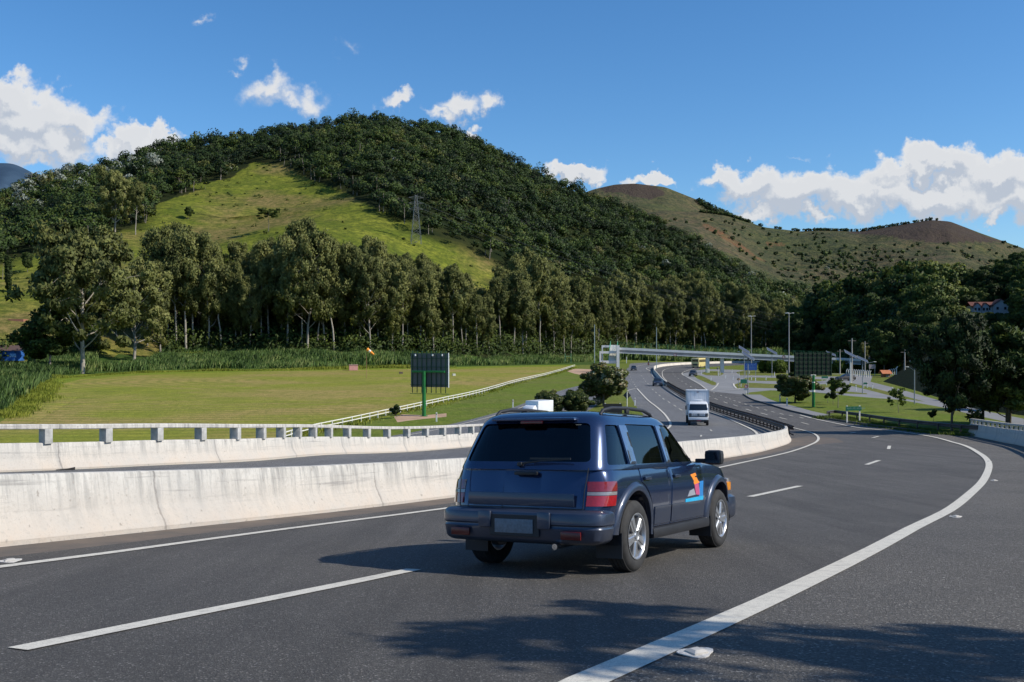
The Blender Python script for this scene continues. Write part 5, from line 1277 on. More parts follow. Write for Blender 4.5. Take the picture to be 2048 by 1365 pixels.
def small_car(label, col, p, head, L=4.1, group=None, rear=False):
    e = empty('car', (0, 0, 0), 0, label, 'car', group); pm = m_carpaint('car_paint', col, rough=.5, metal=.1, coat=.25); h = L / 2
    prof = [(0, .28), (.62, .22), (.80, .28), (.84, .5), (.85, .72), (.80, .86), (.72, .90), (0, .93)]
    m = MB(); rings = []
    for t, k, zt in ((-1, .72, .80), (-.985, .88, .88), (-.93, .97, .95), (-.6, 1, 1.0), (.35, 1, 1.0), (.6, .99, .96), (.88, .95, .86), (.97, .85, .78), (1, .70, .68)):
        ring = [(t * h, -a * k, z * zt if z > .4 else z) for a, z in prof] + [(t * h, a * k, z * zt if z > .4 else z) for a, z in reversed(prof[1:-1])]; rings.append(ring)
    m.rings(rings); m.build('body', pm, e, angle=35)
    m = MB(); rings = []
    for z, xr, xf, w in ((.88, -.88, .42, .72), (1.12, -.74, .22, .66), (1.36, -.56, -.02, .57), (1.43, -.42, -.12, .48)):
        rings.append([(xr * h, -w, z), (xf * h, -w, z), (xf * h + .08, 0, z), (xf * h, w, z), (xr * h, w, z), (xr * h - .05, 0, z)])
    m.rings(rings); m.build('roof', pm, e, angle=50)
    for sg in (-1, 1):
        m = MB(); m.add([(-.74 * h, sg * .725, .93), (.30 * h, sg * .725, .93), (.02 * h, sg * .60, 1.32), (-.56 * h, sg * .60, 1.32)], [(0, 1, 2, 3)]); m.build('side_window', BLACKGL, e)
        m = MB(); m.box((h * .965, sg * .58, .62), (.12, .3, .13), 0, None, .03); m.build('headlamp', CLEARL, e)
        m = MB(); m.box((-h * .985, sg * .62, .72), (.08, .22, .14), 0, None, .02); m.build('tail_lamp', REDL, e)
        for ax in (-h * .62, h * .62): small_wheel(e, ax, sg * .74, .30, .19)
    m = MB(); m.add([(.415 * h + .03, -.62, .92), (.43 * h + .085, 0, .92), (.415 * h + .03, .62, .92), (.02 * h + .05, .53, 1.33), (.02 * h + .09, 0, 1.33), (.02 * h + .05, -.53, 1.33)], [(0, 1, 4, 5), (1, 2, 3, 4)]); m.build('windscreen', BLACKGL, e, fix=False)
    m = MB(); m.add([(-.86 * h - .03, -.6, .95), (-.86 * h - .03, .6, .95), (-.58 * h - .06, .52, 1.33), (-.58 * h - .06, -.52, 1.33)], [(0, 1, 2, 3)]); m.build('rear_window', BLACKGL, e, fix=False)
    m = MB(); m.box((h * .99, 0, .42), (.06, 1.2, .14), 0, None, .02); m.build('grille', TRIM, e); m = MB(); m.box((h + .01, 0, .40), (.02, .4, .12)); m.build('number_plate', simple('plate_pale', (.55, .55, .55), .5), e)
    place(e, p, head); return e
WHITEP = simple('white_vehicle_paint', (.78, .79, .80), .35, 0, .5, var=.05, scale=1.5, Coat_Weight=.5)
ALUBOX = None
def box_truck(label, p, head, cabw=1.95, refr=True):
    e = empty('delivery_truck', (0, 0, 0), 0, label, 'truck')
    t = NT('box_panels'); q = t.obj(); n = t.noise(t.map(q, (1, 5, .5)), 1.5, 5, .6); n2 = t.noise(q, 2, 4)
    c = t.mix(t.mr(n, .35, .65), (.60, .62, .65), (.76, .77, .79)); c = t.mix(t.mr(n2, .55, .75, 0, .3), c, (.45, .43, .40)); bx = t.bsdf(c, .5, .1)
    # cargo box: ribbed panels, rounded roof edge
    m = MB(); m.box((-2.3, 0, 2.02), (4.4, 2.24, 2.30), 0, None, .05); b = m.build('cargo_box', bx, e, angle=35)
    m = MB()
    for y in (-1.10, 1.10): m.box((-.10, y, 2.02), (.06, .07, 2.32)); m.box((-2.3, y * 1.008, 3.15), (4.42, .06, .07)); m.box((-2.3, y * 1.008, .89), (4.42, .06, .07))
    m.box((-.10, 0, 3.15), (.06, 2.2, .07)); m.build('corner_trim', simple('aluminium_trim', (.5, .51, .53), .4, .8), b)
    m = MB()
    for y in np.linspace(-.9, .9, 10): m.box((-.087, y, 2.0), (.012, .03, 2.2))
    m.build('panel_rib', bx, b)
    m = MB(); m.box((-.06, 0, 3.02), (.04, .22, .05)); m.build('marker_lamp', DREDL, b)
    # cab
    w = cabw / 2; m = MB(); rings = []
    for z, xr, xf, ww in ((.55, .02, 1.52, w * .98), (.62, .02, 1.60, w), (1.05, .02, 1.62, w), (1.28, .02, 1.60, w), (1.36, .02, 1.56, w * .99), (1.98, .04, 1.30, w * .93), (2.10, .08, 1.22, w * .90), (2.16, .16, 1.10, w * .82)):
        rings.append([(xr, -ww, z), (xf - .12, -ww, z), (xf - .03, -ww * .93, z), (xf + .03, -ww * .5, z), (xf + .04, 0, z), (xf + .03, ww * .5, z), (xf - .03, ww * .93, z), (xf - .12, ww, z), (xr, ww, z)])
    m.rings(rings); c_ = m.build('cab', WHITEP, e, angle=28)
    m = MB(); zs = (1.40, 1.95); rr = []
    for z, xf, ww in ((1.40, 1.555, w * .93), (1.95, 1.33, w * .86)): rr.append([(xf - .02, -ww * .97, z), (xf + .035, -ww * .5, z), (xf + .05, 0, z), (xf + .035, ww * .5, z), (xf - .02, ww * .97, z)])
    m.add(rr[0] + rr[1], [(i, i + 1, i + 6, i + 5) for i in range(4)]); m.build('windscreen', BLACKGL, c_, fix=False)
    for sg in (-1, 1):
        d = MB(); d.box((.72, sg * (w + .004), 1.15), (1.0, .02, 1.0), 0, None, .01); do = d.build('cab_door', WHITEP, c_)
        d = MB(); d.add([(.30, sg * (w * .99 + .018), 1.42), (1.22, sg * (w * .99 + .018), 1.42), (1.05, sg * (w * .945 + .018), 1.92), (.32, sg * (w * .945 + .018), 1.92)], [(0, 1, 2, 3)]); d.build('door_window', BLACKGL, do, fix=False)
        d = MB(); d.box((1.64, sg * w * .82, 1.0), (.06, .28, .25), 0, None, .02); d.build('headlamp', simple('lamp_dark', (.10, .11, .13), .15, .4), c_)
        d = MB(); d.box((1.45, sg * (w + .22), 1.62), (.10, .14, .38), 0, None, .04); d.tube([(1.4, sg * (w - .02), 1.9), (1.46, sg * (w + .2), 1.84)], .018, 6); d.build('mirror', TRIM, c_)
        for ax in (.95, -3.0): small_wheel(e, ax, sg * (.88 if ax > 0 else .92), .40, .24 if ax > 0 else .42)
    g = MB(); g.box((1.665, 0, 1.0), (.03, 1.15, .22), 0, None, .01); go = g.build('grille', simple('grille_grey', (.20, .21, .24), .4), c_)
    g = MB(); g.box((1.685, -.34, 1.05), (.02, .5, .035)); g.box((1.685, .34, 1.05), (.02, .5, .035)); g.box((1.685, -.34, .96), (.02, .5, .035)); g.box((1.685, .34, .96), (.02, .5, .035)); g.build('grille_bar', WHITEP, go)
    g = MB(); g.lathe([(0, .02), (.10, .02), (.11, 0), (0, -.005)], (1.685, 0, 1.005), (1, 0, 0), 20); bo = g.build('badge', simple('badge_dark', (.03, .035, .05), .3, .5), go)
    g = MB()
    for s in (1, -1): g.tube([(1.708, s * .045, 1.06), (1.708, s * .012, 1.008), (1.708, 0, 1.03)], .008, 5); g.tube([(1.708, s * .07, 1.035), (1.708, s * .035, .945), (1.708, 0, 1.0)], .008, 5)
    g.build('badge_mark', CHROME, bo)
    g = MB(); g.box((1.62, 0, .64), (.16, cabw * .99, .26), 0, None, .05); bu = g.build('bumper', WHITEP, e, angle=40)
    g = MB(); g.box((1.60, 0, .81), (.14, cabw * .94, .07)); g.build('bumper_gap', TRIM, bu)
    g = MB(); g.box((1.60, 0, .45), (.12, cabw * .86, .22), 0, None, .03); g.build('lower_apron', TRIM, bu)
    g = MB(); g.box((1.67, .05, .49), (.02, .42, .14)); g.build('number_plate', simple('red_plate', (.32, .03, .05), .5), bu)
    g = MB(); g.box((.75, 0, 2.28), (.55, .85, .18), 0, None, .06); g.build('roof_cooler', WHITEP, c_, angle=40)
    m = MB(); m.box((-1.6, -.35, .65), (5.6, .10, .20)); m.box((-1.6, .35, .65), (5.6, .10, .20)); m.cyl((-3, -.9, .4), (-3, .9, .4), .08); m.cyl((.95, -.85, .4), (.95, .85, .4), .07); m.box((-1.5, -.8, .6), (.9, .5, .4), 0, None, .05); m.build('chassis', UNDER, e)
    place(e, p, head); return e
def cargo_van_truck(label, p, head):
    e = empty('delivery_truck', (0, 0, 0), 0, label, 'truck')
    m = MB(); m.box((-1.7, 0, 1.75), (3.5, 2.0, 1.9), 0, None, .04); m.build('cargo_box', WHITEP, e, angle=35)
    m = MB(); rings = []
    for z, xf, w in ((.45, 1.75, .9), (.95, 1.85, .95), (1.15, 1.75, .95), (1.75, 1.15, .85), (2.0, .95, .78), (2.2, .5, .7)): rings.append([(.05, -w, z), (xf - .1, -w, z), (xf, -w * .7, z), (xf, w * .7, z), (xf - .1, w, z), (.05, w, z)])
    m.rings(rings); c = m.build('cab', WHITEP, e, angle=30)
    m = MB(); m.add([(1.77, -.66, 1.17), (1.77, .66, 1.17), (1.2, .58, 1.73), (1.2, -.58, 1.73)], [(0, 1, 2, 3)]); m.build('windscreen', BLACKGL, c, fix=False)
    for sg in (-1, 1):
        m = MB(); m.add([(.4, sg * .965, 1.2), (1.4, sg * .965, 1.2), (1.0, sg * .88, 1.7), (.4, sg * .88, 1.7)], [(0, 1, 2, 3)]); m.build('door_window', BLACKGL, c, fix=False)
        for ax in (1.1, -2.3): small_wheel(e, ax, sg * .85, .36, .25)
    m = MB(); m.box((-1, 0, .6), (4.6, 1.2, .3)); m.build('chassis', UNDER, e)
    place(e, p, head); return e
def bus(p, head):
    e = empty('bus', (0, 0, 0), 0, 'cream yellow bus with dark windows at the far bend, seen from behind', 'bus'); Y = simple('cream_bus_paint', (.72, .60, .27), .4, var=.05)
    m = MB(); m.box((0, 0, 1.75), (9.6, 2.5, 2.75), 0, None, .22); b = m.build('body', Y, e, angle=35)
    for sg in (-1, 1):
        for k in range(6):
            m = MB(); m.box((-3.8 + k * 1.5, sg * 1.245, 2.25), (1.32, .03, .85), 0, None, .01); m.build('window', BLACKGL, b)
        for ax in (-2.6, 3.0): small_wheel(e, ax, sg * 1.1, .5, .3)
        m = MB(); m.box((-4.79, sg * .95, 1.05), (.05, .3, .35)); m.build('tail_lamp', REDL, b)
    m = MB(); m.box((-4.80, 0, 2.35), (.04, 1.9, .75), 0, None, .01); m.build('rear_window', BLACKGL, b); m = MB(); m.box((-4.81, 0, 1.05), (.04, 1.4, .5)); m.build('engine_grille', TRIM, b)
    m = MB(); m.box((4.80, 0, 2.2), (.04, 2.1, 1.1), 0, None, .01); m.build('windscreen', BLACKGL, b); m = MB(); m.box((-4.7, 0, .6), (.3, 2.4, .35), 0, None, .08); m.build('bumper', simple('bus_bumper', (.5, .42, .22), .5), e)
    place(e, p, head)
def motorcycle(p, head):
    e = empty('motorcycle', (0, 0, 0), 0, 'motorcycle coming round the far bend with one rider', 'motorcycle')
    for ax in (-.68, .68):
        m = MB(); m.lathe([(.22, -.05), (.30, -.05), (.32, 0), (.30, .05), (.22, .05)], (ax, 0, .32), (0, 1, 0), 18, True); m.build('wheel', RUBBER, e)
    m = MB(); m.box((0, 0, .55), (.55, .26, .38), 0, None, .1); m.box((.15, 0, .88), (.5, .28, .2), 0, None, .08); m.tube([(.68, .0, .32), (.45, 0, .95)], .04, 6); m.tube([(-.68, 0, .32), (-.1, 0, .5)], .04, 6); m.build('frame', simple('bike_red', (.25, .03, .03), .4), e)
    m = MB(); m.box((-.35, 0, .84), (.7, .26, .12), 0, None, .05); m.build('seat', TRIM, e); m = MB(); m.tube([(.42, -.35, 1.05), (.5, 0, 1.0), (.42, .35, 1.05)], .018, 6); m.build('handlebar', TRIM, e); m = MB(); m.box((.62, 0, .9), (.12, .18, .18), 0, None, .05); m.build('headlamp', CLEARL, e)
    place(e, p, head)
    r = skin_person('person', [('pel', None, (-.3, 0, .95), .15), ('ch', 'pel', (-.18, 0, 1.3), .17), ('nk', 'ch', (-.13, 0, 1.48), .06), ('sl', 'ch', (-.15, .2, 1.40), .075), ('el', 'sl', (.1, .32, 1.2), .05), ('hl', 'el', (.38, .33, 1.07), .045), ('sr', 'ch', (-.15, -.2, 1.40), .075), ('er', 'sr', (.1, -.32, 1.2), .05), ('hr', 'er', (.38, -.33, 1.07), .045),
        ('tl', 'pel', (.08, .2, .82), .09), ('kl', 'tl', (.18, .22, .72), .07), ('fl', 'kl', (.0, .22, .35), .05), ('tol', 'fl', (.14, .22, .32), .04), ('tr', 'pel', (.08, -.2, .82), .09), ('kr', 'tr', (.18, -.22, .72), .07), ('fr', 'kr', (.0, -.22, .35), .05), ('tor', 'fr', (.14, -.22, .32), .04), ('hd', 'nk', (-.10, 0, 1.62), .11)], simple('dark_jacket', (.05, .05, .06), .8))
    tag(r, 'person in dark clothes and white helmet riding the motorcycle', 'person')
    m = MB(); m.lathe([(0, .15), (.08, .13), (.13, .06), (.14, -.02), (.12, -.1), (0, -.12)], (-.09, 0, 1.64), (0, 0, 1), 14); m.build('helmet', WHITEP, r, True)
    r.matrix_world = e.matrix_world
def skin_person(name, joints, mat):
    ix = {j[0]: i for i, j in enumerate(joints)}; me = bpy.data.meshes.new(name); me.from_pydata([j[2] for j in joints], [(ix[j[1]], i) for i, j in enumerate(joints) if j[1]], [])
    o = link(name, me, mat); sk = o.modifiers.new('s', 'SKIN')
    for i, j in enumerate(joints): me.skin_vertices[0].data[i].radius = (j[3], j[3])
    me.skin_vertices[0].data[0].use_root = True; o.modifiers.new('u', 'SUBSURF').levels = 1
    bpy.context.view_layer.update(); dg = bpy.context.evaluated_depsgraph_get(); nm = bpy.data.meshes.new_from_object(o.evaluated_get(dg)); o.modifiers.clear(); o.data = nm
    nm.polygons.foreach_set('use_smooth', [True] * len(nm.polygons)); return o
def heading_at(line, x, y):
    a = np.array(line); i = int(np.argmin(np.hypot(a[:, 0] - x, a[:, 1] - y))); i = min(max(i, 1), len(a) - 2); d = a[i + 1] - a[i - 1]; return d / np.linalg.norm(d)
def make_vehicles():
    suv()
    c = P(1391, 852); d = heading_at(MEDIAN, c.x, c.y); d = np.array([-.158, -.987]) ; box_truck('white box truck facing the camera on the opposite carriageway', (c.x - d[0] * 1.6 + .25, c.y - d[1] * 1.6), d).scale = (1, .87, .94)
    c = P(1318, 773); d = -heading_at(MEDIAN, c.x, c.y); small_car('dark blue hatchback close to the median on the opposite carriageway', (.010, .018, .04), (c.x, c.y + 1.8), d, 3.9)
    c = P(1269, 742); d = -heading_at(MEDIAN, c.x, c.y); small_car('small dark car in the outer lane near the footbridge tower', (.010, .014, .022), (c.x, c.y + 1.8), d, 4.0)
    c = P(1393, 736.5); d = heading_at(MEDIAN, c.x, c.y); bus((c.x + 1.5, c.y + 4), (.42, .907))
    c = P(1297, 731.5); d = -heading_at(MEDIAN, c.x, c.y); motorcycle((c.x, c.y), d)
    cargo_van_truck('white box truck on the exit road, mostly hidden behind the blue car roof', (2.0, 99.0), (-.62, -.78)).scale = (.72, .8, .84)
    c = P(1386, 753); small_car('dark car waiting on the slip road beside the traffic island', (.03, .032, .036), (c.x, c.y), (-.3, -1), 3.9)
    c = P(1691, 762); small_car('dark car parked by the concrete pole in front of the hedge', (.015, .016, .02), (c.x, c.y), (-1, -.3), 4.1)
# ================================================================ structures and street furniture
GALV = simple('galvanised_steel', (.34, .36, .36), .5, .5, var=.15)
GREENP = simple('green_steel_paint', (.015, .16, .035), .45, .1, var=.2, scale=3)
GREEND = simple('dark_green_steel', (.008, .05, .015), .6, .0, var=.2, scale=3)
WHITEF = simple('white_fence_paint', (.72, .70, .62), .8, var=.12, scale=4)
CONC = simple('grey_concrete', (.42, .42, .41), .85, var=.12, scale=.6, bump=.2)
SOLARM = simple('solar_cells', (.05, .06, .085), .42, .0, .4, var=.15, scale=8)
SIGNG = simple('green_sign_face', (.01, .13, .075), .45, var=.06)
SIGNB = simple('blue_sign_face', (.01, .06, .24), .45, var=.06)
BACKM = simple('sign_back', (.06, .065, .07), .6)
TERRA = simple('terracotta_tiles', (.50, .17, .07), .8, var=.2, scale=3)
def hpx(p, py): return (CY - py) / F * p.y - p.z     # height above the foot p of a point seen at row py
def place_rz(e, p, rz): e.location = p; e.rotation_euler = (0, 0, rz)
def make_footbridge():
    e = empty('footbridge', (0, 0, 0), 0, 'long pale concrete footbridge over the highway with stair tower at one end', 'footbridge')
    A = PY(1236, 702, 267); B = PY(1600, 719, 262); C = PY(1720, 725, 261)
    def deck(a, b):
        d = (b - a); L = d.length; d.normalize(); n = Vector((-d.y, d.x, 0)).normalized(); M = Matrix(((d.x, n.x, 0, a.x), (d.y, n.y, 0, a.y), (d.z, 0, 1, a.z), (0, 0, 0, 1)))
        return M, L
    M, L = deck(A, C)
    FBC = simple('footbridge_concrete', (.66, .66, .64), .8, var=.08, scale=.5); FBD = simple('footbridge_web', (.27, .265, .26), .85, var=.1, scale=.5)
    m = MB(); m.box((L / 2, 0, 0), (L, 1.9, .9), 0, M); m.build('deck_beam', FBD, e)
    for y in (-1.0, 1.0):
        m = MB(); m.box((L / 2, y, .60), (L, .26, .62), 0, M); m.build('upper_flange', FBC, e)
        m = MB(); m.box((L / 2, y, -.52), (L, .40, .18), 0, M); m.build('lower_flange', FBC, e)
    m = MB()
    for y in (-1.0, 1.0):
        for k in range(int(L / 2.2)): m.cyl(M @ Vector((k * 2.2, y, .9)), M @ Vector((k * 2.2, y, 2.3)), .025, n=4)
        for z in (1.2, 1.6, 2.0, 2.3): m.box((L / 2, y, z), (L, .02, .025), 0, M)
    m.build('railing', simple('green_mesh_rail', (.03, .16, .08), .6), e)
    for px, py in ((1415, 748), (1444, 750), (1592, 752), (1566, 750)):
        Yb = 264.5; x = (px - CX) / F * Yb; g = G(x, Yb); t = M @ Vector(((Vector((x, Yb, 0)) - Vector((A.x, A.y, 0))).length, 0, -.55))
        m = MB(); m.box((x, Yb, (g.z + t.z) / 2 - .1), (.95 if px < 1500 else .7, .8, t.z - g.z + .3), 0, None, .06); m.build('pier', FBC, e, angle=40)
    for px in (1350, 1567):
        c = PY(px, 710 if px < 1400 else 714, 261); m = MB(); m.cyl((c.x, 260.7 + 0, c.z), (c.x, 260.85, c.z), .42, n=20); so = m.build('clearance_sign', simple('sign_white', (.4, .38, .38), .5), e); m = MB(); m.lathe([(.32, -.02), (.42, -.02), (.42, .03), (.32, .03)], (c.x, 260.68, c.z), (0, -1, 0), 20, True); m.build('sign_ring', simple('sign_red', (.22, .06, .06), .5), so)
    # stair tower: frames of columns and beams with white stair flights running away to the left
    Y0 = 266.0; k = Y0 / F; gz = h1((1218 - CX) * k, Y0)
    def X(px): return (px - CX) * k
    def Z(py): return (CY - py) * k
    W2 = simple('white_stair', (.68, .66, .60), .8, var=.06, scale=1)
    def frame(x0, x1, y0, y1, zb, zt, th=.5):
        m = MB()
        m.box((X(x0) + th / 2, y0, (zb + zt) / 2), (th, .5, zt - zb)); m.box((X(x1) - th / 2, y0, (zb + zt) / 2), (th, .5, zt - zb)); m.box(((X(x0) + X(x1)) / 2, y0 - .003, zt - .3), (X(x1) - X(x0) - 2 * th, .5, .6)); m.build('stair_frame', FBC, e)
    frame(1206, 1238, Y0 + 4, 0, gz, Z(691), .35); frame(1199, 1238.5, Y0, 0, gz, Z(703), .40)
    m = MB(); m.box(((X(1199) + X(1233)) / 2, Y0 - .01, Z(724.5)), (X(1233) - X(1199), .5, .75)); m.build('landing', FBC, e)
    m = MB(); m.box((X(1235.5), Y0 - .3, (Z(691) + gz) / 2), (.75, 1.0, Z(691) - gz)); m.build('tower_column', FBC, e)
    for (xa, xb, ya, yb, za, zb_) in ((1217, 1232, Y0 + .6, Y0 + 4.0, Z(723), Z(706)), (1219, 1234, Y0 + .4, Y0 + 4.2, Z(703), Z(690))):
        m = MB(); n = 12
        for i in range(n):
            t = i / n; x0 = X(xa) + (X(xa + 5) - X(xa)) * t; m.box((x0 + 1.0, ya + (yb - ya) * (i + .5) / n, za + (zb_ - za) * (i + .5) / n - .12), (1.9, (yb - ya) / n * 1.02, .26))
        fl = m.build('stair_flight', W2, e)
        m = MB()
        for s in (0, 1.95):
            m.tube([(X(xa) + .05 + s, ya, za + 1.0), (X(xa + 5) + .05 + s, yb, zb_ + 1.0)], .04, 5); m.tube([(X(xa) + .05 + s, ya, za + .5), (X(xa + 5) + .05 + s, yb, zb_ + .5)], .03, 5)
            for i in range(6): t = i / 5; q = Vector((X(xa) + .05 + s + (X(xa + 5) - X(xa)) * t, ya + (yb - ya) * t, za + (zb_ - za) * t)); m.cyl(q, q + Vector((0, 0, 1.05)), .03, n=5)
        m.build('handrail', simple('mint_rail', (.10, .42, .24), .5), fl)
def make_billboards():
    # left billboard, seen from behind
    g = P(848, 833); k = g.y / F; e = empty('billboard', g, 0, 'tall billboard seen from behind, grey panel on green steel ribs and one green post', 'billboard'); yaw = R(-16)
    M = Matrix.Rotation(yaw, 4, 'Z'); top = hpx(g, 707); bot = hpx(g, 775); w = 4.35; xo = .45
    t = NT('corrugated_panel'); q = t.obj(); wv = t.n('TexWave', inp={'Vector': q, 'Scale': 2.2, 'Distortion': .2}); wv.bands_direction = 'X'
    PM = t.bsdf(t.mix(wv.outputs['Fac'], (.11, .11, .11), (.17, .168, .162)), .6, .1)
    m = MB(); m.box((xo, .55, (top + bot) / 2), (w, .10, top - bot), 0, M); pn = m.build('panel', PM, e)
    m = MB(); m.box((xo + w / 2 + .015, .53, (top + bot) / 2), (.05, .16, top - bot + .05), 0, M); m.build('panel_edge', simple('white_edge', (.75, .75, .75), .5), pn)
    for i in range(8):
        m = MB(); x = xo - w / 2 + .22 + i * (w - .5) / 7; m.box((x, .40, (top + bot) / 2 - .18), (.065, .10, top - bot + .9), 0, M); m.box((x, .52, top + .16), (.06, .3, .05), 0, M); m.build('rib', GREEND, e)
    m = MB()
    for z in (top - .55, (top + bot) / 2 + .35, bot + .25): m.box((xo, .33, z), (w, .05, .05), 0, M)
    m.build('cross_bar', GREEND, e)
    m = MB(); m.box((xo, .1, (top + bot) / 2 - .15), (w - .55, .22, .22), 0, M, .02); m.build('main_beam', GREENP, e, angle=40)
    m = MB(); m.box((xo, .25, bot - .72), (w, .05, .05), 0, M); m.box((xo, .85, bot - .76), (w, .05, .05), 0, M); m.box((xo, .55, bot - .74), (w, .5, .02), 0, M); m.build('catwalk', GREENP, e)
    m = MB(); m.cyl((0, 0, -.2), (0, 0, (top + bot) / 2 - .1), .22, .19, 16); m.lathe([(.42, 0), (.42, .05), (.24, .05)], (0, 0, .02), (0, 0, 1), 16); m.build('post', GREENP, e, angle=40)
    for x in (-1.1, .9, 2.0):
        m = MB(); m.box((x, .2, top - .2), (.12, .16, .2), 0, M); m.build('lamp', simple('lamp_white', (.7, .7, .7), .5), e)
    # right billboard: wide dark mesh back, one green post
    g = P(1627, 814); e = empty('billboard', g, 0, 'wide dark green billboard back with lattice frame on one bright green post on the lawn', 'billboard')
    top = hpx(g, 705.5); bot = hpx(g, 752); k = g.y / F; w = 78 * k; xo = 2.5 * k; M = Matrix.Rotation(R(6), 4, 'Z')
    DG = simple('billboard_dark_back', (.004, .012, .006), .8, var=.4, scale=1.2)
    m = MB(); m.box((xo, .5, (top + bot) / 2), (w, .12, top - bot), 0, M); m.build('panel', DG, e)
    LG = simple('lattice_green', (.003, .045, .010), .6)
    for i in range(9):
        m = MB(); m.box((xo - w / 2 + .1 + i * (w - .2) / 8, .40, (top + bot) / 2 + .06), (.04, .05, top - bot + .2), 0, M); m.build('rib', LG, e)
    m = MB()
    for i in range(6): m.box((xo, .31, bot + .1 + i * (top - bot - .2) / 5), (w, .03, .04), 0, M)
    m.build('cross_bar', LG, e)
    m = MB(); m.cyl((0, 0, -.2), (0, 0, bot + .1), .19, .155, 16); m.build('post', GREENP, e, angle=40)
    m = MB(); m.lathe([(.175, .0), (.185, 0), (.185, .26), (.175, .26)], (0, 0, 1.75), (0, 0, 1), 16); m.lathe([(.17, .0), (.178, 0), (.178, .12), (.17, .12)], (0, 0, 2.85), (0, 0, 1), 16); m.build('white_band', WHITEF, e)
    m = MB(); m.box((0, .1, bot + .04), (.6, .3, .18), 0, None, .05); m.build('bracket', WHITEF, e)
def solar_lamp(p, h, tilt, w, label, arm=0, pole=GALV, r=.075, yaw=0):
    e = empty('solar_lamp', p, 0, label, 'solar lamp', None)
    m = MB(); m.cyl((0, 0, -.2), (0, 0, h - .25), r, r * .75, 10); m.build('pole', pole, e, angle=40)
    M = Matrix.Translation((0, 0, h)) @ Matrix.Rotation(yaw, 4, 'Z') @ Matrix.Rotation(R(tilt), 4, 'Y') @ Matrix.Rotation(R(24), 4, 'X')
    m = MB(); m.box((0, 0, 0), (w, w * .62, .05), 0, M); m.cyl((0, 0, -.35), (0, 0, 0), .04, n=6); pn = m.build('solar_panel', SOLARM, e)
    m = MB()
    for x in (-.5, .5): m.box((x * w, 0, .01), (.04, w * .63, .07), 0, M)
    for y in (-.31, .31): m.box((0, y * w, .01), (w, .04, .07), 0, M)
    m.build('panel_frame', GALV, pn)
    m = MB(); m.box((0, -.12, h - .55), (.26, .22, .3), 0, None, .03); m.build('battery_box', simple('box_grey', (.12, .12, .13), .6), e)
    a = arm or -.9
    m = MB(); m.tube([(0, 0, h - .9), (a * .5, -.1, h - .55), (a, -.2, h - .40)], .03, 6); ar = m.build('lamp_arm', GALV, e); m = MB(); m.box((a * 1.12, -.2, h - .38), (.42, .14, .09), 0, None, .04); m.build('lamp_head', WHITEF, ar, angle=40)
def make_lamps():
    for px, yb, yt, tilt, w, arm, lab in ((1496, 789, 712, 32, 2.3, -.9, 'solar lamp with a large steep panel in front of the blue sign'), (1488.5, 762, 700, 30, 2.0, -1.1, 'solar lamp behind the large steep panel, left of the blue sign'), (1544, 755, 703, 28, 1.9, .0, 'solar lamp standing before the round hedge bushes under the footbridge'),
                                    (1701, 766, 709, 28, 2.2, .9, 'solar lamp with thick bent white pole by the dark parked car'), (1725, 788, 719, 24, 1.9, 1.6, 'solar lamp with long side arm on the narrow grass strip'), (1829, 808, 728, 26, 1.6, 0, 'solar lamp alone by the road beside the dark roadside trees'), (1662, 764, 708, 20, 1.6, 0, 'solar lamp mostly hidden behind the wide green billboard')):
        p = P(px, yb); solar_lamp(p, hpx(p, yt), tilt, w * p.y / 175 * 1.05, lab, arm, GALV if px != 1701 else WHITEF, .075 if px != 1701 else .16)
    for px, yb, yt, lab in ((1578, 752, 627, 'tall grey light mast right of the round bushy tree'), (1502.5, 742, 633, 'tall light mast rising behind the footbridge')):
        p = P(px, yb); h = hpx(p, yt); e = empty('light_mast', p, 0, lab, 'light mast'); m = MB(); m.cyl((0, 0, -.2), (0, 0, h), .17, .09, 10); m.build('pole', simple('mast_grey', (.30, .29, .28), .6), e)
        for a in (0, 2.1, 4.2):
            m = MB(); q = (math.cos(a) * .75, math.sin(a) * .75, h + .05); m.tube([(0, 0, h - .1), q], .04, 6); m.box((q[0] * 1.2, q[1] * 1.2, h + .06), (.55, .35, .14), 0, None, .05); m.build('lamp_head', WHITEF, e, angle=40)
    for px, yb, yt, lab in ((1189, 745, 651, 'thin pale blue pole left of the stair tower'), (1313, 738, 656, 'thin pale blue pole rising from the median in front of the footbridge')):
        p = P(px, yb); h = hpx(p, yt); e = empty('camera_pole', p, 0, lab, 'pole'); m = MB(); m.cyl((0, 0, -.2), (0, 0, h), .13, .08, 8); m.build('pole', simple('pale_pole', (.30, .38, .38), .6), e); m = MB(); m.box((0, 0, h + .05), (.25, .2, .2)); m.build('pole_cap', GALV, e)
    for px, yb, yt, lab in ((1704, 764, 677, 'concrete utility pole beside the bent white lamp pole'), (1730, 750, 683, 'utility pole behind the hedge with a lamp arm'), (1680, 748, 699, 'short utility pole with cross-arm left of the dark parked car'), (1795, 742, 708, 'thin dark pole right of the tile-roofed kiosk'), (1809.5, 740, 700, 'thin pole farther up the shaded slope')):
        p = P(px, yb); h = hpx(p, yt); e = empty('utility_pole', p, 0, lab, 'utility pole'); m = MB(); m.cyl((0, 0, -.2), (0, 0, h), .17, .10, 8); m.build('pole', simple('pole_concrete', (.40, .37, .33), .8), e); m = MB(); m.box((0, 0, h - .5), (1.6, .1, .12)); m.build('cross_arm', simple('arm_wood', (.22, .18, .14), .8), e)
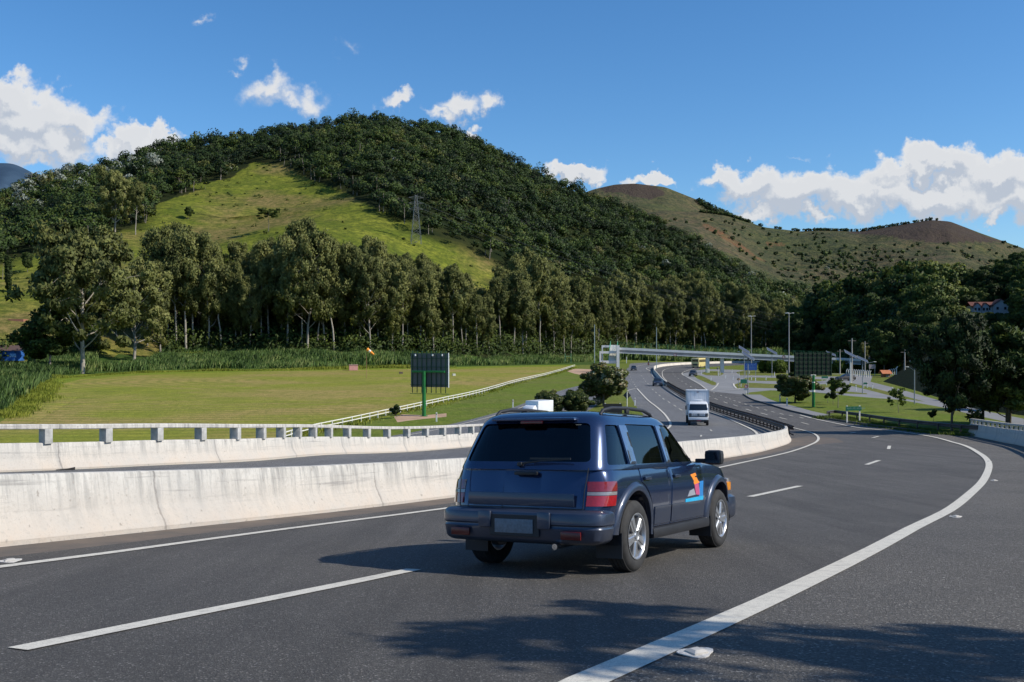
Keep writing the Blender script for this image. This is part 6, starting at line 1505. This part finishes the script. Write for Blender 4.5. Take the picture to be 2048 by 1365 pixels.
def post_sign(name, label, cat, px0, px1, yt, yb, yg, face, text=None, post=WHITEF, yaw=0, back=False, tcol=(.6, .62, .6), Y=None):
    g = P((px0 + px1) / 2, yg) if Y is None else G(((px0 + px1) / 2 - CX) / F * Y, Y); k = g.y / F; w = (px1 - px0) * k; zt = (CY - yt) * k - g.z; zb = (CY - yb) * k - g.z
    e = empty(name, g, yaw, label, cat)
    for s in (-1, 1):
        m = MB(); m.box((s * w * .40, .06, zt / 2 + .02), (.11, .09, zt + .12)); m.build('post', post, e)
    m = MB(); m.box((0, 0, (zt + zb) / 2), (w, .05, zt - zb)); f = m.build('sign_panel', face, e)
    if text:
        for t, (x, z, sz) in text:
            cu = bpy.data.curves.new('t', 'FONT'); cu.body = t; cu.size = sz; cu.align_x = 'CENTER'; cu.align_y = 'CENTER'; cu.extrude = .003; o = bpy.data.objects.new('t', cu); COL.objects.link(o); bpy.context.view_layer.update()
            me = bpy.data.meshes.new_from_object(o.evaluated_get(bpy.context.evaluated_depsgraph_get())); bpy.data.objects.remove(o, do_unlink=True)
            me.transform(Matrix.Translation((x, -.032, z)) @ Matrix.Rotation(R(90), 4, 'X')); me.materials.clear(); link('lettering', me, simple('sign_letters', tcol, .5, var=0), f)
    return e, w, zt, zb
def make_signs():
    # green name board on the lawn: its small white words are too blurred to read, kept as faint strokes
    e, w, zt, zb = post_sign('road_sign', 'wide green road sign on two white posts on the lawn behind the guardrail', 'road sign', 1690.5, 1724, 813.5, 821.5, 846, SIGNG, None, WHITEF, R(8))
    LT = simple('faded_letters', (.20, .34, .30), .6); rg = random.Random(4); x = -w * .42; z = (zt + zb) / 2; m = MB()
    for word in (5, 3, 9):
        for c in range(word):
            hgt = .17 if rg.random() < .35 else .12; m.box((x, -.032, z + (hgt - .12) / 2 + .01), (.028, .004, hgt))
            if rg.random() < .75: m.box((x + .035, -.032, z + rg.choice((-.045, .0, .05))), (.045, .004, .022))
            x += .088
        x += .12
    [o for o in e.children if o.name.startswith('sign_panel')][0]; m.build('lettering', LT, [o for o in e.children if o.name.startswith('sign_panel')][0])
    e, w, zt, zb = post_sign('road_sign', 'blue road sign under the footbridge behind the solar lamps', 'road sign', 1489, 1514, 727, 741, 752, SIGNB, None, GALV, 0)
    m = MB(); h = zt - zb
    for i, (a, b) in enumerate(((.15, .95), (.2, .7), (.15, .95), (.25, .8))):
        x = -w / 2 + a * w * .9; 
        while x < -w / 2 + b * w: l = .12 + .1 * ((i * 7 + int(x * 9)) % 3); m.box((x, -.03, zt - h * (.18 + i * .21)), (l, .004, .07)); x += l + .09
    m.build('lettering', simple('blue_letters', (.10, .22, .42), .6), [o for o in e.children if o.name.startswith('sign_panel')][0])
    post_sign('road_sign', 'small green sign beside the yellow diamond at the slip road mouth', 'road sign', 1481, 1494, 759, 767, 774, SIGNG, None, WHITEF)
    post_sign('road_sign', 'low green sign on the strip by the bent white lamp', 'road sign', 1727, 1735, 765.5, 769, 776, SIGNG, None, WHITEF)
    post_sign('road_sign', 'green sign beneath the wide billboard', 'road sign', 1643, 1656, 753, 757, 762, SIGNG, None, WHITEF)
    post_sign('direction_board', 'grey board seen from behind between white posts beside the low bushes', 'sign', 1207, 1244, 808, 827, 830, simple('board_black', (.012, .012, .014), .7), None, WHITEF, 0, Y=106)
    post_sign('notice_board', 'pale notice board on posts behind the barrier kiosk', 'sign', 1738, 1751, 729.5, 738, 752, simple('notice_face', (.35, .30, .30), .6), None, GALV, 0)
    def diamond(px, yc, yg, half, mat, lab, post=WHITEF, Y=None, r=.05):
        g = P(px, yg) if Y is None else G((px - CX) / F * Y, Y); k = g.y / F; zc = (CY - yc) * k - g.z; s = half * k; e = empty('warning_sign', g, 0, lab, 'warning sign')
        m = MB(); m.cyl((0, -.04, -.1), (0, -.04, zc + s * .9), r, n=8); m.build('post', post, e)
        m = MB(); m.prism([(0, 0, zc - s), (s, 0, zc), (0, 0, zc + s), (-s, 0, zc)], (0, .03, 0)); m.build('sign_panel', mat, e)
    BK = simple('diamond_back', (.03, .032, .036), .6); YL = simple('amber_diamond', (.40, .20, .03), .5)
    diamond(1254, 791, 808, 8, BK, 'dark back of a diamond warning sign on a white post beside the opposite carriageway', WHITEF, 113)
    diamond(1477, 759, 771, 3.5, YL, 'small amber diamond sign facing the slip road', GALV); diamond(1436, 737.5, 750, 3, BK, 'small dark diamond sign back near the footbridge piers', WHITEF)
    diamond(1477.5, 770, 776, 2, YL, 'smallest amber diamond sign low beside the slip road', GALV)
    g = P(1492, 790); k = g.y / F; e = empty('speed_sign', g, 0, 'round speed sign with plate beneath on a white post at the lawn corner', 'road sign')
    z = (CY - 773) * k - g.z; m = MB(); m.cyl((0, 0, -.1), (0, 0, z + .2), .05, n=8); m.build('post', WHITEF, e); m = MB(); m.cyl((0, -.08, z), (0, -.05, z), .27, n=20); s = m.build('sign_disc', simple('disc_white', (.38, .33, .33), .5), e); m = MB(); m.lathe([(.20, .0), (.28, .0), (.28, .02), (.20, .02)], (0, -.085, z), (0, -1, 0), 20, True); m.build('sign_ring', simple('ring_red', (.30, .05, .06), .5), s); m = MB(); m.box((0, -.07, z - .42), (.72, .03, .26)); m.build('sub_plate', simple('plate_bluegrey', (.2, .25, .28), .5), e)
    # delineator posts: short white
    DP = simple('delineator_white', (.72, .72, .68), .6, var=.05)
    def post(px, yb, h=.8, w=.12, lab='', grp='white delineator posts beside the roads'):
        g = P(px, yb); e = empty('delineator_post', g, 0, lab, 'post', grp); m = MB(); m.box((0, 0, h / 2), (w, w * .7, h), 0, None, .01); m.build('shaft', DP, e); m = MB(); m.box((0, -w * .36, h * .82), (w * .7, .01, .1)); m.build('reflector', simple('refl', (.25, .05, .04), .3), e)
    lb = 'short white delineator post beside the roads'
    for x, y in ((873, 844), (1026, 815.5), (1270, 812), (1451, 757), (1466, 760), (1478, 754), (1511, 763), (1532, 761), (1503, 761), (1464, 747), (1499, 748), (1549, 752.5), (1574, 748), (1403, 749), (1437, 752), (1440, 751), (1422, 762), (1560, 804), (1653, 771), (1713, 760), (1735, 776), (1745, 778), (1784, 787), (1712, 783), (1785, 788.5), (1574, 812)): post(x, y, .95, .15, lb)
    for x, y in ((1253, 727), (1317, 723), (1344, 722), (1351, 721.5)): post(x, y, 2.6, .3, 'taller white post beyond the outer edge of the far bend', 'white posts along the far bend')
def make_fence():
    e = empty('field_fence', G(*FENCE[0]), 0, 'long low white rail fence running up the edge of the mown field', 'fence'); bpy.context.view_layer.update()
    def wc(o): o.parent = e; o.matrix_parent_inverse = e.matrix_world.inverted(); return o
    for h in (.72, .40): wc(sweep('rail', FENCE, [(-.03, h - .04), (-.03, h + .04), (.03, h + .04), (.03, h - .04)], WHITEF))
    for x, y, an in posts_along(FENCE, 2.35)[:99]:
        m = MB(); m.box((0, 0, .36), (.09, .09, .84), 0, Matrix.Translation(G(x, y)) @ Matrix.Rotation(an, 4, 'Z')); wc(m.build('post', WHITEF))
def make_field_things():
    g = P(707, 741); e = empty('hut', g, R(10), 'small pink concrete hut at the far edge of the field', 'hut'); k = g.y / F
    PK = simple('pink_wall', (.62, .30, .26), .9, var=.12, scale=1.5); h = hpx(g, 730.5); m = MB(); m.box((0, 0, h / 2), (17 * k, 1.6, h)); m.build('wall', PK, e); m = MB(); m.box((0, 0, h + .06), (18.5 * k, 1.8, .1)); m.build('roof', simple('hut_roof', (.5, .33, .28), .9), e); m = MB(); m.box((-9 * k, -.3, h * .4), (.06, .8, h * .75)); m.build('opening', TRIM, e)
    for px, yb, w, h, mt, lab in ((802, 748, 7, 3.5, simple('dull_box', (.14, .10, .08), .9), 'small dark crate on the field left of the billboard'), (908, 752, 5.5, 4, WHITEF, 'small white box on the field right of the billboard')):
        g = P(px, yb); k = g.y / F; e = empty('marker_box', g, .2, lab, 'box'); m = MB(); m.box((0, 0, h * k / 2), (w * k, .7, h * k), 0, None, .03); m.build('box_body', mt, e); m = MB(); m.box((0, 0, h * k + .02), (w * k * 1.06, .76, .05)); m.build('lid', mt, e)
    # windsock
    g = P(733, 757); h = hpx(g, 698); k = g.y / F; e = empty('windsock', g, 0, 'orange and white windsock on a thin mast at the far side of the field', 'windsock')
    m = MB(); m.cyl((0, 0, -.1), (0, 0, h), .05, .035, 6); m.build('mast', simple('mast_paint', (.35, .2, .1), .7), e)
    O = simple('sock_orange', (.85, .30, .03), .8, var=.1)
    a = Vector((.1, 0, h - .05)); d = Vector((.78, 0, -.62)).normalized()
    for i, (t0, t1, r0, r1, mt) in enumerate(((0, .55, .36, .33, O), (.55, .95, .33, .30, WHITEF), (.95, 1.5, .30, .22, O), (1.5, 1.9, .22, .16, O))): m = MB(); m.cyl(a + d * t0, a + d * t1, r0, r1, 12); m.build('sock', mt, e, angle=40)
    # buildings at the left edge
    g = P(20, 722); k = g.y / F; e = empty('blue_wall_house', g, 0, 'low house with bright blue wall mostly hidden by trees at the left edge', 'house')
    BW = simple('blue_wall', (.02, .11, .38), .8, var=.2, scale=.7); m = MB(); m.box((-2, 0, 1.3), (46 * k + 3, 5, 2.6)); m.build('wall', BW, e); m = MB(); m.prism([(-8, -3, 2.6), (6, -3, 2.6), (6, -.0, 3.9), (-8, -.0, 3.9)], (0, .12, .02)); m.build('roof', simple('dark_tile', (.10, .06, .05), .9), e)
    m = MB(); m.box((2.0, -2.52, 1.4), (1.6, .03, .9)); m.build('mural', simple('mural_pale', (.25, .42, .65), .8, var=.5, scale=3), e)
    g = PY(40, 700, 300); g.z = h1(g.x, g.y); e = empty('brick_house', g, 0, 'small house with orange tiled roof behind the dark round tree at the left edge', 'house'); k = g.y / F; h = (CY - 668) * k - g.z
    m = MB(); m.box((0, 0, h / 2), (30 * k, 5, h)); m.build('wall', simple('house_brick', (.32, .14, .09), .9, var=.2, scale=2), e); m = MB(); m.prism([(-2.8, -3.2, h), (2.8, -3.2, h), (2.8, 0, h + 1.7), (-2.8, 0, h + 1.7)], (0, .15, 0)); m.prism([(-2.8, 3.2, h), (2.8, 3.2, h), (2.8, 0, h + 1.7), (-2.8, 0, h + 1.7)], (0, .15, 0)); m.build('roof', TERRA, e); m = MB(); m.box((.5, -2.52, h * .5), (1, .03, 1)); m.build('window', BLACKGL, e)
    g = PY(425, 0, 1)
    # power pylon on the pasture
    g = P(832, 490); h = hpx(g, 391); e = empty('power_pylon', g, R(12), 'steel lattice power pylon on the hillside pasture', 'pylon'); S = simple('pylon_steel', (.17, .18, .18), .5, .4)
    m = MB(); nl = 11; zs = [h * (1 - (1 - i / nl) ** 1.25) for i in range(nl + 1)]; wd = lambda z: 2.0 * (1 - z / h) ** 1.1 + .45
    def c(i, a): w = wd(zs[i]); return Vector((w * (1, 1, -1, -1)[a], w * (1, -1, -1, 1)[a], zs[i]))
    for i in range(nl):
        for a in range(4):
            b = (a + 1) % 4; m.tube([c(i, a), c(i + 1, a)], .075, 4, False); m.tube([c(i, a), c(i + 1, b)], .045, 4, False); m.tube([c(i, b), c(i + 1, a)], .045, 4, False); m.tube([c(i + 1, a), c(i + 1, b)], .045, 4, False)
    m.build('lattice_tower', S, e, fix=False)
    arms = []
    for z in (h * .72, h * .84, h * .95):
        m = MB()
        for s in (-1, 1): m.tube([(0, 0, z + .9), (s * 3.4, 0, z)], .1, 4, False); m.tube([(0, 0, z - .3), (s * 3.4, 0, z)], .1, 4, False)
        m.build('cross_arm', S, e, fix=False)
    bpy.context.view_layer.update()
    m = MB(); Mw = e.matrix_world
    for z in (h * .72, h * .84, h * .95):
        for s in (-3.4, 3.4):
            a = Mw @ Vector((s, 0, z))
            for b, sag in ((Vector((-260 + s, 560, a.z + 5)), 16), (Vector((230 + s, 400, a.z - 78)), 12)):
                pts = [a.lerp(b, t) - Vector((0, 0, sag * 4 * t * (1 - t))) for t in np.linspace(0, 1, 14)]; m.tube(pts, .014, 3, False)
    tag(m.build('power_lines', S, fix=False), 'power lines strung from the hillside pylon across the slope', 'power lines')
    # green netting frame near the reeds
    g = P(1136, 727); e = empty('goal_frame', g, 0, 'thin pale green posts at the reed edge near the fence end', 'frame'); k = g.y / F
    for x in (-6 * k, 6 * k): m = MB(); m.cyl((x, 0, 0), (x, 0, 20 * k), .07, n=6); m.build('post', simple('green_post', (.12, .35, .22), .6), e)
    m = MB(); m.cyl((-6 * k, 0, 14 * k), (6 * k, 0, 14 * k), .05, n=6); m.build('crossbar', simple('green_bar', (.12, .35, .22), .6), e)
def make_right_buildings():
    # white house on the wooded slope
    Y = 300.0; k = Y / F; X0 = (1975 - CX) * k; z0 = (CY - 622) * k; e = empty('white_house', (X0 + .6, Y, z0 - .4), R(-4), 'white house with red tiled gables high among the trees on the right slope', 'house')
    W = simple('white_plaster', (.50, .51, .52), .8, var=.05, scale=1); RT = simple('red_tiles', (.13, .045, .03), .85, var=.25, scale=2.5)
    e.scale = (.82, .82, .82)
    def gable(x, y, w, d, h, rh, front=True):
        m = MB(); m.box((x, y, h / 2 - 3), (w, d, h + 6)); wl = m.build('wall', W, e)
        m = MB()
        if front:
            m.prism([(x - w / 2, y - d / 2 - .001, h), (x + w / 2, y - d / 2 - .001, h), (x, y - d / 2 - .001, h + rh)], (0, d, 0)); m.build('gable', W, e)
            m = MB()
            for s in (-1, 1): m.prism([(x, y - d / 2 - .4, h + rh + .16), (x + s * (w / 2 + .5), y - d / 2 - .4, h - .16), (x + s * (w / 2 + .5), y - d / 2 - .4, h - .36), (x, y - d / 2 - .4, h + rh - .04)], (0, d + .8, 0))
            m.build('roof', RT, e)
        else:
            m = MB()
            for s in (-1, 1): m.prism([(x - w / 2 - .4, y, h + rh), (x - w / 2 - .4, y + s * (d / 2 + .4), h), (x - w / 2 - .4, y + s * (d / 2 + .4), h - .2), (x - w / 2 - .4, y, h + rh - .2)], (w + .8, 0, 0))
            m.build('roof', RT, e)
        for wx in (-.25, .25):
            m = MB(); m.box((x + wx * w, y - d / 2 - .02, h * .5), (.8, .06, 1.0)); wn = m.build('window', simple('window_dark', (.03, .035, .04), .2), e); m = MB(); m.box((x + wx * w, y - d / 2 - .05, h * .5 - .56), (1.0, .12, .1)); m.build('sill', W, wn)
    gable(-2.6, 1.5, 8.5, 5, 2.3, 1.5, False); gable(-4.9, 0, 2.6, 3, 2.0, 1.4); gable(-2.0, 0, 2.4, 3, 2.0, 1.3); gable(3.2, -.3, 5.4, 4.5, 2.6, 2.0)
    # kiosk with orange roof
    g = P(1771, 755); k = g.y / F; e = empty('kiosk', g, 0, 'small brick kiosk with orange tiled roof at the end of the hedge', 'kiosk'); w = 14 * k; h = hpx(g, 747)
    m = MB(); m.box((0, 0, h / 2), (w, 1.5, h)); m.build('wall', simple('kiosk_brick', (.26, .10, .05), .9, var=.2, scale=3), e); m = MB(); m.box((.2, -.77, h * .5), (w * .5, .04, h * .55)); wn = m.build('window', simple('kiosk_glass', (.25, .24, .2), .3), e); m = MB(); m.box((.2, -.79, h * .2), (w * .56, .08, .06)); m.build('sill', WHITEF, wn)
    rt = hpx(g, 741.5); m = MB(); m.prism([(-w * .72, -1.2, h - .1), (w * .72, -1.2, h - .1), (w * .66, 0, rt), (-w * .78, 0, rt)], (0, .05, .1)); m.prism([(-w * .72, 1.2, h - .1), (w * .72, 1.2, h - .1), (w * .66, 0.05, rt), (-w * .78, 0.05, rt)], (0, .05, .1)); m.build('roof', TERRA, e)
    # white bent barrier posts before the hedge
    gl = 'white concrete fence post with bent top in the row before the hedge'
    pr = None
    for x, y in [(1693 + i * 3.6, 751 + i * .35) for i in range(14)] + [(1777 + i * 4, 752 - i * .7) for i in range(5)]:
        g = P(x, y)
        if pr is None:
            pr = empty('fence_post', g, 0, gl, 'fence post', 'bent white fence posts'); m = MB(); m.tube([(0, 0, -.1), (0, 0, 1.25), (.28, 0, 1.55)], .10, 6); m.build('shaft', WHITEF, pr)
        else: c = copy_tree(pr); c.location = g
    # low boundary wall segment and debris near the far parapet
    g = P(130, 941); e = empty('broken_kerb_piece', g + Vector((0, 0, .0)), R(20), 'broken dark piece of debris lying at the foot of the far parapet', 'debris'); m = MB(); m.prism([(-.22, 0, 0), (.24, 0, 0), (.24, 0, .07), (.05, 0, .035), (-.22, 0, .02)], (0, .08, 0)); m.build('debris_body', simple('debris_dark', (.04, .035, .03), .9), e)
# ================================================================ camera, sun, sky with clouds
def make_sky():
    cam = bpy.data.cameras.new('camera'); co = bpy.data.objects.new('camera', cam); COL.objects.link(co); scene.camera = co
    cam.sensor_width = 36; cam.lens = 36 * F / 2048; cam.clip_start = .05; cam.clip_end = 20000; cam.shift_y = 7.5 / 2048
    co.location = (0, 0, 0); co.rotation_euler = (R(90), 0, 0)
    el = R(39); az = np.array([.967, -.255])
    d = Vector((az[0] * math.cos(el), az[1] * math.cos(el), math.sin(el)))
    sun = bpy.data.lights.new('sun', 'SUN'); sun.energy = 5.0; sun.angle = R(.53); sun.color = (1, .94, .84)
    so = bpy.data.objects.new('sun', sun); COL.objects.link(so); so.rotation_euler = d.to_track_quat('Z', 'Y').to_euler()
    w = bpy.data.worlds.new('World'); scene.world = w; w.use_nodes = True; nt = w.node_tree; nt.nodes.clear()
    class W(NT):
        def __init__(s): s.t = nt
    t = W(); t.out = nt.nodes.new('ShaderNodeOutputWorld')
    sky = t.n('TexSky', sky_type='NISHITA', sun_disc=False, sun_elevation=el, sun_rotation=math.atan2(az[0], az[1]), altitude=400, air_density=1.0, dust_density=.6, ozone_density=2.2)
    base = t.mix(1.0, sky.outputs[0], SKYTINT, 'MULTIPLY')
    hs = t.n('HueSaturation', inp={'Saturation': SKYSAT, 'Value': 1.0, 'Color': base}); base = hs.outputs[0]
    v = t.n('TexCoord').outputs['Generated']; s = t.sep(v)
    iy = t.math('DIVIDE', 1, t.math('MAXIMUM', s[1], .05))
    u = t.math('MULTIPLY', s[0], iy); h = t.math('MULTIPLY', s[2], iy)
    q0 = t.n('CombineXYZ', inp={0: u, 1: h, 2: 0}).outputs[0]
    wn = t.n('TexNoise', noise_dimensions='2D', inp={'Vector': q0, 'Scale': 22, 'Detail': 5, 'Roughness': .6})
    off = t.n('VectorMath', operation='MULTIPLY_ADD', inp={0: wn.outputs['Color'], 1: (.07, .07, 0), 2: q0}).outputs[0]
    off = t.n('VectorMath', operation='SUBTRACT', inp={0: off, 1: (.035, .035, 0)}).outputs[0]
    def dens(vec):
        val = None
        for x, y, rx, ry, k in CLOUDS:
            c = ((x - CX) / F, (CY - y) / F, 0)
            m = t.n('Mapping', vector_type='POINT', inp={'Vector': vec, 'Location': (-c[0] * F / rx, -c[1] * F / ry, 0), 'Scale': (F / rx, F / ry, 0)}).outputs[0]
            l = t.n('VectorMath', operation='LENGTH', inp={0: m}).outputs['Value']
            e = t.math('MULTIPLY_ADD', l, -k, k)
            val = e if val is None else t.n('Math', operation='SMOOTH_MAX', inp={0: val, 1: e, 2: .18}).outputs[0]
        return val
    D = dens(off)
    def fbm(vec, sc, det=8, ro=.52): return t.n('TexNoise', noise_dimensions='2D', inp={'Vector': vec, 'Scale': sc, 'Detail': det, 'Roughness': ro}).outputs['Fac']
    n1 = fbm(q0, 17); n2 = fbm(t.map(q0, loc=(.006, .012, 0)), 17)
    body = t.math('ADD', D, t.math('MULTIPLY', t.math('SUBTRACT', n1, .5), 1.4)); body = t.math('ADD', body, t.math('MULTIPLY', t.math('MAXIMUM', D, 0), .35))
    a = t.n('MapRange', interpolation_type='SMOOTHSTEP', inp={'Value': body, 'From Min': -.16, 'From Max': 1.05}).outputs[0]; a = t.math('MULTIPLY', a, t.mr(s[1], .05, .2))
    D2 = dens(t.map(off, loc=(.004, .014, 0)))
    rel = t.math('SUBTRACT', t.math('ADD', D, t.math('MULTIPLY', n1, .9)), t.math('ADD', D2, t.math('MULTIPLY', n2, .9)))
    lit = t.mr(rel, -.55, .30)
    thick = t.mr(body, .3, 1.6)
    cc = t.mix(lit, (.62, .68, .78), (1.0, 1.0, 1.0))
    cc = t.mix(t.math('MULTIPLY', thick, .25), cc, (.60, .66, .76))
    bg1 = t.n('Background', inp={'Color': base, 'Strength': .12}); bg2 = t.n('Background', inp={'Color': cc, 'Strength': .82})
    mx = t.n('MixShader', inp={0: t.math('MULTIPLY', a, .96), 1: bg1.outputs[0], 2: bg2.outputs[0]})
    nt.links.new(mx.outputs[0], t.out.inputs[0])
    scene.view_settings.view_transform = 'Standard'; scene.view_settings.look = 'None'; scene.view_settings.exposure = 0; scene.view_settings.gamma = 1
    scene.cycles.max_bounces = 6; scene.cycles.transparent_max_bounces = 12; scene.cycles.caustics_reflective = False; scene.cycles.caustics_refractive = False
    scene.cycles.sample_clamp_indirect = 6
SKYTINT = (.89, 1.07, 1.24); SKYSAT = 1.15
CLOUDS = [(20, 195, 85, 46, 2.0), (60, 235, 140, 58, 2.2), (150, 245, 82, 40, 1.8), (20, 285, 120, 45, 1.7), (110, 285, 95, 36, 1.5), (60, 322, 110, 20, .8), (285, 268, 66, 30, 2.0), (340, 273, 42, 13, 1.4), (265, 292, 80, 22, 1.5),
          (548, 182, 50, 28, .78), (625, 196, 48, 26, .7), (585, 205, 50, 20, .55), (487, 120, 28, 12, .42), (468, 143, 22, 7, .4), (405, 50, 22, 10, .4), (800, 210, 48, 24, 1.3), (925, 218, 54, 30, 1.1), (992, 212, 24, 28, 1.0), (890, 238, 46, 18, .9), (940, 275, 22, 14, 1.0),
          (1150, 346, 78, 28, 2.4), (1305, 364, 54, 18, 2.0), (1440, 365, 66, 26, 1.6), (1500, 376, 100, 40, 2.0), (1600, 390, 150, 52, 2.3), (1720, 385, 150, 56, 2.3), (1845, 322, 68, 42, 2.4), (1905, 328, 66, 34, 2.2), (1990, 350, 120, 52, 2.4), (1870, 395, 190, 55, 2.3), (2060, 400, 130, 56, 2.2),
          (1780, 345, 40, 28, 1.7), (1630, 445, 28, 18, 1.3), (1510, 428, 66, 22, 1.3), (1985, 435, 44, 20, 1.4), (2120, 380, 160, 70, 2.0), (1603, 298, 14, 8, .35), (-60, 250, 120, 90, 2.0), (685, 90, 20, 16, .25)]
make_ground(); make_hill(); make_back_hills(); make_markings(); make_barriers()
make_vehicles(); make_footbridge(); make_billboards(); make_lamps(); make_signs(); make_fence(); make_field_things(); make_right_buildings()
make_belt(); make_right_woods(); make_back_slope(); make_slope_bushes(); make_near_trees(); make_forest(); make_reeds()
make_sky()
